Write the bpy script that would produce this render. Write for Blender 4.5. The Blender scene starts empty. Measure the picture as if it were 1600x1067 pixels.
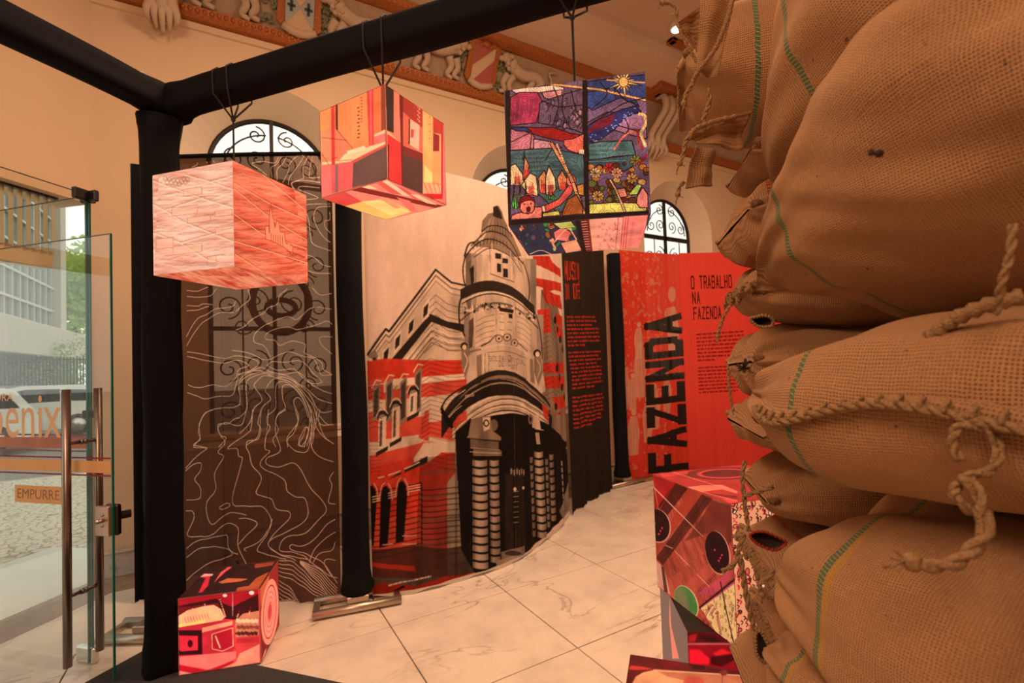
import bpy, bmesh, math, random
import numpy as np
from mathutils import Vector, geometry

rng = np.random.default_rng(7)
random.seed(7)
S = bpy.context.scene
COL = S.collection
PI = math.pi

# ------------------------------------------------------------------ camera
FPX, YAW, PITCH, ROLL, EYE, CY = 757.88, 59.725, 1.746, -1.944, 1.6, 547.0
_y, _p, _r = (math.radians(v) for v in (YAW, PITCH, ROLL))
FW = np.array([math.cos(_y)*math.cos(_p), math.sin(_y)*math.cos(_p), math.sin(_p)])
_rt0 = np.array([math.sin(_y), -math.cos(_y), 0.0]); _up0 = np.cross(_rt0, FW)
RT = _rt0*math.cos(_r) + _up0*math.sin(_r)
UP = _up0*math.cos(_r) - _rt0*math.sin(_r)
CAM = np.array([0.0, 0.0, EYE])
cam = bpy.data.cameras.new('camera')
cam.sensor_width = 36.0
cam.lens = FPX*36.0/1600.0
cam.shift_y = (CY-533.5)/1600.0
cam.clip_start = 0.02
cam.dof.use_dof = True; cam.dof.focus_distance = 1.5; cam.dof.aperture_fstop = 4.5
camo = bpy.data.objects.new('camera', cam); COL.objects.link(camo)
from mathutils import Matrix
camo.matrix_world = Matrix(((RT[0], UP[0], -FW[0], 0), (RT[1], UP[1], -FW[1], 0), (RT[2], UP[2], -FW[2], EYE), (0, 0, 0, 1)))
S.camera = camo

# ------------------------------------------------------------------ world, exposure, main lights
S.view_settings.view_transform = 'Standard'
S.view_settings.look = 'None'
S.view_settings.gamma = 1.0
S.view_settings.exposure = 0.04
S.view_settings.use_curve_mapping = False
W = bpy.data.worlds.new('daylight'); S.world = W; W.use_nodes = True
bg = W.node_tree.nodes['Background']
bg.inputs[0].default_value = (1.0, 0.985, 0.94, 1); bg.inputs[1].default_value = 1.3
def area(name, loc, size, power, color, aim=None, sy=None):
    l = bpy.data.lights.new(name, 'AREA'); l.energy = power; l.color = color; l.size = size
    if sy: l.shape = 'RECTANGLE'; l.size_y = sy
    o = bpy.data.objects.new(name, l); COL.objects.link(o); o.location = loc
    d = Vector(aim if aim else (loc[0], loc[1], 0)) - Vector(loc)
    o.rotation_euler = d.to_track_quat('-Z', 'Y').to_euler()
    return o
WARM = (1.0, 0.63, 0.40)
area('ceiling_and_fill_light', (2.0, 1.8, 5.2), 1.6, 120, WARM)
area('ceiling_and_fill_light', (5.5, 1.8, 5.2), 1.6, 100, WARM)
area('ceiling_and_fill_light', (-1.6, 0.6, 4.6), 1.2, 62, WARM, aim=(1.2, 2.2, 1.2))
area('ceiling_and_fill_light', (1.0, 2.9, 4.9), 1.0, 42, WARM)  # fill light added above the building banner to lift it
area('ceiling_and_fill_light', (2.6, 1.6, 4.7), 0.5, 34, WARM, aim=(1.7, 3.5, 1.7))  # added spot without a lamp, brightens the building banner
area('ceiling_and_fill_light', (-1.9, -1.2, 3.6), 0.9, 46, WARM, aim=(0.9, 0.5, 1.5))  # unseen fill light added on the left to brighten the sacks

# ------------------------------------------------------------------ pixel helpers: turn a measured pixel into a point of the place
def ray(px, py): return FW + RT*(px-800)/FPX - UP*(py-CY)/FPX
def gpt(px, py, z=0.0): d = ray(px, py); return CAM + d*(z-EYE)/d[2]
def atd(px, py, t): return CAM + ray(px, py)*t
def yp(px, py, Y): d = ray(px, py); return CAM + d*Y/d[1]
def proj(q):
    v = np.asarray(q, float)-CAM; w = v @ FW
    return np.stack([800+FPX*(v @ RT)/w, CY-FPX*(v @ UP)/w], -1)
def camf(r, f, z=0.0):            # r metres to the right of, f metres ahead of the eye, z above the floor
    h = np.array([FW[0], FW[1], 0.0]); h /= np.linalg.norm(h); q = np.array([h[1], -h[0], 0.0])
    return q*r + h*f + np.array([0, 0, z])

# ------------------------------------------------------------------ materials
MATS = {}
def nt(name):
    m = bpy.data.materials.new(name); m.use_nodes = True
    return m, m.node_tree, m.node_tree.nodes['Principled BSDF']
def srgb(c):
    return tuple((x/12.92 if x <= 0.04045 else ((x+0.055)/1.055)**2.4) for x in c)
def rgb8(*c): return srgb([v/255.0 for v in c])
def simple(name, col, rough=0.6, metal=0.0, bump=0.0, scale=40.0, var=0.08, spec=0.5):
    if name in MATS: return MATS[name]
    m, t, b = nt(name)
    n = t.nodes.new('ShaderNodeTexNoise'); n.inputs['Scale'].default_value = scale; n.inputs['Detail'].default_value = 4
    tc = t.nodes.new('ShaderNodeTexCoord'); t.links.new(tc.outputs['Object'], n.inputs['Vector'])
    mx = t.nodes.new('ShaderNodeMix'); mx.data_type = 'RGBA'
    mx.inputs[6].default_value = (*[c*(1-var) for c in col], 1); mx.inputs[7].default_value = (*[min(1, c*(1+var)) for c in col], 1)
    t.links.new(n.outputs[0], mx.inputs[0]); t.links.new(mx.outputs[2], b.inputs['Base Color'])
    b.inputs['Roughness'].default_value = rough; b.inputs['Metallic'].default_value = metal
    b.inputs['Specular IOR Level'].default_value = spec
    if bump:
        bp = t.nodes.new('ShaderNodeBump'); bp.inputs['Strength'].default_value = bump; bp.inputs['Distance'].default_value = 0.01
        t.links.new(n.outputs[0], bp.inputs['Height']); t.links.new(bp.outputs[0], b.inputs['Normal'])
    MATS[name] = m
    return m
def marble(name, base, vein, scale=1.6, rough=0.28):
    if name in MATS: return MATS[name]
    m, t, b = nt(name); L = t.links.new
    g = t.nodes.new('ShaderNodeNewGeometry')
    n1 = t.nodes.new('ShaderNodeTexNoise'); n1.inputs['Scale'].default_value = scale; n1.inputs['Detail'].default_value = 7; n1.inputs['Distortion'].default_value = 1.4
    mp = t.nodes.new('ShaderNodeMapping'); mp.inputs['Rotation'].default_value = (0, 0, 0.5); mp.inputs['Scale'].default_value = (0.55, 1.5, 1)
    L(g.outputs['Position'], mp.inputs['Vector']); L(mp.outputs[0], n1.inputs['Vector'])
    sub = t.nodes.new('ShaderNodeMath'); sub.operation = 'SUBTRACT'; sub.inputs[1].default_value = 0.5; L(n1.outputs[0], sub.inputs[0])
    ab = t.nodes.new('ShaderNodeMath'); ab.operation = 'ABSOLUTE'; L(sub.outputs[0], ab.inputs[0])
    cr = t.nodes.new('ShaderNodeValToRGB'); cr.color_ramp.elements[0].position = 0.0; cr.color_ramp.elements[0].color = (*vein, 1)
    cr.color_ramp.elements[1].position = 0.014; cr.color_ramp.elements[1].color = (*base, 1); L(ab.outputs[0], cr.inputs[0])
    n2 = t.nodes.new('ShaderNodeTexNoise'); n2.inputs['Scale'].default_value = 3.2; n2.inputs['Detail'].default_value = 8; n2.inputs['Roughness'].default_value = 0.65
    L(g.outputs['Position'], n2.inputs['Vector'])
    cr2 = t.nodes.new('ShaderNodeValToRGB'); cr2.color_ramp.elements[0].position = 0.30; cr2.color_ramp.elements[0].color = (0.72, 0.72, 0.74, 1)
    cr2.color_ramp.elements[1].position = 0.56; cr2.color_ramp.elements[1].color = (1, 1, 1, 1); L(n2.outputs[0], cr2.inputs[0])
    n3 = t.nodes.new('ShaderNodeTexNoise'); n3.inputs['Scale'].default_value = 0.8; L(g.outputs['Position'], n3.inputs['Vector'])
    cr3 = t.nodes.new('ShaderNodeValToRGB'); cr3.color_ramp.elements[0].position = 0.42; cr3.color_ramp.elements[0].color = (0, 0, 0, 1); cr3.color_ramp.elements[1].position = 0.6; L(n3.outputs[0], cr3.inputs[0])
    mm = t.nodes.new('ShaderNodeMix'); mm.data_type = 'RGBA'; mm.inputs[6].default_value = (*base, 1); L(cr3.outputs[0], mm.inputs[0]); L(cr.outputs[0], mm.inputs[7])
    mx = t.nodes.new('ShaderNodeMix'); mx.data_type = 'RGBA'; mx.blend_type = 'MULTIPLY'; mx.inputs[0].default_value = 0.8
    L(mm.outputs[2], mx.inputs[6]); L(cr2.outputs[0], mx.inputs[7]); L(mx.outputs[2], b.inputs['Base Color'])
    b.inputs['Roughness'].default_value = rough
    MATS[name] = m
    return m
def glassmat(name, tint, rough=0.0, alpha=0.12):
    if name in MATS: return MATS[name]
    m, t, b = nt(name); L = t.links.new
    tr = t.nodes.new('ShaderNodeBsdfTransparent'); tr.inputs[0].default_value = (*tint, 1)
    gl = t.nodes.new('ShaderNodeBsdfGlossy'); gl.inputs['Roughness'].default_value = rough
    fr = t.nodes.new('ShaderNodeLayerWeight'); fr.inputs[0].default_value = 0.5
    n = t.nodes.new('ShaderNodeTexNoise'); n.inputs['Scale'].default_value = 3.0
    pw = t.nodes.new('ShaderNodeMath'); pw.operation = 'POWER'; L(fr.outputs['Facing'], pw.inputs[0]); pw.inputs[1].default_value = 4.0
    m0 = t.nodes.new('ShaderNodeMath'); m0.operation = 'MULTIPLY_ADD'; L(n.outputs[0], m0.inputs[0]); m0.inputs[1].default_value = 0.02; m0.inputs[2].default_value = 0.035
    mu = t.nodes.new('ShaderNodeMath'); mu.operation = 'ADD'; L(pw.outputs[0], mu.inputs[0]); L(m0.outputs[0], mu.inputs[1])
    mx = t.nodes.new('ShaderNodeMixShader'); L(mu.outputs[0], mx.inputs[0]); L(tr.outputs[0], mx.inputs[1]); L(gl.outputs[0], mx.inputs[2])
    L(mx.outputs[0], t.nodes['Material Output'].inputs[0])
    MATS[name] = m
    return m

BLACK = simple('black_stretch_fabric', (0.0045, 0.005, 0.0065), 0.8, bump=0.25, scale=9, var=0.3, spec=0.12)
WALL = simple('painted_plaster', (0.67, 0.50, 0.33), 0.85, bump=0.05, scale=6, var=0.03)
REVEAL = simple('pale_plaster', (0.78, 0.68, 0.52), 0.85, scale=6, var=0.03)
GOLD = simple('gilded_moulding', (0.40, 0.125, 0.028), 0.45, 0.25, bump=0.8, scale=45, var=0.5)
STUCCO = simple('frieze_stucco', (0.43, 0.31, 0.215), 0.8, bump=0.3, scale=14, var=0.2)
PALESTUCCO = simple('pale_stucco', (0.55, 0.42, 0.30), 0.8, bump=0.3, scale=20, var=0.15)
CEIL = simple('ceiling_plaster', (0.62, 0.46, 0.34), 0.9, scale=3, var=0.03)
IRON = simple('wrought_iron', (0.02, 0.016, 0.014), 0.5, 0.4, scale=30)
STEEL = simple('brushed_steel', (0.55, 0.50, 0.46), 0.30, 1.0, bump=0.05, scale=80)
HANDLE = simple('brushed_handle_steel', (0.30, 0.25, 0.22), 0.33, 1.0, scale=80)
TUBE = simple('galvanised_tube', (0.50, 0.43, 0.34), 0.38, 0.9, scale=40)
DARKP = simple('dark_plastic', (0.02, 0.017, 0.016), 0.4, scale=30)
CORD = simple('black_cord', (0.012, 0.011, 0.011), 0.8, bump=0.5, scale=300)
MARB = marble('white_marble_tile', (0.76, 0.665, 0.55), (0.33, 0.27, 0.21))
BROWNM = marble('brown_marble_border', (0.30, 0.20, 0.13), (0.15, 0.10, 0.07), 3.0)
GREYM = marble('grey_marble_skirting', (0.52, 0.50, 0.45), (0.30, 0.29, 0.27), 3.5)
GROUT = simple('dark_grout', (0.12, 0.075, 0.045), 0.9, scale=50)
CARPET = simple('charcoal_carpet', (0.085, 0.085, 0.092), 0.97, bump=1.0, scale=380, var=0.6, spec=0.1)
GLASS = glassmat('clear_glass', (0.955, 0.97, 0.94))
GREENEDGE = simple('green_glass_edge', (0.01, 0.16, 0.11), 0.15, scale=10, var=0.3)

# ------------------------------------------------------------------ mesh helpers
def tag(o, label=None, cat=None, group=None, kind=None):
    if label: o['label'] = label
    if cat: o['category'] = cat
    if group: o['group'] = group
    if kind: o['kind'] = kind
    return o
def empty(name, loc=(0, 0, 0), label=None, cat=None, group=None, kind=None):
    o = bpy.data.objects.new(name, None); COL.objects.link(o); o.location = loc; o.empty_display_size = 0.1
    return tag(o, label, cat, group, kind)
class MB:
    """collects boxes, tubes and prisms in world space, then links them as one object"""
    def __init__(s): s.v = []; s.f = []; s.uv = []; s.n = 0; s.hasuv = False
    def add(s, v, f, uv=None):
        s.v.append(np.asarray(v, float)); s.f += [tuple(i+s.n for i in q) for q in f]; s.n += len(v)
        if uv is not None: s.hasuv = True; s.uv.append(np.asarray(uv, float))
        else: s.uv.append(np.zeros((len(v), 2)))
        return s
    def obox(s, c, ax, ay, az, b=0.0):       # centre and three half-extent vectors
        c, ax, ay, az = (np.asarray(q, float) for q in (c, ax, ay, az))
        if b <= 0:
            v = [c+i*ax+j*ay+k*az for i in (-1, 1) for j in (-1, 1) for k in (-1, 1)]
            return s.add(v, [(0, 1, 3, 2), (4, 6, 7, 5), (0, 4, 5, 1), (2, 3, 7, 6), (0, 2, 6, 4), (1, 5, 7, 3)])
        la, lb, lc = (max(1e-6, np.linalg.norm(q)) for q in (ax, ay, az)); fa, fb, fc = 1-b/la, 1-b/lb, 1-b/lc
        v = []; idx = {}
        for i in (-1, 1):
            for j in (-1, 1):
                for k in (-1, 1):
                    for d, (x, y, z) in enumerate(((1, fb, fc), (fa, 1, fc), (fa, fb, 1))):
                        idx[(i, j, k, d)] = len(v); v.append(c+i*x*ax+j*y*ay+k*z*az)
        f = []
        for i in (-1, 1):
            f.append([idx[(i, a, e, 0)] for a, e in ((-1, -1), (1, -1), (1, 1), (-1, 1))])
            f.append([idx[(a, i, e, 1)] for a, e in ((-1, -1), (1, -1), (1, 1), (-1, 1))])
            f.append([idx[(a, e, i, 2)] for a, e in ((-1, -1), (1, -1), (1, 1), (-1, 1))])
        for j in (-1, 1):
            for k in (-1, 1):
                f.append([idx[(-1, j, k, 1)], idx[(1, j, k, 1)], idx[(1, j, k, 2)], idx[(-1, j, k, 2)]])
                f.append([idx[(j, -1, k, 0)], idx[(j, 1, k, 0)], idx[(j, 1, k, 2)], idx[(j, -1, k, 2)]])
                f.append([idx[(j, k, -1, 0)], idx[(j, k, 1, 0)], idx[(j, k, 1, 1)], idx[(j, k, -1, 1)]])
                for i in (-1, 1): f.append([idx[(i, j, k, d)] for d in range(3)])
        return s.add(v, f)
    def box(s, x0, x1, y0, y1, z0, z1, b=0.0):
        return s.obox(((x0+x1)/2, (y0+y1)/2, (z0+z1)/2), ((x1-x0)/2, 0, 0), (0, (y1-y0)/2, 0), (0, 0, (z1-z0)/2), b)
    def tube(s, pts, r, n=10, cap=True, closed=False):
        P = np.asarray(pts, float); m = len(P); rr = np.full(m, r, float) if np.isscalar(r) else np.asarray(r, float)
        T = np.gradient(P, axis=0) if not closed else (np.roll(P, -1, 0)-np.roll(P, 1, 0)); T /= np.linalg.norm(T, axis=1)[:, None]+1e-12
        a = np.array([0, 0, 1.0]) if abs(T[0][2]) < 0.9 else np.array([1.0, 0, 0])
        N = np.cross(T[0], a); N /= np.linalg.norm(N); v = []
        for i in range(m):
            N = N - T[i]*(N @ T[i]); N /= np.linalg.norm(N)+1e-12; B = np.cross(T[i], N)
            for k in range(n):
                t = 2*PI*k/n; v.append(P[i]+rr[i]*(math.cos(t)*N+math.sin(t)*B))
        f = []
        for i in range(m if closed else m-1):
            i2 = (i+1) % m
            for k in range(n): f.append((i*n+k, i*n+(k+1) % n, i2*n+(k+1) % n, i2*n+k))
        if cap and not closed: f.append(tuple(range(n))[::-1]); f.append(tuple((m-1)*n+k for k in range(n)))
        return s.add(v, f)
    def prism(s, poly, off):                 # 3d polygon pushed by a vector
        P = np.asarray(poly, float); n = len(P); off = np.asarray(off, float)
        v = np.concatenate([P, P+off]); tri = geometry.tessellate_polygon([[Vector(q) for q in P]])
        f = [tuple(t) for t in tri] + [tuple(i+n for i in t[::-1]) for t in tri] + [(i, (i+1) % n, (i+1) % n+n, i+n) for i in range(n)]
        return s.add(v, f)
    def ball(s, c, rx, ry=None, rz=None, n=10, ax=None):
        ry = rx if ry is None else ry; rz = rx if rz is None else rz
        A = np.eye(3) if ax is None else np.asarray(ax, float)
        v = []; m = max(5, n//2+1)
        for i in range(m+1):
            ph = PI*i/m
            for k in range(n):
                t = 2*PI*k/n; v.append(np.asarray(c, float)+A[0]*rx*math.sin(ph)*math.cos(t)+A[1]*ry*math.sin(ph)*math.sin(t)+A[2]*rz*math.cos(ph))
        f = [(i*n+k, (i+1)*n+k, (i+1)*n+(k+1) % n, i*n+(k+1) % n) for i in range(m) for k in range(n)]
        return s.add(v, f)
    def build(s, name, mat, parent=None, smooth=False, origin=None, **kw):
        V = np.concatenate(s.v)
        o0 = np.zeros(3)
        if parent is not None and parent.type == 'EMPTY' and parent.parent is None: o0 = np.array(parent.location)
        elif parent is not None and 'org' in PORG.get(parent.name, {}): o0 = PORG[parent.name]['org']
        elif origin is not None: o0 = np.asarray(origin, float)
        me = bpy.data.meshes.new(name); me.from_pydata([tuple(q) for q in V-o0], [], s.f)
        if s.hasuv:
            U = np.concatenate(s.uv); lay = me.uv_layers.new(name='UVMap')
            li = np.empty(len(me.loops), int); me.loops.foreach_get('vertex_index', li); lay.data.foreach_set('uv', U[li].ravel())
        me.update()
        bm = bmesh.new(); bm.from_mesh(me)
        if not s.hasuv: bmesh.ops.recalc_face_normals(bm, faces=bm.faces)
        bm.to_mesh(me); bm.free()
        if smooth:
            for p in me.polygons: p.use_smooth = True
        me.materials.append(mat)
        o = bpy.data.objects.new(name, me); COL.objects.link(o)
        if parent is not None:
            o.parent = parent; PORG[o.name] = {'org': o0}
        else:
            o.location = o0; PORG[o.name] = {'org': o0}
        return tag(o, **kw)
PORG = {}
def catmull(pts, n=8):
    P = np.asarray(pts, float); P = np.concatenate([[2*P[0]-P[1]], P, [2*P[-1]-P[-2]]]); out = []
    for i in range(1, len(P)-2):
        for k in range(n):
            t = k/n; out.append(0.5*((2*P[i])+(-P[i-1]+P[i+1])*t+(2*P[i-1]-5*P[i]+4*P[i+1]-P[i+2])*t*t+(-P[i-1]+3*P[i]-3*P[i+1]+P[i+2])*t**3))
    out.append(P[-2]); return np.array(out)
def twist(mb, pts, r, turns=60, n=6):        # a two-strand twisted cord
    P = np.asarray(pts, float); T = np.gradient(P, axis=0); L = np.concatenate([[0], np.cumsum(np.linalg.norm(np.diff(P, axis=0), axis=1))])
    m = max(12, int(L[-1]/(r*0.9))); q = np.linspace(0, L[-1], m); Q = np.stack([np.interp(q, L, P[:, k]) for k in range(3)], 1)
    T = np.gradient(Q, axis=0); T /= np.linalg.norm(T, axis=1)[:, None]+1e-9; N = np.cross(T, [0.31, 0.2, 0.93]); N /= np.linalg.norm(N, axis=1)[:, None]+1e-9; B = np.cross(T, N)
    for s_ in (0, PI):
        ph = q*turns+s_
        mb.tube(Q+0.6*r*(np.cos(ph)[:, None]*N+np.sin(ph)[:, None]*B), r*0.75, n)

# ------------------------------------------------------------------ flat print: a small rasteriser that draws the printed artwork in the print's own coordinates
class Art:
    def __init__(s, w, h, bgc, mapper=None):
        s.w, s.h = w, h; s.a = np.empty((h, w, 3), np.float32); s.a[:] = bgc; s.map = mapper
    def T(s, pts):
        P = np.asarray(pts, float)
        if s.map is not None: P = s.map(P)
        return P*np.array([s.w, s.h])        # uv -> texture pixels, v up
    def _fill(s, P, col, alpha=1.0):
        x0, y0 = np.floor(P.min(0)).astype(int); x1, y1 = np.ceil(P.max(0)).astype(int)+1
        x0, y0 = max(x0, 0), max(y0, 0); x1, y1 = min(x1, s.w), min(y1, s.h)
        if x1 <= x0 or y1 <= y0: return
        X = np.arange(x0, x1)+0.5; Y = np.arange(y0, y1)+0.5
        cov = np.zeros((len(Y), len(X)), np.float32)
        for sub in (-0.25, 0.25):
            ys = Y+sub
            inside = np.zeros((len(Y), len(X)), bool)
            a = P; b = np.roll(P, -1, 0)
            for (ax, ay), (bx, by) in zip(a, b):
                if ay == by: continue
                m = (ys >= min(ay, by)) & (ys < max(ay, by))
                if not m.any(): continue
                xi = ax+(ys[m]-ay)*(bx-ax)/(by-ay)
                inside[m] ^= (X[None, :] > xi[:, None])
            cov += 0.5*inside
        cov = cov[..., None]*alpha
        s.a[y0:y1, x0:x1] = s.a[y0:y1, x0:x1]*(1-cov)+np.array(col, np.float32)*cov
    def poly(s, pts, col, alpha=1.0, edge=None, ew=1.0):
        s._fill(s.T(pts), col, alpha)
        if edge is not None: s.line(list(pts)+[pts[0]], edge, ew)
        return s
    def line(s, pts, col, w=1.0, alpha=1.0):     # w in texture pixels
        P = s.T(pts)
        for a, b in zip(P[:-1], P[1:]):
            d = b-a; L = np.hypot(*d)
            if L < 1e-6: continue
            d /= L; n = np.array([-d[1], d[0]])*w/2; e = d*w*0.3
            s._fill(np.array([a-e+n, b+e+n, b+e-n, a-e-n]), col, alpha)
        return s
    def curve(s, pts, col, w=1.0, alpha=1.0, n=6):
        P = np.asarray(pts, float); Q = catmull(np.column_stack([P, np.zeros(len(P))]), n)[:, :2]
        return s.line(Q, col, w, alpha)
    def ell(s, c, rx, ry, col, rot=0, alpha=1.0, edge=None, ew=1.0, n=28, a0=0, a1=2*PI):
        t = np.linspace(a0, a1, n, endpoint=(a1-a0) < 2*PI-1e-6); x = rx*np.cos(t); y = ry*np.sin(t); cr, sr = math.cos(rot), math.sin(rot)
        P = np.stack([c[0]+x*cr-y*sr, c[1]+x*sr+y*cr], 1)
        if col is not None: s.poly(P, col, alpha)
        if edge is not None: s.line(np.concatenate([P, P[:1]]) if (a1-a0) > 6.2 else P, edge, ew)
        return s
    def grain(s, amp, sx=1, sy=1, seed=0):
        r = np.random.default_rng(seed); hh, ww = s.h//sy+2, s.w//sx+2; n = r.normal(0, amp, (hh, ww))
        yi = np.linspace(0, hh-1.01, s.h); xi = np.linspace(0, ww-1.01, s.w); y0 = yi.astype(int); x0 = xi.astype(int); fy = (yi-y0)[:, None]; fx = (xi-x0)[None]
        v = n[y0][:, x0]*(1-fy)*(1-fx)+n[y0+1][:, x0]*fy*(1-fx)+n[y0][:, x0+1]*(1-fy)*fx+n[y0+1][:, x0+1]*fy*fx
        s.a = np.clip(s.a*(1+v[..., None]), 0, 1).astype(np.float32); return s
    def soften(s, n=1, mott=0.0, seed=0, sc=70):   # photographic softness of a printed picture
        for _ in range(n):
            for ax in (0, 1): s.a = np.concatenate([s.a[:1] if ax == 0 else s.a[:, :1], (s.a[:-2]+2*s.a[1:-1]+s.a[2:])/4 if ax == 0 else (s.a[:, :-2]+2*s.a[:, 1:-1]+s.a[:, 2:])/4, s.a[-1:] if ax == 0 else s.a[:, -1:]], ax)
        if mott: s.a = np.clip(s.a*(1-mott+2*mott*vnoise(s.h, s.w, sc, seed+40, 4))[..., None], 0, 1).astype(np.float32)
        return s
    def image(s, name):
        im = bpy.data.images.new(name, s.w, s.h, alpha=False); px = np.ones((s.h, s.w, 4), np.float32); px[..., :3] = np.where(s.a <= 0.0031308, s.a*12.92, 1.055*np.maximum(s.a, 1e-9)**(1/2.4)-0.055)
        im.pixels.foreach_set(px.ravel()); im.update(); im.pack(); return im
def vnoise(h, w, sc, seed, oct=4, ax=1.0, ay=1.0):
    r = np.random.default_rng(seed); out = np.zeros((h, w)); amp = 1.0; tot = 0
    for o in range(oct):
        gh, gw = max(2, int(h/sc*ay*2**o)+2), max(2, int(w/sc*ax*2**o)+2); n = r.random((gh, gw))
        yi = np.linspace(0, gh-1.001, h); xi = np.linspace(0, gw-1.001, w); y0 = yi.astype(int); x0 = xi.astype(int)
        fy = (yi-y0)[:, None]; fx = (xi-x0)[None]; fy = fy*fy*(3-2*fy); fx = fx*fx*(3-2*fx); y1 = np.minimum(y0+1, gh-1); x1 = np.minimum(x0+1, gw-1)
        out += amp*(n[y0][:, x0]*(1-fy)*(1-fx)+n[y1][:, x0]*fy*(1-fx)+n[y0][:, x1]*(1-fy)*fx+n[y1][:, x1]*fy*fx); tot += amp; amp *= 0.5
    return out/tot
def homog(src, dst):                         # px quad -> uv quad
    A = []; b = []
    for (x, y), (u, v) in zip(src, dst):
        A += [[x, y, 1, 0, 0, 0, -u*x, -u*y], [0, 0, 0, x, y, 1, -v*x, -v*y]]; b += [u, v]
    h = np.append(np.linalg.solve(np.array(A, float), np.array(b, float)), 1).reshape(3, 3)
    def f(P):
        P = np.asarray(P, float); q = np.column_stack([P, np.ones(len(P))]) @ h.T
        return q[:, :2]/q[:, 2:3]
    return f
GL = {  # condensed block lettering, strokes on a 1 x 1 cell
 'A': [[(0, 0), (.5, 1), (1, 0)], [(.2, .3), (.8, .3)]], 'B': [[(0, 0), (0, 1), (.8, 1), (1, .85), (1, .65), (.8, .52), (0, .52)], [(.8, .52), (1, .38), (1, .14), (.8, 0), (0, 0)]],
 'C': [[(1, .8), (1, .88), (.85, 1), (.15, 1), (0, .88), (0, .12), (.15, 0), (.85, 0), (1, .12), (1, .2)]], 'D': [[(0, 0), (0, 1), (.75, 1), (1, .85), (1, .15), (.75, 0), (0, 0)]],
 'E': [[(1, 1), (0, 1), (0, 0), (1, 0)], [(0, .52), (.8, .52)]], 'F': [[(1, 1), (0, 1), (0, 0)], [(0, .52), (.8, .52)]], 'H': [[(0, 0), (0, 1)], [(1, 0), (1, 1)], [(0, .5), (1, .5)]],
 'I': [[(.5, 0), (.5, 1)]], 'L': [[(0, 1), (0, 0), (1, 0)]], 'M': [[(0, 0), (0, 1), (.5, .35), (1, 1), (1, 0)]], 'N': [[(0, 0), (0, 1), (1, 0), (1, 1)]],
 'O': [[(.15, 0), (0, .12), (0, .88), (.15, 1), (.85, 1), (1, .88), (1, .12), (.85, 0), (.15, 0)]], 'P': [[(0, 0), (0, 1), (.8, 1), (1, .86), (1, .6), (.8, .46), (0, .46)]],
 'R': [[(0, 0), (0, 1), (.8, 1), (1, .86), (1, .62), (.8, .5), (0, .5)], [(.6, .5), (1, 0)]], 'S': [[(1, .8), (1, .88), (.85, 1), (.15, 1), (0, .88), (0, .62), (1, .42), (1, .12), (.85, 0), (.15, 0), (0, .12), (0, .2)]],
 'T': [[(0, 1), (1, 1)], [(.5, 1), (.5, 0)]], 'U': [[(0, 1), (0, .12), (.15, 0), (.85, 0), (1, .12), (1, 1)]], 'V': [[(0, 1), (.5, 0), (1, 1)]], 'Z': [[(0, 1), (1, 1), (0, 0), (1, 0)]], 'É': [[(1, 1), (0, 1), (0, 0), (1, 0)], [(0, .52), (.8, .52)], [(.4, 1.12), (.7, 1.25)]], ' ': []}
def text(art, word, p0, p1, p3, p2, col, tw=0.26, asp=0.45, gap=0.32):
    """lettering in the quad p0 (baseline start) p1 (baseline end) p2 (top end) p3 (top start); tw stem width in cell widths"""
    p0, p1, p2, p3 = (np.asarray(q, float) for q in (p0, p1, p2, p3)); n = len(word); cw = 1.0/(n-gap/(1+gap)) if n > 1 else 1.0; gw = cw/(1+gap)
    B = lambda u, v: (p0*(1-u)*(1-v)+p1*u*(1-v)+p2*u*v+p3*(1-u)*v)
    for i, ch in enumerate(word):
        for st in GL.get(ch, []):
            P = [((tw/2+x*(1-tw)), (tw*asp/2+y*(1-tw*asp))) for x, y in st]
            for a, b in zip(P[:-1], P[1:]):
                ax, ay = a[0]*asp, a[1]; bx, by = b[0]*asp, b[1]; d = np.array([bx-ax, by-ay]); L = np.hypot(*d); d /= L; nn = np.array([-d[1], d[0]])*tw*asp/2; e = d*tw*asp*0.5
                q = [(ax-e[0]+nn[0], ay-e[1]+nn[1]), (bx+e[0]+nn[0], by+e[1]+nn[1]), (bx+e[0]-nn[0], by+e[1]-nn[1]), (ax-e[0]-nn[0], ay-e[1]-nn[1])]
                art.poly([B(i*cw+np.clip(x/asp, -.02, 1.02)*gw, np.clip(y, 0, 1.3)) for x, y in q], col)
def para(art, p0, p1, p3, p2, rows, col, seed=0, short=()):
    """fine printed text, too small to read: rows of word-shaped dashes"""
    r = random.Random(seed); p0, p1, p2, p3 = (np.asarray(q, float) for q in (p0, p1, p2, p3)); B = lambda u, v: (p0*(1-u)*(1-v)+p1*u*(1-v)+p2*u*v+p3*(1-u)*v)
    for i in range(rows):
        if i in short and short[i] == 0: continue
        v = 1-(i+0.5)/rows; u = 0; lim = short[i] if i in short else 0.9+0.1*r.random()
        while u < lim:
            w = r.uniform(.03, .12); e = min(u+w, lim); hh = 0.24/rows
            art.poly([B(u, v-hh), B(e, v-hh), B(e, v+hh*r.uniform(.7, 1.2)), B(u, v+hh*r.uniform(.7, 1.2))], col, 0.85)
            u += w+0.018
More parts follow.
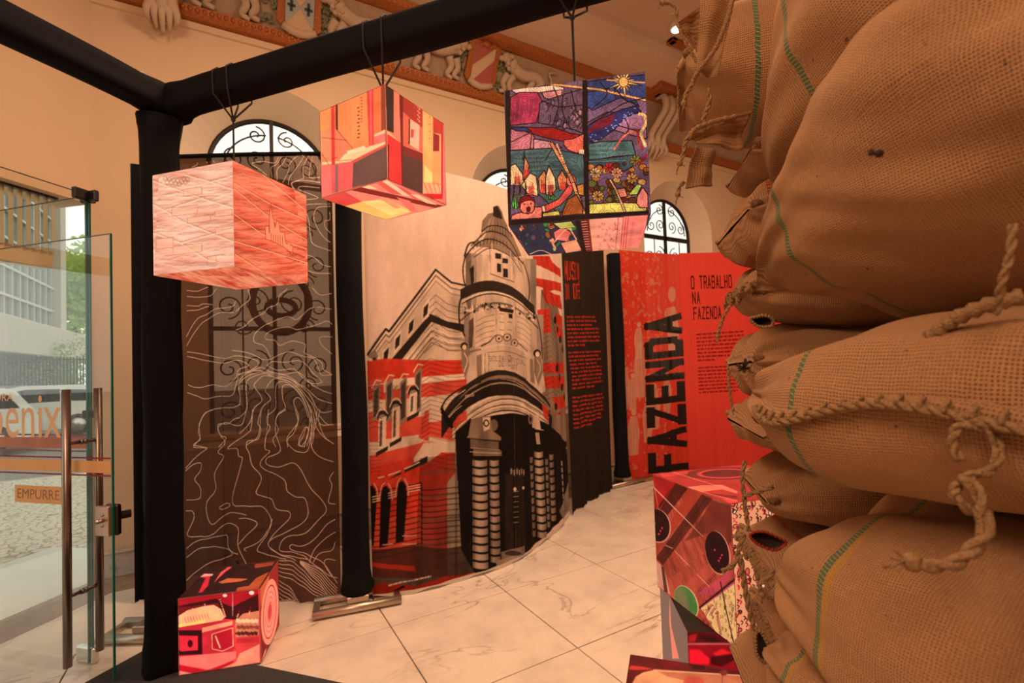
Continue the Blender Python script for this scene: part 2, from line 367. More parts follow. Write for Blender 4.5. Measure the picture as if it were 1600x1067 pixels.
def printmat(name, art, kind='cloth', strength=1.0, sheer=0.0, rough=0.75):
    m, t, b = nt(name); L = t.links.new
    im = t.nodes.new('ShaderNodeTexImage'); im.image = art.image(name); im.interpolation = 'Cubic'; im.extension = 'EXTEND'
    if kind == 'cloth':
        L(im.outputs[0], b.inputs['Base Color']); b.inputs['Roughness'].default_value = 0.9; b.inputs['Specular IOR Level'].default_value = 0.15
        tr = t.nodes.new('ShaderNodeBsdfTranslucent'); L(im.outputs[0], tr.inputs[0])
        mx = t.nodes.new('ShaderNodeMixShader'); mx.inputs[0].default_value = 0.3; L(b.outputs[0], mx.inputs[1]); L(tr.outputs[0], mx.inputs[2])
        tp = t.nodes.new('ShaderNodeBsdfTransparent'); tp.inputs[0].default_value = (1.0, 0.60, 0.38, 1)
        m2 = t.nodes.new('ShaderNodeMixShader'); m2.inputs[0].default_value = sheer; L(mx.outputs[0], m2.inputs[1]); L(tp.outputs[0], m2.inputs[2])
        L(m2.outputs[0], t.nodes['Material Output'].inputs[0])
    elif kind == 'lightbox':
        L(im.outputs[0], b.inputs['Base Color']); L(im.outputs[0], b.inputs['Emission Color']); b.inputs['Emission Strength'].default_value = strength
        b.inputs['Roughness'].default_value = rough; b.inputs['Specular IOR Level'].default_value = 0.3
        mu = t.nodes.new('ShaderNodeMix'); mu.data_type = 'RGBA'; mu.blend_type = 'MULTIPLY'; mu.inputs[0].default_value = 1; mu.inputs[7].default_value = (0.35, 0.35, 0.35, 1)
        L(im.outputs[0], mu.inputs[6]); L(mu.outputs[2], b.inputs['Base Color'])
    return m
# ------------------------------------------------------------------ the hall: floor, walls, windows, cornice, ceiling
WY = 5.084
K = np.array([-0.946, WY]); CD = np.array([-0.6606, -0.7507]); CN = np.array([0.7507, -0.6606])   # chamfered entrance wall, its run and its inward normal
CLEN = 3.9; K2 = K+CD*CLEN
floor = MB().box(-3.6, 12.5, -5.6, WY+0.3, -0.12, -0.022).build('floor', GROUT, kind='structure')
TP = 0.823; TX0 = 0.846-5*TP; TY0 = 2.24-4*TP
sh = MB().obox((0, 0, 0), (TP/2-0.0036, 0, 0), (0, TP/2-0.0036, 0), (0, 0, 0.011), 0.002)
_t = sh.build('tile', MARB, floor, origin=(0, 0, 0)); _me = _t.data; bpy.data.objects.remove(_t)
def inroom(x, y): return (np.array([x, y])-K) @ CN > 0.5 and y < 4.4
for i in range(19):
    for j in range(-1, 7):
        x, y = TX0+(i+0.5)*TP, TY0+(j+0.5)*TP
        if x > 12 or not inroom(x, y): continue
        o = bpy.data.objects.new('tile', _me); COL.objects.link(o); o.parent = floor
        o.location = (x, y, -0.011+rng.uniform(-.0006, .0006))
MB().box(-3.5, 12.4, -5.4, TY0-TP-0.003, -0.022, 0.0).build('floor', MARB, kind='structure')
# border of brown marble along the walls with a white strip on its inner side
b1 = K+CN*0.34
MB().box(-0.80, 12.45, 4.712, 5.09, -0.022, 0.001).build('trim_1', BROWNM, kind='structure')
def cham(t, off, z): q = K+CD*t+CN*off; return (q[0], q[1], z)
MB().prism([cham(-0.05, 0.36, -0.02), cham(CLEN, 0.36, -0.02), cham(CLEN, 0.0, -0.02), cham(-0.1, 0.0, -0.02)], (0, 0, 0.0222)).build('trim_2', BROWNM, kind='structure')
MB().prism([(x, y, -0.02) for x, y in [(-0.82, 4.712), tuple((K+CN*0.36)[:2]), tuple((K+CD*CLEN+CN*0.36)[:2]), tuple((K+CD*CLEN+CN*0.95)[:2]), tuple((K+CD*0.3+CN*0.95)[:2]), (0.02, 4.4), (0.02, 4.712)]], (0, 0, 0.0205)).build('trim_3', MARB, kind='structure')
# wall with the arched windows
XC = [0.40, 3.23, 6.03, 8.83]; RO, RI, ZC = 0.76, 0.55, 3.59
def arch(xc, r, zc, z0, n=22): return [(xc-r, z0)]+[(xc-r*math.cos(PI*k/n), zc+r*math.sin(PI*k/n)) for k in range(n+1)]+[(xc+r, z0)]
wb = MB(); outer = [(-0.946, 0), (12.5, 0), (12.5, 4.9), (-0.946, 4.9)]
holes = [arch(x, RO, ZC, 0.95) for x in XC]
tri = geometry.tessellate_polygon([[Vector((x, z, 0)) for x, z in outer]]+[[Vector((x, z, 0)) for x, z in h] for h in holes])
allp = outer+[p for h in holes for p in h]
wb.add([(x, WY, z) for x, z in allp], [tuple(t) for t in tri])
wb.build('wall_back', WALL, kind='structure')
rb = MB()
for x in XC:
    a, b = arch(x, RO, ZC, 0.95), arch(x, RI, ZC, 1.05); n = len(a)
    rb.add([(p[0], WY-0.002, p[1]) for p in a]+[(p[0], 5.38, p[1]) for p in b], [(i, (i+1) % n, (i+1) % n+n, i+n) for i in range(n)])
rb.build('trim_4', REVEAL, kind='structure', smooth=False)
def spiral(cx, cz, r, t0, turns, y, flip=1, n=26):
    t = np.linspace(0, 1, n); rr = r*(1-0.85*t); an = t0+flip*t*turns*2*PI
    return np.stack([cx+rr*np.cos(an), np.full(n, y), cz+rr*np.sin(an)], 1)
PANE = glassmat('window_glass', (0.97, 0.95, 0.90), 0.1)
for wi, x in enumerate(XC):
    w = empty('window_%d' % (wi+1), (x, 5.38, 1.05), kind='structure')
    MB().tube([(p[0], 5.38, p[1]) for p in arch(x, RI, ZC, 1.05)], 0.026, 8).build('window_frame', IRON, w)
    MB().prism([(p[0], 5.385, p[1]) for p in arch(x, RI-0.01, ZC, 1.06)], (0, 0.008, 0)).build('window_pane', PANE, w)
    MB().box(x-0.017, x+0.017, 5.35, 5.39, 1.05, ZC+RI).build('mullion', IRON, w)
    MB().box(x-RI, x+RI, 5.35, 5.39, 3.50, 3.56).build('transom', IRON, w)
    MB().box(x-RI, x+RI, 5.35, 5.39, 2.02, 2.06).build('transom', IRON, w)
    MB().box(x-RO+.05, x+RO-.05, 5.2, 5.42, 1.0, 1.05, .01).build('window_sill', REVEAL, w)
    gm = MB(); y = 5.34
    def sp(*a, **k): gm.tube(spiral(*a, y, **k), 0.0075, 5)
    for s in (-1, 1):
        sp(x+s*.13, 3.72, .10, -PI/2, 1.5, flip=s); sp(x+s*.33, 3.70, .10, PI/2, 1.4, flip=-s); sp(x+s*.14, 3.96, .09, PI/2, 1.4, flip=s)
        gm.tube([(x+s*(.42*math.cos(a)), y, 3.58+.40*math.sin(a)) for a in np.linspace(.05, 1.45, 14)], .008, 5)
        for zz in (3.25, 2.75, 2.3, 1.7, 1.3):
            sp(x+s*.17, zz, .13, PI/2, 1.5, flip=s); sp(x+s*.40, zz-.05, .12, -PI/2, 1.5, flip=-s); sp(x+s*.28, zz-.24, .09, 0, 1.4, flip=s)
        gm.tube([(x+s*.28, y, 1.05), (x+s*.28, y, 3.5)], .008, 5)
    gm.build('grille', IRON, w)
    if wi == 0:
        rg = MB(); rg.tube([(x+.06+.26*math.cos(a), y, 2.30+.30*math.sin(a)) for a in np.linspace(0, 2*PI, 30, endpoint=False)], .035, 8, closed=True)
        rg.tube([(x+.06+.13*math.cos(a), y, 2.25+.08*math.sin(a)) for a in np.linspace(0, 2*PI, 20, endpoint=False)], .03, 6, closed=True)
        rg.build('crest', IRON, w)
# skirting of grey marble
MB().box(-0.93, 12.4, WY-0.03, WY+0.01, 0, 0.19, .005).build('baseboard_back', GREYM, kind='structure')
MB().box(-0.93, 12.4, WY-0.045, WY-0.028, 0.19, 0.21, .004).build('baseboard_back', GREYM, kind='structure')
# entrance wall with its tall doorway
OZ = 3.02; T0, T1 = 0.012, 3.0
def chq(t0, t1, z0, z1, off=0.0): return [cham(t0, off, z0), cham(t1, off, z0), cham(t1, off, z1), cham(t0, off, z1)]
back = tuple(-CN*0.35)+(0,)
MB().prism(chq(-0.02, T0, 0, 6.0), tuple(-CN*0.03)+(0,)).prism(chq(T1, CLEN+.3, 0, 6.0), back).prism(chq(T0, T1, OZ, 6.0), back).build('wall_entrance', WALL, kind='structure')
MB().prism(chq(T0+0.19, T1, 2.47, 2.60, -0.12), tuple(-CN*0.12)+(0,)).build('trim_5', simple('beige_reflection', (0.60, 0.47, 0.30), .8), kind='structure')  # beam added in place of a beige reflection in the entrance glass
MB().box(-3.75, -3.5, -5.5, K2[1]+.3, 0, 6).build('wall_left', WALL, kind='structure')
MB().box(12.4, 12.6, -5.6, 5.4, 0, 6.2).build('wall_right', WALL, kind='structure')
MB().box(-3.7, 12.5, -5.7, -5.5, 0, 6.2).build('wall_front', WALL, kind='structure')
# cornice: gilded mouldings, sloping frieze, cove, ceiling
def run(name, prof, x0, x1, mat, **k):       # profile of (y, z) extruded along x
    m = MB(); n = len(prof); m.add([(x0, y, z) for y, z in prof]+[(x1, y, z) for y, z in prof], [(i, (i+1) % n, (i+1) % n+n, i+n) for i in range(n)]+[tuple(range(n))[::-1], tuple(range(n, 2*n))]); return m.build(name, mat, kind='structure', **k)
CX0 = -1.4
run('trim_6', [(5.09, 4.77), (5.03, 4.785), (5.00, 4.82), (4.985, 4.87), (5.09, 4.90)], CX0, 12.4, GOLD)
run('trim_7', [(5.09, 4.70), (5.065, 4.71), (5.06, 4.765), (5.09, 4.78)], CX0, 12.4, WALL)
run('trim_8', [(5.09, 4.885), (5.04, 4.89), (4.80, 5.29), (5.09, 5.32)], CX0, 12.4, STUCCO)
run('trim_9', [(5.09, 5.28), (4.78, 5.28), (4.70, 5.31), (4.67, 5.36), (5.09, 5.40)], CX0, 12.4, GOLD)
prof = [(5.09, 5.38), (4.68, 5.365)]+[(4.68-0.50*math.sin(a), 5.365+0.30*(1-math.cos(a))) for a in np.linspace(.2, PI/2, 7)]+[(4.15, 5.68), (5.09, 5.72)]
run('trim_10', prof, CX0, 12.4, CEIL)
MB().box(-3.7, 12.5, -5.6, 5.3, 5.66, 5.8).build('ceiling', CEIL, kind='structure')
cm = MB()
for a, b in (((-3.0, 4.30), (4.92, 4.30)), ((4.92, 4.30), (4.92, 4.12)), ((4.92, 4.12), (5.35, 4.12)), ((5.35, 4.12), (5.35, -2)), ((6.0, 4.2), (12, 4.2))):
    a = np.array(a); b = np.array(b); d = (b-a)/np.linalg.norm(b-a); n_ = np.array([-d[1], d[0]])*0.045; c = (a+b)/2; h = (b-a)/2+d*0.045
    cm.obox((c[0], c[1], 5.645), (h[0], h[1], 0), (n_[0], n_[1], 0), (0, 0, 0.03), .012)
cm.build('trim_11', GOLD, kind='structure')
# beads and rope relief of the gilded mouldings (past counting)
gb = MB()
for k in range(190):
    x = CX0+0.1+k*0.055
    gb.ball((x, 4.993, 4.843), .021, .015, .024, 6); gb.ball((x+.02, 4.70, 5.33), .021, .015, .022, 6)
gb.build('trim_12', GOLD, kind='structure', smooth=True)
# frieze ornaments: painted shields and stucco lions
def fr(x, t, out=0.0):                       # point of the sloping frieze, t 0..1 up the slope
    return np.array([x, 5.04-0.24*t-out*0.86, 4.89+0.40*t-out*0.51])
UPF = np.array([0, -0.24, 0.40]); UPF /= np.linalg.norm(UPF); NF = np.array([0, -0.857, -0.515])
RED1 = simple('shield_red_paint', (0.42, 0.10, 0.08), .6); CREAM1 = simple('shield_cream_paint', (0.62, 0.45, 0.28), .6); BLUE1 = simple('shield_blue_paint', (0.38, 0.42, 0.38), .6)
GREENL = simple('frieze_foliage', (0.20, 0.22, 0.13), .8, bump=.4, var=.4); DKG = simple('dark_cross', (0.02, 0.06, 0.06), .7)
def scatter_leaves(x0, x1, seed, parent, col, n=42):
    r = random.Random(seed); m = MB()
    for _ in range(n):
        c = fr(r.uniform(x0, x1), r.uniform(.12, .95), r.uniform(.0, .03)); a = r.uniform(0, PI)
        u = np.array([math.cos(a), 0, 0])+UPF*math.sin(a); v = np.cross(NF, u); m.ball(c, .030, .017, .016, 6, ax=[u, v, NF])
    m.build('foliage', col, parent, smooth=True)
def shield(xc, style, lab):
    t = empty('frieze_shield', tuple(fr(xc, .5)), lab, 'shield', 'painted shields of the frieze')
    P = lambda pts, o: [fr(xc+a, .5+b, o) for a, b in pts]
    out = [(-.165, .46), (-.08, .52), (0, .47), (.08, .52), (.165, .46), (.15, .1), (.16, -.28), (.09, -.46), (0, -.50), (-.09, -.46), (-.16, -.28), (-.15, .1)]
    MB().prism(P([(a*1.25, b*1.02) for a, b in out], 0.0), NF*.05).build('shield_frame', GOLD, t)
    f = [(-.125, .42), (.125, .42), (.125, -.34), (0, -.42), (-.125, -.34)]
    MB().prism(P(f, 0.045), NF*.02).build('field', CREAM1 if style != 'b' else BLUE1, t)
    if style == 'r':
        MB().prism(P([(-.125, .42), (.10, .42), (-.125, -.02)], .066), NF*.006).prism(P([(.125, .18), (.125, -.34), (0, -.42), (-.10, -.36)], .066), NF*.006).build('field_stripe', RED1, t)
    else:
        MB().prism(P([(-.125, .42), (0, .03), (.125, .42)], .066), NF*.006).prism(P([(-.125, -.34), (0, .0), (.125, -.34), (0, -.42)], .066), NF*.006).build('field_quarter', CREAM1, t)
        for s in (-1, 1):
            MB().prism(P([(s*.075-.012, .14), (s*.075+.012, .14), (s*.075+.012, -.08), (s*.075-.012, -.08)], .066), NF*.006).prism(P([(s*.075-.035, .045), (s*.075+.035, .045), (s*.075+.035, .0), (s*.075-.035, .0)], .066), NF*.006).build('cross', DKG, t)
    MB().tube([fr(xc+a, .5+b, .075) for a, b in ((-.15, -.36), (-.08, -.42), (0, -.45), (.08, -.42), (.15, -.36))], [.03, .036, .036, .036, .03], 8).build('scroll_ribbon', PALESTUCCO, t, smooth=True)
    MB().ball(fr(xc, .97, .06), .06, .035, .04, 10).ball(fr(xc-.06, .93, .05), .035).ball(fr(xc+.06, .93, .05), .035).build('crown_ornament', GOLD, t, smooth=True)
    scatter_leaves(xc-.36, xc-.19, int(xc*10), t, GREENL); scatter_leaves(xc+.19, xc+.36, int(xc*10)+1, t, GREENL)
def lion(xc, s, lab):
    t = empty('frieze_lion', tuple(fr(xc, .3)), lab, 'relief', 'stucco lions of the frieze')
    m = MB(); q = lambda a, b, o=.04: fr(xc+s*a, b, o)
    m.tube(catmull([q(-.27, .50), q(-.16, .62), q(0, .58), q(.14, .66), q(.22, .80)], 5), np.linspace(.055, .075, 21), 9)
    m.ball(q(.27, .84, .05), .07, .05, .06); m.ball(q(.34, .80, .06), .04, .035, .03)
    for a, b in ((.16, -.02), (.24, .10), (-.22, -.02), (-.12, .05)):
        m.tube(catmull([q(a-.02, .50), q(a+.02, .30), q(a-.015, .12+b*.2), q(a+.05, .06+b*.2)], 4), np.linspace(.045, .022, 13), 7)
    m.tube(catmull([q(-.27, .5), q(-.36, .42), q(-.40, .62), q(-.34, .80), q(-.42, .86)], 4), .015, 6)
    m.build('lion_body', PALESTUCCO, t, smooth=True)
    mm = MB()
    for k in range(14): a = k*2.4; mm.ball(q(.22+.05*math.cos(a), .76+.14*math.sin(a), .05+.004*k), .028, .02, .028, 6)
    mm.build('mane', PALESTUCCO, t, smooth=True)
shield(0.63, 'b', 'shield quartered in pale blue with two dark crosses on the gilded frieze')
shield(2.58, 'r', 'shield with diagonal red bands on a cream field in the frieze')
lion(0.0, 1, 'leftmost stucco lion of the frieze, walking towards the blue crossed shield')
lion(1.18, -1, 'stucco lion just right of the blue crossed shield, facing it')
lion(2.03, 1, 'stucco lion left of the red and cream shield, facing it')
lion(3.14, -1, 'stucco lion right of the red and cream shield, above the stained glass cube')
fs_ = empty('frieze_scrollwork', tuple(fr(4.1, .5)), 'row of curling stucco scrolls along the frieze above the stained glass cube', 'relief')
for x0 in (3.66, 3.95, 4.28, 4.62, 6.3, 6.62, 6.95):
    for s in (-1, 1):
        fs = MB()
        t = np.linspace(0, 1, 22); rr = .085*(1-.8*t); an = PI/2*s+s*t*2.6*PI
        fs.tube([fr(x0+s*.07+rr[i]*math.cos(an[i]), .5+rr[i]*math.sin(an[i])/.466, .02) for i in range(22)], .013, 6); fs.build('scroll', PALESTUCCO, fs_, smooth=True)
def console(xc, lab, yo=0.0, w=.13):
    t = empty('cornice_console', (xc, 5.0, 4.6), lab, 'bracket', 'stucco consoles of the cornice')
    c = catmull([(0, 5.0-.02, 5.35), (0, 4.66, 5.30), (0, 4.60, 5.12), (0, 4.74, 4.98), (0, 4.88, 4.86), (0, 4.90, 4.74), (0, 4.98, 4.68), (0, 5.02, 4.74)], 6)
    for dx in (-.75*w, 0, .75*w):
        pts = c+np.array([xc+dx, 0, 0]); MB().tube(pts, .045 if dx else .052, 8).build('console_rib', PALESTUCCO, t, smooth=True)
    MB().box(xc-w*1.35, xc+w*1.35, 4.62, 5.08, 5.30, 5.36, .01).build('console_cap', PALESTUCCO, t)
    m = MB()
    for k in range(5):
        a = (k-2)*.05*w/.11; m.tube(catmull([(xc+a*.8, 4.92, 4.80), (xc+a*1.3, 4.90, 4.66), (xc+a*1.0, 4.99, 4.54+abs(k-2)*.035)], 5), np.linspace(.042, .012, 11), 8)
    for k in range(4):
        a = (k-1.5)*.07*w/.11; m.ball((xc+a, 4.885, 4.72+.02*(k % 2)), .03, .02, .05, 8)
    m.build('acanthus_leaf', PALESTUCCO, t, smooth=True)
console(-0.45, 'stucco leaf console hanging below the gilded moulding at the upper left', w=.09)
console(5.42, 'curved stucco console under the cornice between the stained glass cube and the sacks', w=.16)
m = MB()
for z0, z1, y0 in ((5.30, 5.40, 4.50),):
    m.box(5.10, 5.78, y0, 4.75, z0, z1, .012)
m.build('trim_13', GOLD, kind='structure')
# ceiling downlight
_c = gpt(1057, 42, 5.63)
lt = empty('ceiling_downlight', tuple(_c), 'small round lit downlight in the ceiling beside the highest sack corner', 'lamp')
MB().tube([_c+np.array([0, 0, .03]), _c-np.array([0, 0, .03])], .075, 20).build('housing', simple('white_enamel', (.7, .65, .55), .4), lt)
em, et, eb = nt('lamp_glow'); eb.inputs['Emission Color'].default_value = (1, .85, .6, 1); eb.inputs['Emission Strength'].default_value = 4
MB().tube([_c-np.array([0, 0, .03]), _c-np.array([0, 0, .045])], .055, 20).build('bulb_disc', em, lt)

# ------------------------------------------------------------------ carpet
ca = np.array([0.66, -0.751]); cb = np.array([-0.751, -0.66]); c0 = gpt(396, 1040)[:2]
q = [c0-ca*0.75, c0+ca*1.1, c0+ca*1.1+cb*1.6, c0-ca*0.75+cb*1.6]
cp = MB().prism([(a, b, 0.001) for a, b in q], (0, 0, .007)).build('carpet', CARPET)
tag(cp, 'charcoal entrance carpet on the marble in front of the red lit cube', 'carpet')
# ------------------------------------------------------------------ fabric banners
class Banner:
    """a hanging cloth on a curved plan line; uv = run along the line, height"""
    def __init__(s, plan, ztops, z0=0.01, n=90):
        P = np.asarray(plan, float); s.P = catmull(np.column_stack([P, np.zeros(len(P))]), 12)[:, :2] if len(P) > 2 else np.linspace(P[0], P[-1], n)
        s.L = np.concatenate([[0], np.cumsum(np.linalg.norm(np.diff(s.P, axis=0), axis=1))]); s.z0 = z0; s.zt = ztops; s.ztm = max(z for _, z in ztops)
    def top(s, u): return np.interp(u, [a for a, _ in s.zt], [b for _, b in s.zt])
    def map(s, Q):                            # measured pixel -> uv of the cloth
        out = []
        A = s.P[:-1]; B = s.P[1:]
        for px, py in np.asarray(Q, float):
            d = ray(px, py); E = B-A; den = d[0]*E[:, 1]-d[1]*E[:, 0]; den = np.where(abs(den) < 1e-9, 1e-9, den)
            t = (A[:, 0]*E[:, 1]-A[:, 1]*E[:, 0])/den; k = (A[:, 0]*d[1]-A[:, 1]*d[0])/den
            ok = (k >= (-1e-6)) & (k <= 1+1e-6) & (t > 0)
            if ok.any(): i = np.argmax(ok)
            else:
                i = 0 if abs(k[0]) < abs(k[-1]-1) or k[0] < 0 and k[0] > -50 and not (k[-1] > 1 and k[-1] < 50) else len(k)-1
            l = s.L[i]+k[i]*(s.L[i+1]-s.L[i]); out.append((l/s.L[-1], (EYE+t[i]*d[2]-s.z0)/(s.ztm-s.z0)))
        return np.array(out)
    def mesh(s, name, mat, parent, ripple=0.012, waves=14, seed=0, nu=120, nv=60, hem=0.0):
        r = np.random.default_rng(seed); us = np.linspace(0, 1, nu+1); vs = np.linspace(0, 1, nv+1)
        l = us*s.L[-1]; X = np.interp(l, s.L, s.P[:, 0]); Y = np.interp(l, s.L, s.P[:, 1]); T = np.stack([np.gradient(X), np.gradient(Y)], 1); T /= np.linalg.norm(T, axis=1)[:, None]; N = np.stack([T[:, 1], -T[:, 0]], 1)
        ph = r.uniform(0, 6, 3); V = []; UV = []
        for v in vs:
            amp = ripple*(0.45+0.75*(1-v)); w = amp*(np.sin(us*waves+ph[0]+.6*v)+.5*np.sin(us*waves*2.3+ph[1]-.9*v)+.3*np.sin(us*waves*5.1+ph[2]))
            tz = s.top(us); zz = s.z0+(hem*np.sin(us*37+ph[1])*(1-v)**6)+v*(tz-s.z0)
            V += list(np.stack([X+N[:, 0]*w, Y+N[:, 1]*w, zz], 1)); UV += list(np.stack([us, (zz-s.z0)/(s.ztm-s.z0)], 1))
        F = [(j*(nu+1)+i, j*(nu+1)+i+1, (j+1)*(nu+1)+i+1, (j+1)*(nu+1)+i) for j in range(nv) for i in range(nu)]
        return MB().add(V, F, UV).build(name, mat, parent, smooth=True)
INK = (.030, .020, .016); STONE = (.70, .54, .42); STD = (.30, .21, .15); STL = (.88, .70, .54); BR = (.66, .048, .024); PAPER = (.90, .68, .565); DK = (.010, .007, .006)
# --- building banner
bb = Banner([(0.847, 3.495), (1.10, 3.405), (1.362, 3.375), (1.72, 3.40), (2.103, 3.507), (2.48, 3.71), (2.80, 3.945), (3.05, 4.135)], [(0, 3.10), (0.35, 3.07), (1, 3.09)])
A = Art(900, 1250, PAPER, bb.map)
A.poly([(568, 562), (583, 535), (603, 512), (607, 516), (642, 470), (681, 420), (706, 441), (729, 446), (731, 560), (745, 800), (745, 930), (575, 945)], STONE)
# left wing: cornices
for k, (dy, c, w) in enumerate(((0, INK, 6), (5, STL, 3), (9, INK, 2.5), (14, STL, 3), (18, STD, 2))):
    A.line([(569, 562+dy), (603, 514+dy), (608, 518+dy), (681, 421+dy), (706, 441+dy), (729, 446+dy)], c, w)
for dy in range(28, 110, 11):
    A.line([(663, 452+dy*.95), (681, 434+dy*.95), (700, 448+dy*.95), (715, 454+dy*.9), (729, 456+dy*.85)], INK, 1.6)
A.poly([(600, 575), (672, 490), (700, 502), (729, 507), (729, 520), (700, 512), (674, 503), (604, 592)], INK)
for dy, c, w in ((22, STL, 4), (27, INK, 2), (33, STL, 4), (38, INK, 2), (45, STD, 4)):
    A.line([(604, 578+dy), (674, 490+dy), (702, 502+dy), (729, 507+dy*.9)], c, w)
for a in ((598, 548), (616, 527), (637, 503), (660, 478)):
    A.poly([(a[0], a[1]), (a[0]+11, a[1]-12), (a[0]+10, a[1]+16), (a[0]-1, a[1]+27)], STL); A.poly([(a[0]+2, a[1]+3), (a[0]+10, a[1]-6), (a[0]+8, a[1]+12), (a[0]+1, a[1]+20)], INK)
A.poly([(568, 562), (586, 545), (600, 575), (586, 590), (570, 600)], STD)
for i in range(10): A.ell((574+i*2.3, 560+((i*7) % 11)), 2.6, 4, INK if i % 2 else STL)
# red lettering bands printed over the wings, then the stone joints on top
for q in ([(568, 566), (600, 560), (650, 562), (680, 563), (728, 562), (730, 582), (700, 584), (650, 590), (612, 596), (569, 604)],
          [(569, 566), (729, 562), (729, 584), (640, 592), (569, 590)], [(571, 622), (640, 602), (730, 590), (731, 612), (660, 621), (572, 626)],
          [(570, 604), (600, 600), (600, 622), (571, 624)], [(572, 645), (600, 640), (600, 690), (573, 690)], [(600, 655), (662, 650), (662, 678), (600, 686)],
          [(575, 712), (664, 690), (700, 695), (712, 700), (712, 740), (660, 800), (577, 812)], [(575, 730), (700, 700), (700, 900), (580, 900)], [(664, 642), (670, 640), (670, 690), (654, 684)], [(666, 660), (712, 655), (712, 690), (666, 680)]): A.poly(q, BR, .93)
A.poly([(615, 592), (728, 584), (728, 592), (612, 603)], STL)
for k in range(24):
    y0 = 560+k*7.2
    A.line([(659, y0+9), (672, y0), (700, y0+7), (713, y0+8), (731, y0+6)], INK, 1.5, .9)
A.poly([(646, 716), (663, 692), (712, 690), (712, 707), (690, 707), (668, 722), (648, 730)], STONE)
# windows of the left wing
for (x, y, h) in ((583, 600, 60), (603, 592, 70), (625, 590, 75), (648, 575, 75)):
    A.poly([(x, y+8), (x+11, y-3), (x+10, y+h-8), (x-1, y+h)], STD); A.poly([(x+2, y+12), (x+9, y+4), (x+8, y+h-14), (x+1, y+h-8)], INK, .85); A.line([(x-2, y+6), (x+5, y-6), (x+13, y-5)], STL, 3)
for (x, y, h) in ((592, 650, 56), (613, 634, 58), (640, 612, 40)):
    A.ell((x+6, y), 9, 9, INK); A.ell((x+6, y+3), 6, 6, STD); A.poly([(x, y+4), (x+12, y), (x+11, y+h-8), (x-1, y+h)], STL, .8); A.poly([(x+2, y+8), (x+6, y+6), (x+5, y+h-10), (x+1, y+h-8)], INK, .9); A.poly([(x-4, y+h), (x+15, y+h-10), (x+14, y+h-3), (x-4, y+h+7)], INK)
    A.curve([(x-4, y+2), (x+1, y-9), (x+8, y-12), (x+14, y-4)], STL, 2)
for k in range(9): A.line([(573, 607+k*8), (586, 602+k*8), (598, 606+k*8)], INK, 1.4)
for k in range(11): A.line([(574, 690+k*6), (596, 690+k*5.6)], INK, 1.3, .7)
A.poly([(574, 770), (645, 724), (668, 712), (668, 722), (600, 752), (574, 775)], INK)
A.line([(592, 746), (620, 738), (655, 722)], STL, 3)
# arcade and dark base of the left wing
for k in range(13):
    y0 = 762+k*8.6; A.line([(575, y0+8), (658, y0-8), (660, y0+4), (735, y0-2)], DK, 3.2, .85)
A.poly([(656, 716), (712, 708), (738, 730), (742, 905), (650, 925), (652, 800)], DK, .55)
for k in range(5): A.line([(657, 740+k*37), (735, 732+k*37)], (.10, .065, .05), 7, .6)
for x, y in ((579, 757), (601, 757), (626, 750)):
    A.poly([(x-6, y+20), (x-3, y+4), (x+3, y), (x+8, y+8), (x+10, y+26), (x+5, y+95), (x-8, y+98)], DK); A.curve([(x-8, y+24), (x-4, y+2), (x+3, y-4), (x+10, y+6), (x+12, y+24)], STL, 1.8, .8)
    A.poly([(x, y-18), (x+6, y-19), (x+5, y+1), (x+1, y+1)], BR)
for x0, x1, y in ((582, 594, 776), (607, 620, 770), (638, 656, 760)):
    for k in range(3): A.line([(x0, y+k*4), (x1, y-3+k*4)], STL, 2)
for x0, x1, y in ((598, 614, 850), (629, 650, 850), (629, 650, 837)): A.line([(x0, y), (x1, y-1)], STL, 2.2, .8)
A.poly([(576, 858), (652, 852), (700, 858), (740, 850), (742, 900), (700, 922), (583, 938), (578, 900)], (.045, .022, .016), .9)
A.poly([(577, 877), (648, 884), (649, 892), (578, 884)], BR, .6)
A.poly([(582, 914), (600, 908), (650, 915), (690, 902), (735, 898), (742, 905), (700, 918), (640, 926), (584, 936)], (.33, .020, .010), .95)
A.poly([(614, 922), (630, 914), (634, 917), (618, 924)], DK); para(A, (607, 916), (676, 902), (607, 911), (676, 897), 1, (.8, .7, .6), 5)
# right wing
A.poly([(845, 452), (856, 456), (870, 470), (882, 520), (894, 620), (897, 780), (888, 790), (840, 660)], STD)
# large vertical red lettering behind the tower and over the right wing
for q in ([(833, 400), (858, 400), (862, 410), (878, 421), (879, 434), (833, 412)], [(835, 434), (878, 442), (878, 456), (876, 460), (879, 478), (880, 484), (850, 472), (848, 450), (836, 446)],
          [(840, 484), (858, 482), (860, 520), (842, 520)], [(866, 489), (880, 494), (881, 512), (866, 506)], [(866, 510), (882, 514), (882, 528), (868, 526)],
          [(845, 567), (884, 566), (885, 584), (846, 582)], [(848, 588), (886, 588), (887, 606), (850, 607)], [(862, 621), (887, 617), (888, 636), (866, 640)], [(866, 646), (889, 640), (889, 655), (866, 662)]): A.poly(q, BR)
A.poly([(858, 455), (866, 453), (878, 456), (876, 461), (866, 460)], PAPER)
A.curve([(855, 446), (864, 470), (872, 500), (880, 540), (886, 580)], INK, 3); A.curve([(846, 455), (858, 480), (866, 520), (872, 560)], INK, 4)
for k in range(17): A.line([(842+k*.3, 500+k*8), (856+k*.5, 492+k*8), (868+k*.8, 508+k*8.2)], INK, 1.5)
for k in range(14):
    x = 866+(k*5) % 22; y = 500+k*15; A.ell((x, y), 2.2, 6, INK)
A.poly([(862, 650), (894, 640), (896, 690), (870, 690)], STD); A.poly([(866, 690), (897, 690), (897, 790), (886, 800), (868, 740)], DK)
for k in range(13):
    for x in (872, 880, 888): A.ell((x+(k > 6), 700+k*8), 2.6, 2.9, (.36, .27, .2) if x != 880 else (.25, .18, .13))
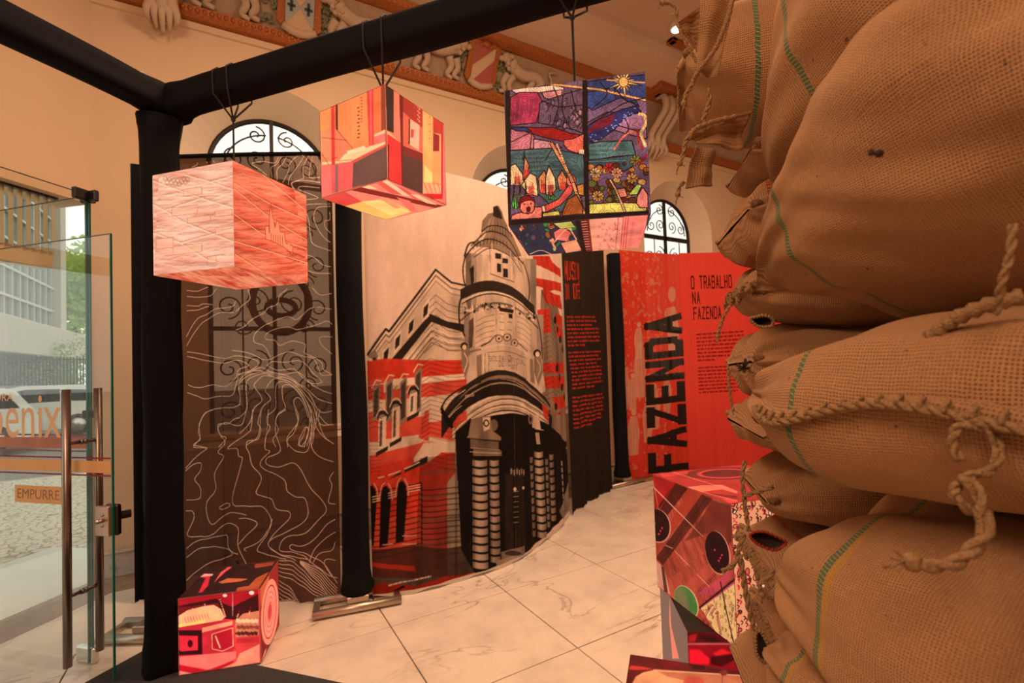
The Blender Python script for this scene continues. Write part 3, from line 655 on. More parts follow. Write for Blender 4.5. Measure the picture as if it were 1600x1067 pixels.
# tower shaft, shaded like the printed photograph
def band(x0, x1, yl, ym, yr, h, col, al=1.0, sag=0.0):
    xs = np.linspace(x0, x1, 13); t = np.linspace(-1, 1, 13); top = yl*(1-t)/2+yr*(1+t)/2+(ym-(yl+yr)/2)*(1-t*t)
    A.poly(list(zip(xs, top))+list(zip(xs[::-1], (top+h)[::-1])), col, al)
def column(x0, x1, y0, y1, y0b, y1b, base, stops):
    n = len(stops)
    for i, sh_ in enumerate(stops):
        a = x0+(x1-x0)*i/n; b = x0+(x1-x0)*(i+1)/n+.4; ta = y0+(y0b-y0)*i/n; tb = y0+(y0b-y0)*(i+1)/n
        A.poly([(a, ta), (b, tb), (b, y1b), (a, y1)], tuple(c*sh_ for c in base))
column(728, 838, 395, 470, 405, 500, STONE, (.28, .6, .95, 1.15, 1.2, 1.1, 1.0, 1.05, .9, .95, 1.05, 1, .8, .5))
column(726, 848, 480, 566, 492, 590, STONE, (.5, .85, 1.1, 1.2, 1.2, 1.2, 1.15, 1.15, 1.2, 1.1, 1.15, 1.1, .9, .6))
A.poly([(751, 362), (753, 345), (762, 334), (770, 332), (770, 323), (779, 321), (784, 330), (788, 344), (792, 352), (797, 372)], (.24, .17, .12)); A.poly([(759, 350), (768, 336), (774, 338), (772, 358), (756, 360)], (.36, .26, .18)); A.poly([(770, 324), (776, 321), (783, 332), (785, 343), (770, 338)], INK)
for k in range(5): A.curve([(758+k*7, 360), (762+k*5, 345), (772+k*2, 332)], INK, 1.3)
A.poly([(739, 385), (750, 366), (757, 355), (790, 356), (802, 370), (815, 400), (800, 402), (770, 388)], STD); A.poly([(746, 374), (755, 362), (760, 362), (752, 380)], STL, .8)
for k in range(11): A.line([(741+k*5, 380-9*math.sin(k/3.4)), (739+k*5.3, 390-9*math.sin(k/3.4))], INK, 2.2)
for k in range(9): A.line([(765+k*4, 354+k*.4), (764+k*4.3, 362+k*1.2)], INK, 2.0)
A.curve([(752, 362), (765, 353), (785, 355), (800, 368)], INK, 4)
A.curve([(736, 384), (748, 372), (762, 362), (785, 366), (800, 382), (812, 405)], INK, 4); A.curve([(726, 400), (732, 382), (742, 378)], INK, 5)
A.curve([(727, 402), (740, 385), (760, 374), (785, 380), (806, 400), (818, 412)], INK, 4.5); A.curve([(732, 408), (745, 392), (765, 383), (790, 390), (806, 408)], STD, 3); A.curve([(740, 402), (765, 388), (795, 400), (815, 425)], INK, 3)
A.curve([(727, 402), (724, 420), (726, 440), (730, 450)], INK, 4.5); A.curve([(818, 408), (826, 430), (829, 455), (826, 480)], INK, 6); A.curve([(807, 398), (818, 430), (822, 460)], STD, 3)
A.poly([(734, 420), (740, 414), (740, 440), (736, 448)], INK)
for x0, y0, x1, y1 in ((773, 395, 783, 404), (785, 403, 793, 411), (776, 411, 783, 425), (786, 419, 793, 433)): A.poly([(x0, y0), (x1, y0+1.5), (x1, y1+1), (x0, y1)], INK)
A.line([(764, 380), (766, 426)], INK, 1.6); A.line([(768, 380), (770, 426)], STL, 3); A.line([(797, 392), (799, 436)], STL, 3); A.line([(801, 394), (803, 440)], INK, 1.4); A.line([(765, 428), (803, 441)], INK, 2.6); A.line([(784, 384), (785, 436)], STD, 2)
band(720, 836, 452, 440, 478, 17, (.035, .024, .019)); band(722, 834, 470, 456, 490, 3, STL); band(722, 836, 474, 459, 494, 2, INK)
for k in range(26): t = -1+2*k/25; xx = 724+k*4.3; A.line([(xx, 483-15*(1-t*t)+10*(k/25)), (xx, 487-15*(1-t*t)+10*(k/25))], INK, 1.6)
band(720, 842, 500, 472, 512, 3, INK, .8)
r_ = random.Random(3)
for k in range(60):
    t = r_.uniform(-.95, .95); x = 782+58*t; A.ell((x, 489-14*(1-t*t)+r_.uniform(0, 9)+6*t), r_.uniform(1, 2.5), r_.uniform(1, 3), r_.choice([INK, STL, STD]))
A.curve([(722, 462), (718, 480), (719, 505), (727, 525)], INK, 5.5); A.curve([(834, 482), (842, 505), (846, 535), (847, 560)], INK, 6)
for k in range(9):
    A.curve([(743, 502+k*8.5), (757, 495+k*8.3), (772, 492+k*8.2)], INK, 1.3); A.curve([(808, 494+k*8.2), (820, 499+k*8.3), (832, 508+k*8.4)], INK, 1.3)
A.poly([(733, 502), (739, 496), (740, 512), (738, 542), (733, 545)], (.12, .08, .06)); A.line([(741, 490), (743, 556)], STL, 2.5)
for x0, x1 in ((779, 788), (791, 800)):
    A.poly([(x0-1, 486), (x1+1, 488), (x1, 525), (x0, 523)], STL)
    for y in (490, 503, 515): A.line([(x0+1, y), (x1-1, y+1)], INK, 1.6)
A.poly([(779, 480), (802, 484), (801, 490), (780, 486)], INK); A.poly([(794, 490), (800, 491), (800, 498), (794, 497)], INK); A.line([(774, 478), (775, 524)], INK, 1.3); A.line([(805, 484), (806, 530)], INK, 1.3)
# pediment with scrolls, inscription block
A.poly([(728, 560), (752, 542), (770, 532), (785, 526), (806, 532), (826, 548), (846, 566), (852, 610), (845, 616), (735, 606)], STONE)
A.curve([(751, 541), (764, 534), (774, 524), (786, 526)], INK, 4); A.curve([(753, 537), (766, 529), (775, 521)], STL, 2.4); A.curve([(802, 530), (812, 538), (826, 549)], INK, 3.5)
for c in ((779, 529), (792, 527), (803, 536)): A.ell(c, 6.5, 6.5, STD); A.ell(c, 4.2, 4.2, STL); A.ell(c, 2, 2, INK)
A.curve([(752, 545), (780, 539), (810, 544), (828, 556)], STL, 3.5); A.curve([(760, 551), (790, 549), (824, 560)], INK, 1.6)
A.line([(763, 553), (763, 586)], INK, 1.5); A.line([(822, 560), (824, 592)], INK, 1.5); A.curve([(763, 586), (790, 582), (824, 592)], INK, 1.5); A.poly([(744, 556), (752, 553), (752, 592), (745, 595)], STD); A.line([(755, 552), (755, 592)], STL, 3); A.line([(757, 552), (757, 592)], INK, 1.5); A.poly([(830, 560), (834, 562), (837, 600), (831, 596)], STD)
text(A, 'BOLSA O', (764, 564.5), (797, 563.5), (764, 556.5), (797, 555.5), INK, .13, .75); text(A, 'FICIAL', (798, 567), (821, 570.5), (798, 558.5), (821, 563), INK, .13, .75)
text(A, 'DE C', (778.5, 572.5), (797, 572), (778.5, 564.5), (797, 564), INK, .13, .75); text(A, 'AFÉ', (797.5, 577), (808, 578.5), (797.5, 569), (808, 571), INK, .13, .75)
for x, y in ((726, 541), (840, 552)):
    A.ell((x, y), 5.5, 6.5, INK); A.ell((x+.5, y+1.5), 3.3, 4.3, STL); A.poly([(x-4, y+6), (x+5, y+6), (x+8, y+30), (x+2, y+52), (x-4, y+30)], STD); A.curve([(x, y+10), (x+5, y+22), (x, y+40)], STL, 3)
A.curve([(730, 552), (740, 548), (750, 546)], STD, 6)
# great ring cornice
band(690, 860, 650, 578, 632, 14, INK); band(694, 862, 656, 586, 640, 5, STD); band(690, 862, 660, 592, 650, 26, (.022, .015, .012)); band(700, 858, 652, 597, 640, 2.2, (.5, .38, .28), .8)
A.curve([(689, 640), (700, 622), (725, 605), (750, 597)], INK, 5.5); A.curve([(694, 640), (706, 624), (728, 609)], STL, 2)
A.poly([(690, 632), (700, 650), (716, 668), (712, 674), (700, 664), (689, 645)], DK)
for i, (c, h) in enumerate(((STONE, 7), (INK, 1.5), (STL, 7), (INK, 1.5), (STONE, 7), (INK, 2))): band(708, 858, 670+i*3.4, 618+i*4.5, 652+i*3.5, h, c)
A.poly([(708, 664), (716, 650), (730, 640), (731, 656), (718, 664), (712, 672)], BR, .9); A.poly([(847, 630), (857, 640), (858, 662), (850, 652)], BR, .9)
A.curve([(703, 652), (712, 642), (722, 634)], STL, 1.6)
para(A, (728, 622), (742, 619), (728, 617), (742, 614), 2, STL, 8)
# portal: dark recess with banded columns
A.poly([(712, 676), (735, 655), (775, 648), (800, 645), (830, 650), (858, 664), (884, 690), (893, 740), (896, 790), (880, 805), (850, 840), (795, 880), (745, 900), (722, 860)], DK)
A.poly([(740, 702), (783, 704), (783, 712), (740, 712)], (.22, .16, .12)); A.poly([(733, 680), (737, 655), (752, 650), (766, 650), (768, 672), (782, 683), (782, 688), (730, 684)], STD); A.poly([(753, 652), (765, 652), (764, 670), (755, 674)], STL); A.ell((759, 661), 5, 6, INK); A.ell((759, 661), 2.8, 3.6, STL)
A.ell((771, 664), 6, 9, STD, alpha=.6); A.poly([(736, 686), (778, 690), (778, 702), (736, 700)], (.17, .125, .095)); A.line([(735, 706), (782, 708)], STL, 1.8, .7); A.line([(736, 700), (780, 703)], STL, 1.6, .7)
A.poly([(834, 648), (843, 648), (846, 672), (834, 668)], STONE); A.ell((831, 655), 4.5, 8, STD); A.ell((831, 655), 2.4, 4, INK); A.poly([(838, 676), (843, 676), (845, 694), (840, 694)], STONE, .8); A.line([(838, 670), (850, 672)], STL, 2)
def bcol(x0, x1, y0, y1, n, tone=1.0, lean=0.0):
    for k in range(n):
        f = k/n; h = (y1-y0)/n; a = y0+(y1-y0)*f; d = lean*f; w = 1.0+.04*f
        for i, sdd in enumerate((.45, .95, 1.1, .95, .75, .5)):
            xa = x0+(x1-x0)*i/6*w+d; xb = x0+(x1-x0)*(i+1)/6*w+d+.3; sg = 1.6
            A.poly([(xa, a+1.2+sg*math.sin(PI*i/6)), (xb, a+1.2+sg*math.sin(PI*(i+1)/6)), (xb, a+h*.80+sg*math.sin(PI*(i+1)/6)), (xa, a+h*.80+sg*math.sin(PI*i/6))], tuple(c*sdd*tone*.72 for c in STONE))
bcol(739, 760, 717, 890, 13, 1.0, 1); bcol(764, 778, 717, 880, 13, .8, 2.5); bcol(837, 849, 704, 842, 11, 1.05, 6); bcol(829, 835, 712, 840, 10, .5, 5); bcol(852, 856, 715, 825, 9, .5, 4); bcol(858, 864, 708, 815, 9, .7, 4); bcol(874, 878, 718, 800, 8, .9, 4)
A.poly([(784, 722), (822, 724), (826, 868), (786, 872)], (.012, .008, .007)); A.poly([(788, 740), (800, 740), (801, 860), (789, 862)], (.03, .018, .015)); A.poly([(806, 742), (818, 742), (820, 856), (807, 858)], (.028, .017, .014))
for k in range(6): A.ell((798+k*4, 736+(k % 2)*2), 1.3, 5, (.33, .24, .18))
for k in range(7): A.line([(801, 768+k*8), (808, 767+k*8)], (.5, .4, .3), 1.5)
A.ell((803, 764), 2, 3, STL); A.ell((817, 762), 2, 2.5, STL)
A.poly([(782, 862), (818, 852), (820, 872), (784, 884)], (.25, .19, .15)); A.ell((800, 864), 12, 4, (.05, .04, .035)); A.poly([(775, 876), (800, 868), (822, 866), (822, 874), (790, 886), (776, 888)], (.4, .31, .24))
A.poly([(872, 798), (884, 770), (892, 745), (897, 760), (898, 790), (878, 812)], (.33, .27, .22), .8); A.line([(800, 520), (805, 880)], STD, 1.2, .35)
A.poly([(712, 672), (716, 672), (716, 900), (712, 905)], DK, .5); A.poly([(722, 900), (740, 895), (742, 903), (723, 907)], BR, .5)
dn = np.abs(A.a-np.array(PAPER, np.float32)).sum(-1) > .02; mo = np.clip(.42+1.15*vnoise(A.h, A.w, 60, 21, 5, 1.6, .7), .5, 1.12)[..., None]; A.a = np.where(dn[..., None], A.a*mo, A.a).astype(np.float32)
A.soften(1); A.a = np.clip(A.a, 0, 1); A.a[:9] = (.75, .66, .55); A.grain(.05, 2, 2, 1); A.grain(.04, 12, 40, 2)
bt = empty('building_banner', (1.362, 3.375, 0), 'tall curved fabric banner printed with a domed corner building and red bands', 'banner', 'printed fabric banners')
bb.mesh('cloth', printmat('building_print', A, sheer=.0), bt, .010, 16, 3, 150, 60, hem=.012)
# --- topographic banner
tb = Banner([(-0.33, 4.235), (0.14, 3.90), (0.645, 3.572)], [(0, 3.20), (1, 3.15)])
w_, h_ = 620, 1500
T_ = Art(w_, h_, (.075, .040, .030))
T_.map = tb.map
yy, xx = np.mgrid[0:h_, 0:w_]; u = xx/w_; v = yy/h_
def fa(*p): return [(280+p[i]/4.268, 450+p[i+1]/4.268) for i in range(0, len(p), 2)]
def fb(*p): return [(270+p[i]/2.5, 640+p[i+1]/2.5) for i in range(0, len(p), 2)]
def ft_(*p): return [(280+p[i]/4.268, 230+p[i+1]/4.268) for i in range(0, len(p), 2)]
CON = [fa(45,15,120,18,195,-5), fa(45,55,140,60,215,50,255,5), fa(45,115,120,118,165,105,230,112), fa(45,150,130,142,200,122), fa(40,325,105,210,180,180,250,140,360,125,380,90), fa(42,385,110,270,200,205,280,165,370,165),
 fa(460,10,468,75,420,120,385,155), fa(385,280,440,255,490,200,560,165,590,130,655,108,670,50,720,5), fa(45,425,150,440,300,468,390,452,480,470,520,500,480,545,400,580), fa(45,455,160,480,310,500,390,480,465,515,400,545,385,600,310,655,230,645,150,662,90,662,50,645),
 fa(45,698,165,738,260,722,360,715,385,650,400,590), fa(605,460,560,385,495,360,500,300,560,250,620,225,720,190,780,210,830,180,900,130,1010,140), fa(785,278,720,260,620,280,572,310,575,340,640,350,670,382,740,355,800,360,850,380,840,430,900,460,950,500,960,540,1010,575), fa(785,278,860,265,930,240,985,220,1015,240),
 fa(360,415,460,432,570,480,680,440,740,425,830,455,900,470,930,540,950,580,1015,580), fa(1015,325,945,325,935,350,960,390,1015,440), fa(890,0,940,45,1010,35), fa(580,515,620,490,700,495,800,485,860,515,900,570,950,625,890,635,820,590,770,540,700,545,640,545,580,515),
 fa(400,575,470,555,540,530,600,555,700,575,790,560,850,600,900,650,960,685,1015,705), fa(405,620,450,570,530,550,620,590,720,600,800,640,870,680,930,740,1015,770), fa(410,780,412,720,405,640,470,580,560,560,650,570,750,600,820,660,880,710,920,800,960,830,1015,820),
 fa(410,860,455,800,450,640,490,590,570,570,660,585,760,620,840,700,900,780,920,860,950,912,1025,912), fa(410,970,470,900,495,800,545,745,495,660,510,620,560,585,660,600,760,640,850,740,900,840,915,920,960,990,1025,1040),
 fa(450,1060,460,1020,515,1010,535,940,515,900,545,800,600,750,595,720,570,680,620,610,690,610,790,660,860,760,890,850,905,960,890,1060), fa(565,1060,570,1000,600,930,580,900,585,850,640,800,640,700,650,640,700,625,790,680,850,770,880,860,895,950,860,1050),
 fa(640,1060,620,1010,660,950,640,890,660,840,705,800,690,740,690,655,740,650,800,700,860,800,880,900,840,1060), fa(720,1060,720,1010,770,960,800,860,770,780,770,745,800,730,840,780,870,860), fa(795,1045,830,990,855,930,875,935,865,980,840,1050,800,1050),
 fa(410,775,370,795,280,800,190,825,130,900,115,970,130,1010,85,1050,190,1064), fa(270,1060,315,1000,280,980,265,910,330,905,380,870,410,865), fa(330,1064,405,1005),
 fb(45,230,90,180,135,150,75,148,100,110,95,60,125,15,160,0), fb(45,240,75,215,105,212,100,240,78,275,100,310,95,350,48,355), fb(290,0,270,60,210,50,180,70,190,100,205,130,180,165,200,185,165,250,170,310,135,360,135,410,155,448,200,415,240,398,290,410),
 fb(310,0,305,70,290,95,215,150,255,150,262,180,275,190,262,250,240,360,290,375,350,385,380,430,370,480,325,550,370,570,440,585), fb(340,0,335,60,325,110,290,140,300,170,310,220,340,270,322,330,380,350,400,388,450,400,450,430,390,490,370,530,400,560,480,590),
 fb(370,0,365,80,355,150,375,165,340,200,345,230,430,270,445,320,480,340,520,345,535,400,510,440,440,480,380,510,375,540,430,570,530,580), fb(440,0,405,30,400,90,420,160,365,190,365,215,410,225,480,210,530,280,550,310,600,385,570,430,520,480,440,500,415,540,430,555,520,570,600,640,640,660),
 fb(480,0,490,50,450,100,445,130,480,160,530,160,545,90,545,0), fb(500,140,495,120,520,70,535,75,530,110,505,142), fb(565,0,560,60,545,130,570,180,625,205), fb(575,0,570,40,590,100,625,135), fb(625,60,600,55,570,20), fb(625,245,612,270,620,300,608,360,632,370), fb(632,430,600,450,560,500,510,530,460,530,460,550,530,560,590,600,640,680),
 fb(185,380,210,365,228,372,200,388,185,384), fb(45,398,70,400,75,430,50,490,80,500,150,490,210,445,260,455,262,530,290,600), fb(48,545,80,520,130,505,200,490,215,495,220,540,262,560), fb(48,580,100,545,180,535,240,558,200,580,140,600,80,640,48,670), fb(265,520,290,490,325,450,300,425,265,422), fb(290,550,285,540,330,520,370,470,385,430),
 fb(632,480,600,500,560,540,540,590), fb(632,520,620,550,575,560,555,590), fb(632,590,605,583,592,600,620,650)]
for k in range(11): CON.append(fb(412,590+k*13+k*k*.35,470,598+k*17+k*k*.2,530,640+k*14,580,690+k*10,620,740+k*5) if k < 5 else fb(412,588+k*16,450,620+k*15,480,690+k*9,510,740+k*4))
for k in range(6): CON.append(fb(500,588+k*2,560,608+k*9,600,650+k*13,640,700+k*11))
CON += [ft_(60,65,120,105,80,130), ft_(165,55,190,110), ft_(215,55,240,105), ft_(310,50,320,80), ft_(580,185,540,150,480,105,560,92,640,105,665,60,675,40), ft_(620,200,610,140,650,115,690,50), ft_(655,220,655,150,690,110,720,60,740,45), ft_(690,235,730,160,740,110,790,60,830,60,820,90,740,200,730,250), ft_(770,280,750,240,820,215,835,210,830,140,870,50), ft_(935,200,880,205,870,180,890,50), ft_(940,235,850,225,760,235,760,280), ft_(935,270,810,265,810,290,925,335,840,355), ft_(1005,375,860,385,850,420,870,500,880,600,900,650,1005,688), ft_(1005,390,920,405,900,480,940,570,985,620,1005,630), ft_(1000,430,1000,480,970,490,970,530,1005,570), ft_(850,720,900,735,950,780,1005,795), ft_(860,825,920,840,1005,840), ft_(45,70,60,62)]
for c_ in CON: T_.curve(c_, (1.0, .86, .74), 2.3, n=5)
T_.a[v > .982] = (.012, .008, .007)
for f_ in (.30, .57): T_.a[np.abs(u-f_) < .004] *= .55
hem_ = (u < .012) | (u > .988); T_.a[hem_] = (.05, .03, .022)
T_.grain(.07, 3, 3, 4); T_.grain(.10, 40, 200, 9)
tt = empty('topographic_banner', (0.14, 3.9, 0), 'dark brown sheer fabric banner with white contour lines hanging before the first arched window', 'banner', 'printed fabric banners')
tb.mesh('cloth', printmat('contour_print', T_, sheer=.12), tt, .014, 13, 6, 90, 50, hem=.01)
MB().tube([(-.34, 4.24, 3.20), (.14, 3.90, 3.175), (.60, 3.60, 3.15)], .016, 8).build('header_bar', BLACK, tt)
# --- black text banner
kb = Banner([(3.075, 4.165), (3.6, 4.45), (4.15, 4.70)], [(0, 3.09), (1, 3.05)])
K_ = Art(420, 900, (.022, .016, .014), kb.map); RT_ = (.52, .035, .02)
text(K_, 'MUSEU', (884, 438), (906, 437), (883, 407), (905, 411), RT_, .30, .42, .25); text(K_, 'DO CAFÉ', (885, 468), (908, 467), (884, 443), (907, 443), RT_, .30, .42, .25)
para(K_, (889, 543), (940, 541), (886, 492), (934, 492), 8, RT_, 1, {2: .8, 7: .5}); para(K_, (896, 610), (944, 604), (889, 548), (938, 546), 10, RT_, 2, {3: .85, 9: .7}); para(K_, (899, 672), (941, 660), (896, 618), (944, 612), 8, RT_, 3, {7: .6})
K_.grain(.08, 3, 3, 5)
kt = empty('museum_text_banner', (3.6, 4.45, 0), 'black fabric banner with small red text beside the building banner', 'banner', 'printed fabric banners')
kb.mesh('cloth', printmat('museum_text_print', K_, sheer=.02), kt, .016, 22, 2, 90, 30)
# --- big vertical word banner
fb = Banner([(4.56, 4.86), (5.1, 4.84), (5.655, 4.80)], [(0, 3.10), (1, 3.12)])
F2 = Art(500, 1100, (.74, .060, .036), fb.map); r_ = random.Random(8); LT = (.70, .30, .20)
N1 = vnoise(1100, 500, 20, 3, 4); sp_ = ((N1 > .66) & (np.mgrid[0:1100, 0:500][1] < 330))[..., None]; F2.a = np.where(sp_, F2.a*.45+np.array(LT, np.float32)*.55, F2.a).astype(np.float32)
for k in range(170):
    x = r_.uniform(962, 1056); y = r_.uniform(405, 740); F2.ell((x, y), r_.uniform(.3, 1.3), r_.uniform(.6, 3), LT, alpha=.6)
for (x, y, s_) in ((974, 585, 1.1), (988, 600, .8), (1000, 560, 1.2), (1012, 640, 1.0), (990, 660, 1.0), (1022, 620, 1.0), (1042, 600, .9), (1052, 500, 1.0), (998, 520, .8)):
    c = (.72, .42, .30); F2.ell((x, y-16*s_), 4.2*s_, 5*s_, c, alpha=.85); F2.poly([(x-5*s_, y-10*s_), (x+5*s_, y-10*s_), (x+9*s_, y+14*s_), (x+7*s_, y+50*s_), (x-6*s_, y+52*s_), (x-9*s_, y+10*s_)], c, .72)
    for k in range(3): F2.curve([(x-3*s_+k*3, y-8), (x-4+k*4, y+16), (x-3+k*4, y+44)], (.5, .10, .06), 1.5)
F2.curve([(998, 625), (1010, 615), (1030, 608), (1048, 612)], LT, 3); F2.curve([(1000, 640), (1012, 650), (1030, 655)], LT, 3); F2.ell((1050, 460), 6, 12, LT, alpha=.8); F2.ell((1048, 490), 10, 10, LT, alpha=.7)
text(F2, 'FAZENDA', (1075, 733), (1064.5, 489), (1014, 741), (1007, 494), (.022, .016, .015), .33, .60, .10)
F2.grain(.05, 3, 3, 7)
ft = empty('word_banner', (5.1, 4.84, 0), 'red fabric banner with the huge black vertical word FAZENDA over pale figures', 'banner', 'printed fabric banners')
fb.mesh('cloth', printmat('word_print', F2, sheer=.02), ft, .012, 15, 5, 90, 40)
# --- red panel with the heading
rb2 = Banner([(5.66, 4.80), (6.1, 4.66), (7.4, 4.10)], [(0, 3.14), (1, 3.2)])
R2 = Art(700, 900, (.84, .075, .052), rb2.map); TB = (.035, .010, .008)
text(R2, 'O TRABALHO', (1080, 452), (1144, 450), (1079, 431), (1143, 429), TB, .24, .5, .25); text(R2, 'NA', (1082, 475), (1094, 475), (1081, 456), (1093, 456), TB, .24, .5, .25); text(R2, 'FAZENDA', (1083.5, 499.5), (1128, 498), (1083, 480), (1127, 478), TB, .24, .5, .25)
para(R2, (1090, 566), (1168, 563), (1087, 520), (1168, 514), 8, (.22, .012, .008), 1, {7: .35}); para(R2, (1092, 616), (1168, 612), (1090, 572), (1168, 568), 8, (.22, .012, .008), 2, {7: .8})
R2.grain(.03, 3, 3, 7)
rt_ = empty('heading_banner', (6.1, 4.66, 0), 'red fabric panel with a black heading and fine text, partly hidden by the sacks', 'banner', 'printed fabric banners')
rb2.mesh('cloth', printmat('heading_print', R2, sheer=.0), rt_, .010, 15, 9, 90, 30)
# ------------------------------------------------------------------ black clad truss portal, posts, curtain
BA = np.array([0.6471, -0.7624, 0]); BBv = np.array([-0.7624, -0.6471, 0]); ZU = np.array([0, 0, 1.0]); BO = np.array([-0.278, 3.33, 0])
PC = np.array([-0.322, 3.33, 0])
def sleeve(name, pts, secs, ax, ay, parent, n=20, seed=0, pw=5.0, wr=.004):
    """soft squared fabric sleeve around a line"""
    r = np.random.default_rng(seed); P = np.asarray(pts, float); V = []; ph = r.uniform(0, 6, 4)
    for i, p in enumerate(P):
        for k in range(n):
            t = 2*PI*k/n; c, s_ = math.cos(t), math.sin(t); q = (abs(c)**pw+abs(s_)**pw)**(-1/pw); rr = secs[i]*q*(1+wr/secs[i]*(math.sin(3*t+i*.9+ph[0])+math.sin(5*t-i*.6+ph[1])))
            V.append(p+rr*c*ax+rr*s_*ay)
    F = [(i*n+k, i*n+(k+1) % n, (i+1)*n+(k+1) % n, (i+1)*n+k) for i in range(len(P)-1) for k in range(n)]+[tuple(range(n))[::-1], tuple((len(P)-1)*n+k for k in range(n))]
    return MB().add(V, F).build(name, BLACK, parent, smooth=True)
pt = empty('truss_portal', tuple(PC), 'black fabric clad truss portal of one corner post and two overhead beams', 'frame')
ca5, sa5 = math.cos(.09), math.sin(.09); PX, PY = np.array([ca5, sa5, 0]), np.array([-sa5, ca5, 0])
zs = np.concatenate([[0.009, .02, .06, .12, .2, .3], np.linspace(.5, 2.9, 18), [2.98, 3.05]]); ss = np.array([.098, .103, .098, .102, .096, .092]+[.088]*18+[.095, .11])
sleeve('post_sleeve', [PC+np.array([0, 0, z]) for z in zs], ss, PX, PY, pt, seed=1)
zb = 3.159
def beam(d, o, L0, L1, nm, sd): 
    ts = np.concatenate([np.linspace(L0, .35, 6), np.linspace(.5, L1, 26)]); sc = np.where(ts < .16, .082-.0*ts, .0735)
    return sleeve(nm, [BO+d*t+np.array([0, 0, zb]) for t in ts], sc, o, ZU, pt, seed=sd, wr=.0016, pw=11)
beam(BA, BBv, -.09, 4.2, 'beam_sleeve', 2); beam(BBv, BA, -.09, 3.4, 'beam_sleeve', 3)
sleeve('post_sleeve', [PC+BA*4.15+np.array([0, 0, z]) for z in np.linspace(0, 3.2, 14)], [.09]*14, BA, BBv, pt, seed=9)
sleeve('post_sleeve', [PC+BBv*3.35+np.array([0, 0, z]) for z in np.linspace(0, 3.2, 14)], [.09]*14, BA, BBv, pt, seed=10)
q0 = BO+np.array([-.03, -.02, zb+.085])
MB().obox(q0+BBv*.05, BBv*.05, BA*.02, ZU*.008, .003).build('corner_clamp', TUBE, pt); MB().tube(catmull([q0+BBv*.16, q0+BBv*.1+ZU*.02, q0+BBv*.02+ZU*.012, q0+BA*.05], 5), .006, 6).build('safety_wire', TUBE, pt)
def bpost(xy, z1, s_, lab, foot, dirv, name='banner_post'):
    t = empty(name, (xy[0], xy[1], 0), lab, 'post', 'black banner posts')
    zz = np.concatenate([[.10, .13, .17, .24], np.linspace(.4, z1, 12)]); sc = [s_*1.25, s_*1.28, s_*1.12, s_*1.02]+[s_]*12
    if z1: sleeve('post_sleeve', [(xy[0], xy[1], z) for z in zz], sc, np.array([.85, -.52, 0]), np.array([.52, .85, 0]), t, seed=4, pw=3)
    d = np.array([dirv[0], dirv[1], 0.]); d /= np.linalg.norm(d); n = np.array([-d[1], d[0], 0]); c = np.array([xy[0], xy[1], .03])
    for s in (-1, 1): MB().tube([c-d*foot/2+n*s*.10, c+d*foot/2+n*s*.10], .028, 12).build('foot_tube', TUBE, t, smooth=True)
    for s in (-1, 1): MB().obox(c+d*s*(foot/2-.02), n*.10, d*.02, ZU*.012, .003).build('foot_plate', STEEL, t)
    MB().obox(c+ZU*.05, d*.07, n*.10, ZU*.02, .004).build('spigot', TUBE, t)
    return t
bpost((0.735, 3.46), 3.02, .082, 'black fabric post on a steel tube foot between contour banner and building banner', .56, (.95, -.18))
bpost((4.42, 4.82), 3.02, .085, 'black fabric post on a low steel foot left of the vertical word banner', .60, (1, .06))
bpost((-0.42, 3.80), 0, .03, 'low steel base frame standing on the marble behind the corner post', .55, (.9, -.55), 'floor_stand')
cb_ = Banner([(-0.60, 4.38), (-0.47, 4.42), (-0.36, 4.33)], [(0, 3.16), (1, 3.2)])
ct = empty('black_curtain', (-.55, 4.38, 0), 'plain black curtain strip hanging behind the corner post', 'curtain')
cb_.mesh('cloth', BLACK, ct, .015, 16, 1, 40, 12)
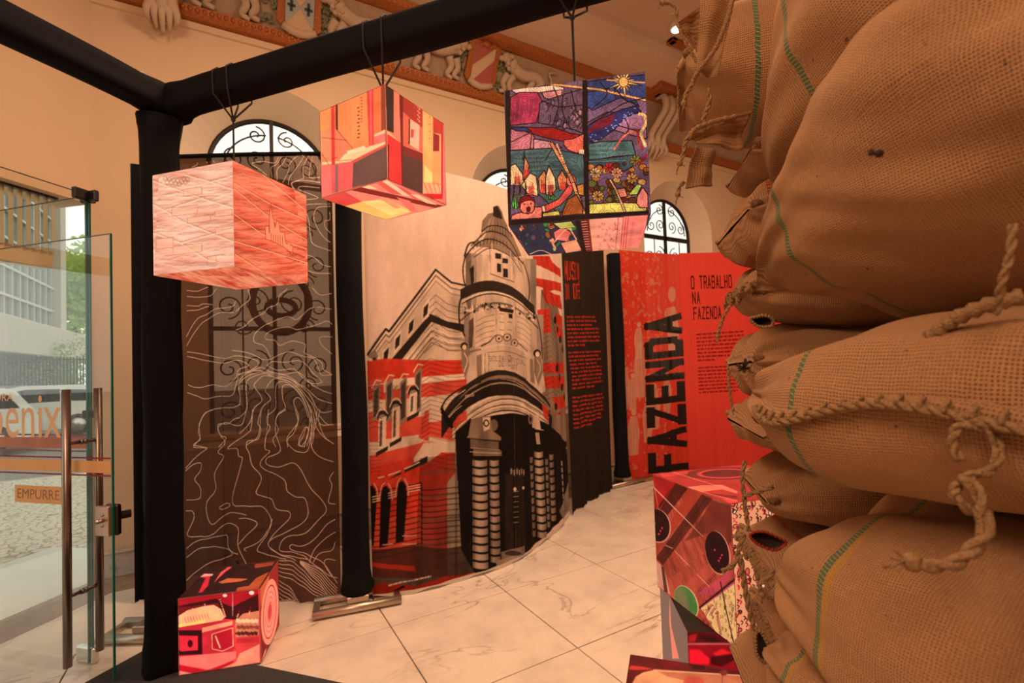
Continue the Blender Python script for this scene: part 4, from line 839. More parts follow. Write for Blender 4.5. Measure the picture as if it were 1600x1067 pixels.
# ------------------------------------------------------------------ light boxes printed with photographs
def c8(*c): return srgb([v/255.0 for v in c])
def sub(ox, oy, k): return lambda *p: [(ox+p[i]/k, oy+p[i+1]/k) for i in range(0, len(p), 2)]
class Cube:
    def __init__(s, name, pos, th, side, label, group, hgt=None):
        s.p = np.array(pos, float); s.u = np.array([math.cos(th), math.sin(th), 0]); s.w = np.array([-math.sin(th), math.cos(th), 0]); s.s = side; s.h = hgt or side
        s.t = empty(name, tuple(s.p+(s.u+s.w)*side/2), label, 'light box', group)
    def c(s, a, b, k): return s.p+s.s*(a*s.u+b*s.w)+s.h*k*np.array([0, 0, 1.0])
    FACES = {'u': ((0, 0, 0), (1, 0, 0), (1, 0, 1), (0, 0, 1)), 'w': ((0, 1, 0), (0, 0, 0), (0, 0, 1), (0, 1, 1)), 'top': ((0, 0, 1), (1, 0, 1), (1, 1, 1), (0, 1, 1)), 'bottom': ((0, 1, 0), (1, 1, 0), (1, 0, 0), (0, 0, 0)), 'ub': ((1, 1, 0), (0, 1, 0), (0, 1, 1), (1, 1, 1)), 'wb': ((1, 0, 0), (1, 1, 0), (1, 1, 1), (1, 0, 1))}
    def art(s, face, w, h, col):
        q = [proj(s.c(*k)) for k in s.FACES[face]]
        return Art(w, h, col, homog(q, [(0, 0), (1, 0), (1, 1), (0, 1)]))
    def panel(s, face, mat):
        q = np.array([s.c(*k) for k in s.FACES[face]]); n = np.cross(q[1]-q[0], q[3]-q[0]); n /= np.linalg.norm(n); cen = q.mean(0); q = cen+(q-cen)*0.994
        m = MB(); m.add(q, [(0, 1, 2, 3)], [(0, 0), (1, 0), (1, 1), (0, 1)]); i = q-n*.006; m.add(i, [(3, 2, 1, 0)], [(0, 0), (1, 0), (1, 1), (0, 1)])
        m.add(np.concatenate([q, i]), [(k, (k+1) % 4, (k+1) % 4+4, k+4) for k in range(4)], np.zeros((8, 2)))
        return m.build('print_panel', mat, s.t)
    def frame(s, mat):
        m = MB(); e = .004
        for a, b in (((0, 0, 0), (1, 0, 0)), ((0, 0, 0), (0, 1, 0)), ((1, 1, 0), (1, 0, 0)), ((1, 1, 0), (0, 1, 0)), ((0, 0, 1), (1, 0, 1)), ((0, 0, 1), (0, 1, 1)), ((1, 1, 1), (1, 0, 1)), ((1, 1, 1), (0, 1, 1)), ((0, 0, 0), (0, 0, 1)), ((1, 0, 0), (1, 0, 1)), ((0, 1, 0), (0, 1, 1)), ((1, 1, 0), (1, 1, 1))):
            a, b = s.c(*a), s.c(*b); cen = s.c(.5, .5, .5); a = cen+(a-cen)*.985; b = cen+(b-cen)*.985; m.tube([a, b], e, 4)
        m.build('frame', mat, s.t)
    def hang(s, top, tie, back=.1, yo=.30):
        m = MB(); c = s.c(.5, .5, 1); k = np.array([c[0], c[1], tie])
        m.tube([c, k], .0055, 6)
        for a, b in ((-.05, .02), (.05, -.03)):
            d = BA*a; bx = BO+BA*((c-BO) @ BA); bx[2] = zb
            q = [bx+d+BBv*.075-ZU*.072, bx+d+BBv*.08+ZU*.05, bx+d+BBv*.05+ZU*.081, bx+d-BBv*.05+ZU*.081, bx+d-BBv*.08+ZU*.05, bx+d-BBv*.075-ZU*.072]
            m.tube([k]+q+[k], .005, 6)
        m.ball(k, .012, n=8)
        m.build('hanging_cord', CORD, s.t)
ALUM = simple('white_frame_edge', (.55, .35, .28), .5)
G_H = 'hanging printed light boxes'; G_F = 'printed light boxes on the floor'
# --- cube one: stone relief
C1 = Cube('light_box', (0.027*1.027, 2.533*1.027, EYE+.492*1.027), .759, .492*1.027, 'hanging cube light box with orange stone relief print, lowest hung on the left', G_H)
def relief(a, c, d, seed, ang):
    h, w = a.h, a.w; yy, xx = np.mgrid[0:h, 0:w]/float(w); n = vnoise(h, w, 46, seed, 5, .35, 1.9)
    q = (yy*math.cos(ang)+xx*math.sin(ang))*w; r = (-yy*math.sin(ang)+xx*math.cos(ang))*w
    iy = np.clip((q % h), 0, h-1).astype(int); ix = np.clip((r % w), 0, w-1).astype(int); n = n[iy, ix]
    hf = vnoise(h, w, 16, seed+5, 4, .30, 1.5)[iy, ix]; n = n*.65+hf*.45; gy_, gx_ = np.gradient(n); em_ = np.clip(1+9*(gy_-gx_*.4), .62, 1.3)[..., None]
    n = np.clip((n-.32)*2.6, 0, 1)[..., None]; a.a = em_* (np.array(d, np.float32)*(1-n)+np.array(c, np.float32)*n).astype(np.float32)
a = C1.art('w', 300, 300, (1, 1, 1)); relief(a, c8(248, 196, 170), c8(226, 146, 120), 3, .08); P = sub(230, 230, 4.444)
for L_ in ((30, 225, 240, 300, 395, 355, 610, 420), (260, 185, 440, 235, 600, 290), (30, 385, 130, 440, 240, 510, 440, 590, 605, 655), (40, 590, 230, 660, 420, 780, 480, 790), (130, 430, 390, 345), (440, 235, 600, 190), (240, 660, 600, 560)):
    q = P(*L_); a.line(q, c8(176, 128, 106), 7, .45); a.line([(x, y+1.6) for x, y in q], c8(255, 215, 180), 4, .8)
for (x, y, w, h) in ((470, 445, 120, 40), (475, 560, 130, 50), (170, 420, 180, 60), (280, 490, 160, 40), (420, 760, 60, 50), (180, 690, 200, 60), (60, 640, 120, 70), (250, 290, 130, 50)):
    a.poly(P(x, y, x+w, y-w*.12, x+w, y+h-w*.12, x, y+h), c8(252, 186, 150), .5, edge=c8(190, 120, 98), ew=1.5)
for k in range(12): a.ell((258+k*3.2, 279+(k*5) % 9), 3, 3.6, None, edge=c8(160, 110, 80), ew=1.3)
a.grain(.05, 2, 2, 1); m1w = printmat('relief_print_glare', a, 'lightbox', .78, rough=.35)  # daylight glare on this face is put into its paler print
a = C1.art('u', 300, 300, (1, 1, 1)); relief(a, c8(248, 128, 92), c8(196, 66, 44), 8, -.22)
for L_ in ((600, 280, 860, 490, 1110, 640), (600, 240, 860, 390, 1100, 500), (605, 460, 800, 600, 1110, 700), (605, 650, 850, 720, 1115, 800), (610, 740, 800, 860), (700, 100, 1100, 430)):
    q = P(*L_); a.line(q, c8(150, 48, 34), 5, .5); a.line([(x, y+1.3) for x, y in q], c8(255, 180, 130), 3, .7)
cas = P(822, 640, 818, 550, 842, 545, 850, 600, 848, 490, 858, 395, 868, 480, 878, 500, 886, 560, 900, 510, 915, 520, 925, 590, 955, 590, 960, 660, 1010, 680, 1010, 750, 960, 700, 860, 650)
a.poly(cas, c8(252, 140, 98), .85, edge=c8(150, 40, 30), ew=2)
for k in range(6): a.line(P(860+k*16, 600+k*4, 861+k*16, 655+k*6), c8(160, 45, 34), 2)
for k in range(40): a.ell((448+(k*7) % 30, 381+k*.55+(k*13) % 11), 1.2, .7, c8(150, 45, 32))
a.grain(.06, 2, 2, 2); m1u = printmat('relief_print_orange', a, 'lightbox', .80, rough=.5)
a = C1.art('bottom', 256, 256, (1, 1, 1)); relief(a, c8(252, 150, 110), c8(205, 60, 42), 5, .5); m1b = printmat('relief_print_base', a, 'lightbox', .80)
for f, m in (('w', m1w), ('u', m1u), ('bottom', m1b), ('top', m1u), ('ub', m1u), ('wb', m1w)): C1.panel(f, m)
C1.frame(ALUM); C1.hang(0, 2.97)
# --- cube two: interior scene
C2 = Cube('light_box', (0.729*.788, 2.489*.788, EYE+.996*.788), .525, .511*.788, 'hanging cube light box with a bright red and yellow room interior print, middle one', G_H); P = sub(490, 120, 4.641)
a = C2.art('w', 320, 320, c8(235, 120, 80))
for q, c in (((45, 245, 125, 210, 125, 375, 45, 405), (240, 140, 80)), ((175, 190, 390, 95, 405, 495, 280, 525, 175, 380), (238, 136, 78)), ((435, 75, 518, 45, 528, 385, 440, 415), (228, 112, 64)), ((490, 55, 518, 45, 528, 385, 492, 400), (150, 62, 38)), ((385, 95, 434, 78, 438, 490, 402, 500), (224, 62, 56)), ((408, 90, 420, 84, 424, 490, 412, 494), (240, 100, 90)),
             ((50, 400, 126, 388, 130, 625, 50, 635), (226, 134, 92)), ((160, 375, 280, 525, 240, 565, 290, 600, 160, 625), (236, 122, 84)), ((440, 418, 530, 378, 532, 480, 440, 492), (236, 112, 96)), ((440, 418, 530, 378, 530, 402, 440, 434), (255, 180, 130)),
             ((225, 560, 520, 472, 530, 492, 280, 612, 60, 640, 60, 620, 180, 612), (255, 196, 142)), ((240, 540, 370, 500, 380, 530, 250, 560), (255, 214, 160)), ((50, 645, 150, 635, 155, 842, 50, 892), (246, 112, 102)), ((155, 638, 178, 632, 178, 836, 155, 842), (150, 96, 88)), ((178, 632, 288, 615, 282, 806, 178, 836), (250, 92, 86)),
             ((288, 612, 532, 488, 538, 742, 280, 808), (108, 72, 62)), ((270, 612, 530, 482, 532, 500, 290, 628), (214, 84, 66)), ((125, 205, 152, 195, 156, 842, 132, 848), (216, 60, 52)), ((158, 195, 174, 188, 176, 395, 160, 372), (92, 40, 30))): a.poly(P(*q), c8(*c))
a.poly(P(125, 642, 156, 636, 156, 842, 130, 850), c8(232, 96, 92), .8)
for k in range(9): a.line(P(318+(k % 2)*5, 225+k*27, 330+(k % 2)*5, 222+k*27), c8(110, 30, 22), 5); a.line(P(345, 150+k*22, 352, 148+k*22), c8(150, 50, 34), 4)
for k in range(5): a.curve(P(190+k*36, 200+k*-14, 200+k*34, 300, 196+k*36, 480), c8(206, 92, 52), 1.4, .6)
for L_ in ((160, 375, 285, 520), (60, 560, 110, 640), (180, 612, 280, 602), (130, 600, 175, 580), (60, 440, 240, 460)): a.line(P(*L_), c8(120, 36, 26), 2)
a.soften(2, .22, 3).grain(.03, 2, 2, 1); m2w = printmat('room_print_left', a, 'lightbox', .92)
a = C2.art('u', 320, 320, c8(240, 120, 84))
for q, c in (((518, 45, 582, 92, 582, 408, 530, 388), (62, 36, 27)), ((580, 92, 624, 124, 624, 475, 580, 412), (246, 122, 92)), ((648, 142, 792, 240, 790, 545, 648, 495), (236, 96, 66)), ((648, 142, 792, 240, 790, 370, 700, 300, 648, 250), (184, 44, 32)), ((690, 298, 768, 350, 764, 535, 690, 488), (250, 172, 132)), ((690, 298, 700, 305, 698, 492, 688, 486), (60, 20, 18)), ((705, 375, 730, 385, 722, 440, 702, 440), (220, 70, 60)),
             ((530, 388, 622, 470, 622, 492, 530, 412), (255, 176, 126)), ((534, 412, 642, 484, 646, 792, 540, 746), (232, 52, 46)), ((646, 498, 792, 555, 792, 852, 648, 794), (94, 50, 38)), ((646, 498, 792, 555, 792, 612, 646, 560), (136, 34, 28)), ((792, 240, 864, 285, 866, 775, 796, 770), (250, 166, 92)), ((866, 290, 948, 335, 952, 790, 864, 760), (246, 150, 88)), ((866, 290, 948, 335, 948, 420, 868, 405), (196, 44, 34)), ((868, 405, 912, 425, 912, 540, 866, 540), (150, 24, 24)),
             ((794, 765, 940, 790, 940, 856, 794, 850), (255, 160, 110)), ((794, 848, 938, 850, 938, 888, 868, 890, 800, 856), (216, 22, 32)), ((938, 340, 965, 350, 960, 935, 938, 905), (240, 110, 100)), ((926, 322, 940, 330, 938, 880, 926, 860), (190, 30, 32)), ((620, 122, 648, 142, 648, 795, 640, 790), (120, 26, 22)), ((536, 488, 546, 490, 546, 748, 538, 744), (70, 16, 16))): a.poly(P(*q), c8(*c))
for k in range(8): a.line(P(752+(k % 2)*10, 215+k*15, 762+(k % 2)*10, 218+k*15), c8(250, 170, 120), 3); a.line(P(838+(k % 2)*6, 290+k*26, 848, 292+k*26), c8(190, 100, 60), 4)
for k in range(5): a.line(P(800+k*34, 770, 830+k*30, 846), c8(226, 70, 60), 4)
a.poly(P(806, 640, 860, 700, 860, 770, 800, 765), c8(255, 214, 120), .8)
a.soften(2, .22, 3).grain(.03, 2, 2, 1); m2u = printmat('room_print_right', a, 'lightbox', .92)
a = C2.art('bottom', 320, 320, c8(250, 132, 106))
for q, c in (((60, 885, 230, 835, 350, 905, 200, 945), (232, 74, 66)), ((200, 945, 350, 905, 560, 900, 720, 975, 520, 1040), (250, 186, 96)), ((345, 905, 480, 890, 700, 975, 560, 1005), (252, 206, 120)), ((270, 822, 345, 800, 958, 938, 905, 955), (140, 40, 32)), ((350, 800, 400, 785, 470, 815, 400, 812), (255, 196, 140)), ((450, 768, 500, 758, 640, 850, 570, 850), (236, 96, 80)), ((500, 758, 530, 745, 700, 865, 650, 860), (255, 200, 150)), ((600, 790, 640, 800, 800, 905, 740, 890), (238, 92, 84)), ((700, 850, 760, 855, 900, 930, 820, 915), (255, 190, 140)), ((600, 870, 700, 900, 760, 985, 700, 975), (240, 110, 92)), ((480, 880, 540, 876, 640, 950, 590, 955), (246, 150, 100))): a.poly(P(*q), c8(*c))
a.soften(2, .22, 3).grain(.03, 2, 2, 1); m2b = printmat('room_print_base', a, 'lightbox', .95)
for f, m in (('w', m2w), ('u', m2u), ('bottom', m2b), ('top', m2w), ('ub', m2w), ('wb', m2u)): C2.panel(f, m)
C2.frame(simple('dark_red_edge', (.16, .02, .015), .5)); C2.hang(0, 2.92)
# --- cube three: stained glass
C3 = Cube('light_box', (1.428*.888, 1.336*.888, EYE+.569*.888), .864, .566*.888, 'hanging cube light box with a stained glass print in black leading, nearest the sacks', G_H); P = sub(780, 110, 3.556)
LD = c8(44, 18, 20)
a = C3.art('w', 460, 460, c8(120, 86, 104)); E_ = dict(edge=LD, ew=3.2)
a.poly(P(55, 100, 300, 80, 360, 92, 355, 140, 300, 110, 180, 128, 90, 125), c8(248, 200, 170), **E_)
a.poly(P(60, 150, 110, 120, 210, 120, 235, 165, 205, 290, 60, 305), c8(196, 62, 88), **E_); a.poly(P(120, 125, 235, 160, 200, 250, 60, 290), c8(170, 50, 78), .6)
for k in range(6): a.curve(P(70+k*24, 150, 62+k*25, 220, 60+k*22, 290), c8(226, 110, 128), 1.6, .6)
a.poly(P(60, 325, 170, 330, 200, 380, 190, 435, 60, 445), c8(206, 118, 124), **E_); a.poly(P(190, 380, 280, 395, 350, 430, 290, 434, 190, 440), c8(222, 150, 146), **E_); a.line(P(60, 400, 180, 340, 170, 440), LD, 3)
a.poly(P(235, 120, 350, 105, 345, 180, 250, 150), c8(240, 150, 140), **E_)
a.poly(P(225, 180, 300, 150, 465, 100, 465, 350, 420, 330, 330, 310, 215, 290), c8(122, 84, 98), **E_)
r_ = random.Random(2)
for k in range(26):
    x, y = r_.uniform(235, 455), r_.uniform(140, 300); a.curve(P(x, y, x+12, y-14, x+14, y+14, x+4, y+34), LD, 2.6); a.ell(P(x+6, y+6)[0], 2.4, 3.6, r_.choice([c8(150, 110, 122), c8(196, 140, 140), c8(84, 66, 92)]), alpha=.8)
a.poly(P(490, 60, 560, 50, 815, 20, 822, 250, 700, 180, 490, 290), c8(64, 72, 116), **E_); a.poly(P(490, 210, 680, 150, 780, 200, 760, 160, 822, 150, 822, 240, 600, 230, 490, 290), c8(150, 104, 124), .8, **E_)
a.poly(P(490, 120, 640, 90, 650, 160, 520, 220, 490, 200), c8(72, 88, 140), .8, **E_); a.poly(P(640, 330, 700, 260, 790, 230, 822, 260, 822, 380, 700, 350), c8(168, 110, 128), **E_)
a.line(P(290, 76, 560, 105, 815, 165), c8(250, 170, 100), 7); a.line(P(290, 82, 560, 112, 815, 172), LD, 2)
a.line(P(600, 50, 815, 66), c8(250, 170, 100), 5)
for k in range(15):
    an = k*2*PI/15+.2; r1 = (105, 60, 80)[k % 3]; c = np.array((692, 62)); q = c+np.array([math.cos(an), math.sin(an)])*r1; s_ = np.array([-math.sin(an), math.cos(an)])*9
    a.poly(P(*(c+s_), *q, *(c-s_)), c8(255, 196, 120), edge=LD, ew=1.5)
a.ell(P(692, 62)[0], 7.5, 8, c8(255, 190, 110), edge=LD, ew=2)
for L_ in ((300, 90, 330, 180, 300, 300), (360, 100, 350, 220, 400, 330), (235, 165, 330, 200, 465, 190), (400, 110, 430, 230, 465, 260), (500, 300, 600, 240, 700, 180, 822, 150), (560, 60, 600, 130, 520, 210), (640, 90, 700, 160, 760, 180), (700, 260, 720, 320, 700, 360), (640, 300, 760, 330, 820, 320)): a.curve(P(*L_), LD, 3.4)
# bird with spread wings
a.poly(P(60, 318, 130, 312, 210, 318, 300, 315, 400, 350, 470, 360, 470, 450, 400, 400, 300, 385, 210, 360, 130, 335), c8(170, 30, 30), **E_); a.poly(P(60, 312, 150, 318, 180, 340, 90, 336), c8(60, 62, 110), **E_)
a.poly(P(490, 310, 560, 270, 680, 215, 760, 195, 790, 225, 700, 260, 640, 330, 560, 385, 495, 395), c8(58, 54, 104), **E_); a.poly(P(490, 330, 560, 270, 650, 240, 620, 300, 490, 350), c8(130, 30, 40), .9)
for k in range(40): x = r_.uniform(500, 760); y = 395-(x-500)*.62+r_.uniform(-30, 22); a.ell(P(x, y)[0], 1.5, .9, c8(150, 150, 200))
a.poly(P(360, 385, 410, 380, 470, 350, 470, 450, 430, 460, 380, 440, 355, 410), c8(240, 110, 90), **E_); a.poly(P(490, 395, 540, 400, 580, 440, 560, 490, 500, 495, 430, 490, 430, 470, 490, 450), c8(76, 64, 122), **E_)
for k in range(24): a.ell(P(440+(k*17) % 130, 470+(k*7) % 26)[0], 1.4, 1.4, c8(190, 170, 200))
for k in range(3): a.poly(P(445+k*10, 440, 453+k*10, 440, 452+k*10, 468, 444+k*10, 466), c8(255, 214, 170))
# water
a.poly(P(60, 445, 280, 432, 470, 470, 475, 690, 330, 800, 230, 700, 60, 560), c8(84, 104, 102), **E_); a.poly(P(495, 410, 560, 395, 740, 390, 760, 470, 620, 480, 500, 520), c8(92, 118, 112), **E_); a.poly(P(495, 500, 740, 470, 800, 500, 700, 560, 500, 560), c8(74, 88, 92), **E_)
for k in range(18): y = 455+k*12; a.line(P(62+(k*31) % 90, y, 200+(k*53) % 240, y-8), c8(60, 74, 78) if k % 2 else c8(124, 140, 128), 1.6)
for k in range(10): y = 405+k*12; a.line(P(500, y+6, 560+(k*41) % 180, y), c8(60, 76, 80) if k % 2 else c8(130, 150, 134), 1.6)
a.line(P(140, 440, 130, 500), LD, 3); a.line(P(290, 440, 255, 500), LD, 3)
# flame shaped leaves
for q, c2 in (((60, 530, 90, 520, 130, 580, 140, 640, 60, 640), 1), ((140, 475, 165, 530, 160, 570, 130, 610, 135, 540), 0), ((120, 640, 170, 570, 205, 590, 215, 700, 160, 690), 1), ((215, 600, 250, 555, 265, 600, 260, 690, 225, 680), 0), ((255, 600, 275, 530, 310, 600, 315, 660, 290, 700, 258, 690), 1), ((320, 600, 350, 555, 375, 600, 372, 650, 335, 670), 0)):
    a.poly(P(*q), c8(250, 196, 140) if c2 else c8(245, 150, 96), **E_); xs, ys = q[0::2], q[1::2]; cx, cy = sum(xs)/len(xs), sum(ys)/len(ys)
    a.poly(P(cx-16, cy+10, cx+18, cy+5, cx+20, max(ys)-6, cx-12, max(ys)-6), c8(214, 60, 56), .8)
    for k in range(3): a.line(P(cx-8+k*9, cy-14, cx-6+k*8, max(ys)-10), c8(170, 30, 34), 1.4)
for k in range(12): x = 62+k*8; a.poly(P(x, 770-(k % 3)*20, x+10, 770, x+26-(k % 4)*12, 610+(k*23) % 50), c8(120, 220, 90) if k % 2 else c8(60, 150, 60), edge=LD, ew=1.6)
for k in range(6): x = 260+k*12; a.poly(P(x, 720, x+9, 718, x+14-k*6, 668+(k*11) % 30), c8(90, 190, 80), edge=LD, ew=1.5)
# shouting figure with raised arm and pole
a.poly(P(225, 765, 330, 715, 385, 640, 405, 620, 420, 640, 400, 690, 340, 750, 240, 800), c8(226, 92, 78), **E_)
a.poly(P(60, 835, 70, 805, 120, 790, 160, 800, 190, 760, 240, 760, 235, 828), c8(238, 128, 104), **E_); a.poly(P(232, 758, 250, 752, 258, 785, 242, 790), c8(255, 200, 150), edge=LD, ew=2)
a.poly(P(108, 740, 125, 705, 165, 695, 195, 725, 195, 770, 180, 795, 130, 795, 112, 770), c8(240, 128, 102), **E_); a.poly(P(104, 745, 110, 712, 150, 695, 190, 708, 200, 735, 175, 722, 140, 728, 118, 740, 115, 765), c8(124, 20, 26), edge=LD, ew=2)
a.poly(P(148, 765, 162, 755, 174, 765, 170, 790, 152, 790), c8(80, 10, 16)); a.ell(P(140, 745)[0], 1.6, 1, LD); a.ell(P(174, 742)[0], 1.6, 1, LD); a.line(P(156, 738, 158, 755), c8(160, 40, 40), 2)
a.ell(P(400, 612)[0], 7.5, 9, c8(240, 120, 100), edge=LD, ew=2)
for k in range(3): a.line(P(386, 596+k*14, 420, 592+k*14), c8(150, 30, 34), 2)
a.line(P(290, 405, 400, 600, 470, 795), LD, 14); a.line(P(290, 405, 400, 600, 470, 795), c8(240, 150, 100), 9); a.line(P(320, 410, 380, 560), c8(255, 190, 130), 5)
for k in range(6): a.line(P(330+k*24, 470+k*52, 346+k*24, 466+k*52), LD, 2)
a.poly(P(350, 790, 380, 720, 430, 690, 465, 760, 465, 800, 350, 810), c8(170, 90, 40), **E_); a.poly(P(430, 640, 470, 630, 472, 700, 440, 690), c8(220, 140, 70), **E_); a.poly(P(240, 795, 330, 780, 340, 808, 240, 815), c8(224, 190, 100), **E_)
# right pane foliage
for k in range(60):
    x, y = r_.uniform(500, 820), r_.uniform(520, 740); rr = r_.uniform(3, 7); a.ell(P(x, y)[0], rr, rr*.8, r_.choice([c8(150, 86, 34), c8(196, 120, 50), c8(96, 50, 26), c8(206, 150, 84), c8(120, 40, 30), c8(110, 110, 44)]), edge=LD, ew=1.8)
for cx, cy, n, c in ((535, 570, 9, (250, 190, 130)), (610, 540, 6, (220, 50, 50)), (655, 570, 9, (250, 170, 120)), (740, 600, 8, (240, 170, 90)), (550, 700, 10, (250, 180, 100)), (760, 500, 7, (160, 150, 60))):
    for k in range(n): an = k*2*PI/n; q = P(cx+17*math.cos(an), cy+15*math.sin(an))[0]; a.ell(q, 4.6, 2.4, tuple(v*.72 for v in c8(*c)), rot=an, edge=LD, ew=1.4)
a.poly(P(500, 745, 640, 735, 820, 740, 822, 785, 500, 800), c8(222, 200, 100), **E_); a.poly(P(650, 660, 700, 655, 715, 700, 680, 710, 655, 690), c8(250, 150, 120), **E_); a.line(P(618, 610, 650, 665, 700, 785), LD, 9); a.line(P(618, 610, 650, 665, 700, 785), c8(250, 170, 120), 5)
a.poly(P(770, 700, 800, 650, 828, 690, 830, 765, 785, 765, 765, 740), c8(250, 140, 120), **E_); a.poly(P(720, 690, 770, 630, 795, 640, 770, 690, 730, 695), c8(176, 190, 90), **E_)
a.curve(P(640, 440, 690, 370, 740, 340, 760, 350), c8(240, 120, 80), 6); a.curve(P(780, 240, 810, 250, 815, 300, 790, 350, 815, 420), c8(250, 190, 120), 9); a.curve(P(770, 330, 780, 400, 800, 440), c8(180, 40, 36), 6); a.curve(P(760, 520, 800, 500, 820, 470), c8(190, 20, 26), 6)
for q in ((30, 98, 57, 96, 62, 862, 40, 866), (462, 48, 487, 45, 502, 806, 478, 806), (38, 832, 832, 780, 832, 800, 40, 866)): a.poly(P(*q), c8(40, 20, 20))
a.a = np.clip(a.a*(.38+1.05*vnoise(a.h, a.w, 40, 9, 5))[..., None], 0, 1)**1.12
wn = vnoise(a.h, a.w, 70, 33, 3); gy_, gx_ = np.gradient(wn); w_l = np.abs((wn/.055+.5) % 1-.5)*.055/(np.hypot(gx_, gy_)+1e-6); a.a[w_l < .9] *= .35
a.grain(.10, 2, 2, 3); m3w = printmat('stained_glass_print', a, 'lightbox', 1.0)
a = C3.art('bottom', 380, 380, c8(50, 40, 44)); E_ = dict(edge=LD, ew=2.5)
a.poly(P(60, 870, 420, 835, 440, 1010, 170, 1030), c8(44, 44, 62))
for k in range(46):
    x, y = r_.uniform(80, 430), r_.uniform(845, 1020); a.ell(P(x, y)[0], r_.uniform(3, 7), r_.uniform(2, 4), r_.choice([c8(180, 190, 90), c8(150, 80, 40), c8(60, 54, 70), c8(240, 150, 110), c8(50, 120, 60), c8(90, 40, 30)]), rot=r_.uniform(0, 3), edge=LD, ew=1.6)
a.poly(P(110, 900, 230, 880, 290, 960, 250, 1010, 170, 990), c8(38, 38, 54), .9); a.poly(P(300, 900, 350, 870, 400, 900, 380, 950, 310, 940), c8(236, 110, 96), **E_); a.poly(P(340, 960, 430, 940, 460, 1000, 370, 1015), c8(240, 150, 110), **E_); a.poly(P(300, 850, 400, 838, 425, 870, 340, 880), c8(200, 190, 90), **E_); a.curve(P(300, 960, 380, 880, 430, 940), c8(250, 170, 120), 4); a.curve(P(170, 1020, 230, 1000, 290, 1022), c8(250, 180, 150), 5)
a.poly(P(450, 830, 500, 826, 520, 1012, 480, 1016), c8(120, 34, 30)); 
for k in range(13): a.line(P(458+k*2, 840+k*14, 484+k*2, 838+k*14), c8(250, 190, 140), 4)
a.poly(P(500, 828, 520, 825, 545, 1010, 520, 1012), c8(240, 150, 110)); a.poly(P(520, 825, 690, 815, 670, 1002, 545, 1010), c8(242, 150, 124))
for k in range(38): x, y = r_.uniform(535, 665), r_.uniform(835, 1000); a.curve(P(x, y, x+9, y+7, x, y+14), c8(180, 50, 44), 1.6)
a.poly(P(690, 812, 828, 803, 795, 996, 665, 1003), c8(245, 124, 110))
for x in (660, 688, 702, 715): a.line(P(x+4, 814, x-14, 1004), c8(196, 70, 60), 2.5)
for k in range(16): a.line(P(742-k*1.6, 845+k*9, 754-k*1.6, 844+k*9), c8(130, 30, 34), 3); a.line(P(794-k*1.6, 842+k*9, 802-k*1.6, 841+k*9), c8(160, 50, 46), 2.5)
a.poly(P(422, 836, 450, 832, 485, 1016, 460, 1018), c8(34, 18, 18)); a.grain(.06, 2, 2, 3)
a.a = np.clip(a.a*(.5+.9*vnoise(a.h, a.w, 40, 19, 5))[..., None], 0, 1)
m3b = printmat('stained_glass_base_print', a, 'lightbox', .95)
for f, m in (('w', m3w), ('u', m3w), ('bottom', m3b), ('top', m3b), ('ub', m3w), ('wb', m3w)): C3.panel(f, m)
C3.frame(simple('black_edge', (.02, .015, .015), .5)); C3.hang(0, 3.02)
# --- floor cube: warehouse photograph and drum
k_ = 1.6/1.549
C4 = Cube('light_box', (0.126*k_, 2.976*k_, 0.009), 1.268, .403, 'red floor cube light box with a weighing machine print, in front of the contour banner', G_F); P = sub(260, 870, 5.416)
a = C4.art('w', 300, 300, c8(226, 60, 56))
for q, c in (((65, 355, 780, 270, 785, 470, 75, 500), (178, 22, 34)), ((70, 420, 420, 350, 500, 400, 560, 420, 780, 310, 785, 480, 580, 530, 75, 500), (64, 16, 18)), ((70, 430, 440, 390, 450, 440, 75, 520), (124, 20, 28)), ((75, 515, 180, 450, 320, 415, 400, 405, 460, 440, 495, 510, 440, 560, 75, 605), (255, 176, 122)), ((75, 575, 330, 530, 330, 565, 75, 608), (255, 206, 110)), ((75, 600, 500, 530, 560, 560, 585, 780, 500, 850, 310, 850, 75, 840), (206, 40, 52)), ((75, 620, 300, 620, 305, 825, 75, 835), (56, 10, 14)), ((78, 665, 265, 670, 265, 790, 120, 800, 78, 760), (236, 42, 58)), ((300, 600, 560, 540, 560, 575, 300, 640), (250, 150, 110)), ((385, 650, 560, 600, 568, 750, 470, 800, 388, 780), (190, 24, 40)), ((75, 850, 590, 800, 590, 860, 380, 960, 75, 910), (246, 110, 96)), ((75, 905, 340, 960, 560, 885, 590, 900, 330, 1010, 75, 960), (206, 20, 34)), ((75, 960, 330, 1010, 590, 890, 620, 820, 790, 740, 792, 915, 77, 1040), (250, 140, 108)), ((590, 690, 785, 680, 787, 725, 590, 730), (206, 40, 50)), ((580, 545, 650, 480, 785, 455, 785, 660, 590, 680), (214, 120, 84))): a.poly(P(*q), c8(*c))
a.ell(P(200, 735)[0], 4.2, 6, c8(70, 8, 14)); a.line(P(385, 655, 560, 600, 566, 755, 475, 798, 388, 780, 385, 655), c8(255, 170, 120), 2.5); a.line(P(415, 670, 455, 770), c8(255, 190, 140), 4)
for k in range(9): a.curve(P(160+k*24, 540-k*4, 152+k*24, 510-k*4, 170+k*24, 560-k*4), c8(224, 110, 76), 2.5)
for k in range(70): x, y = 590+(k*37) % 190, 500+(k*53) % 160; a.ell(P(x, y)[0], 1.6, 2, (c8(90, 30, 22), c8(255, 190, 140), c8(150, 60, 44))[k % 3])
for (x0, y0, x1, y1) in ((450, 350, 500, 505), (625, 440, 600, 510), (715, 415, 700, 490), (315, 380, 325, 405), (210, 415, 222, 440)):
    a.line(P(x0, y0, x1, y1), c8(250, 150, 110), 4)
    for k in range(5): f = k/8; a.ell(P(x0+(x1-x0)*f, y0+(y1-y0)*f)[0], 1.6, 1, c8(90, 20, 20))
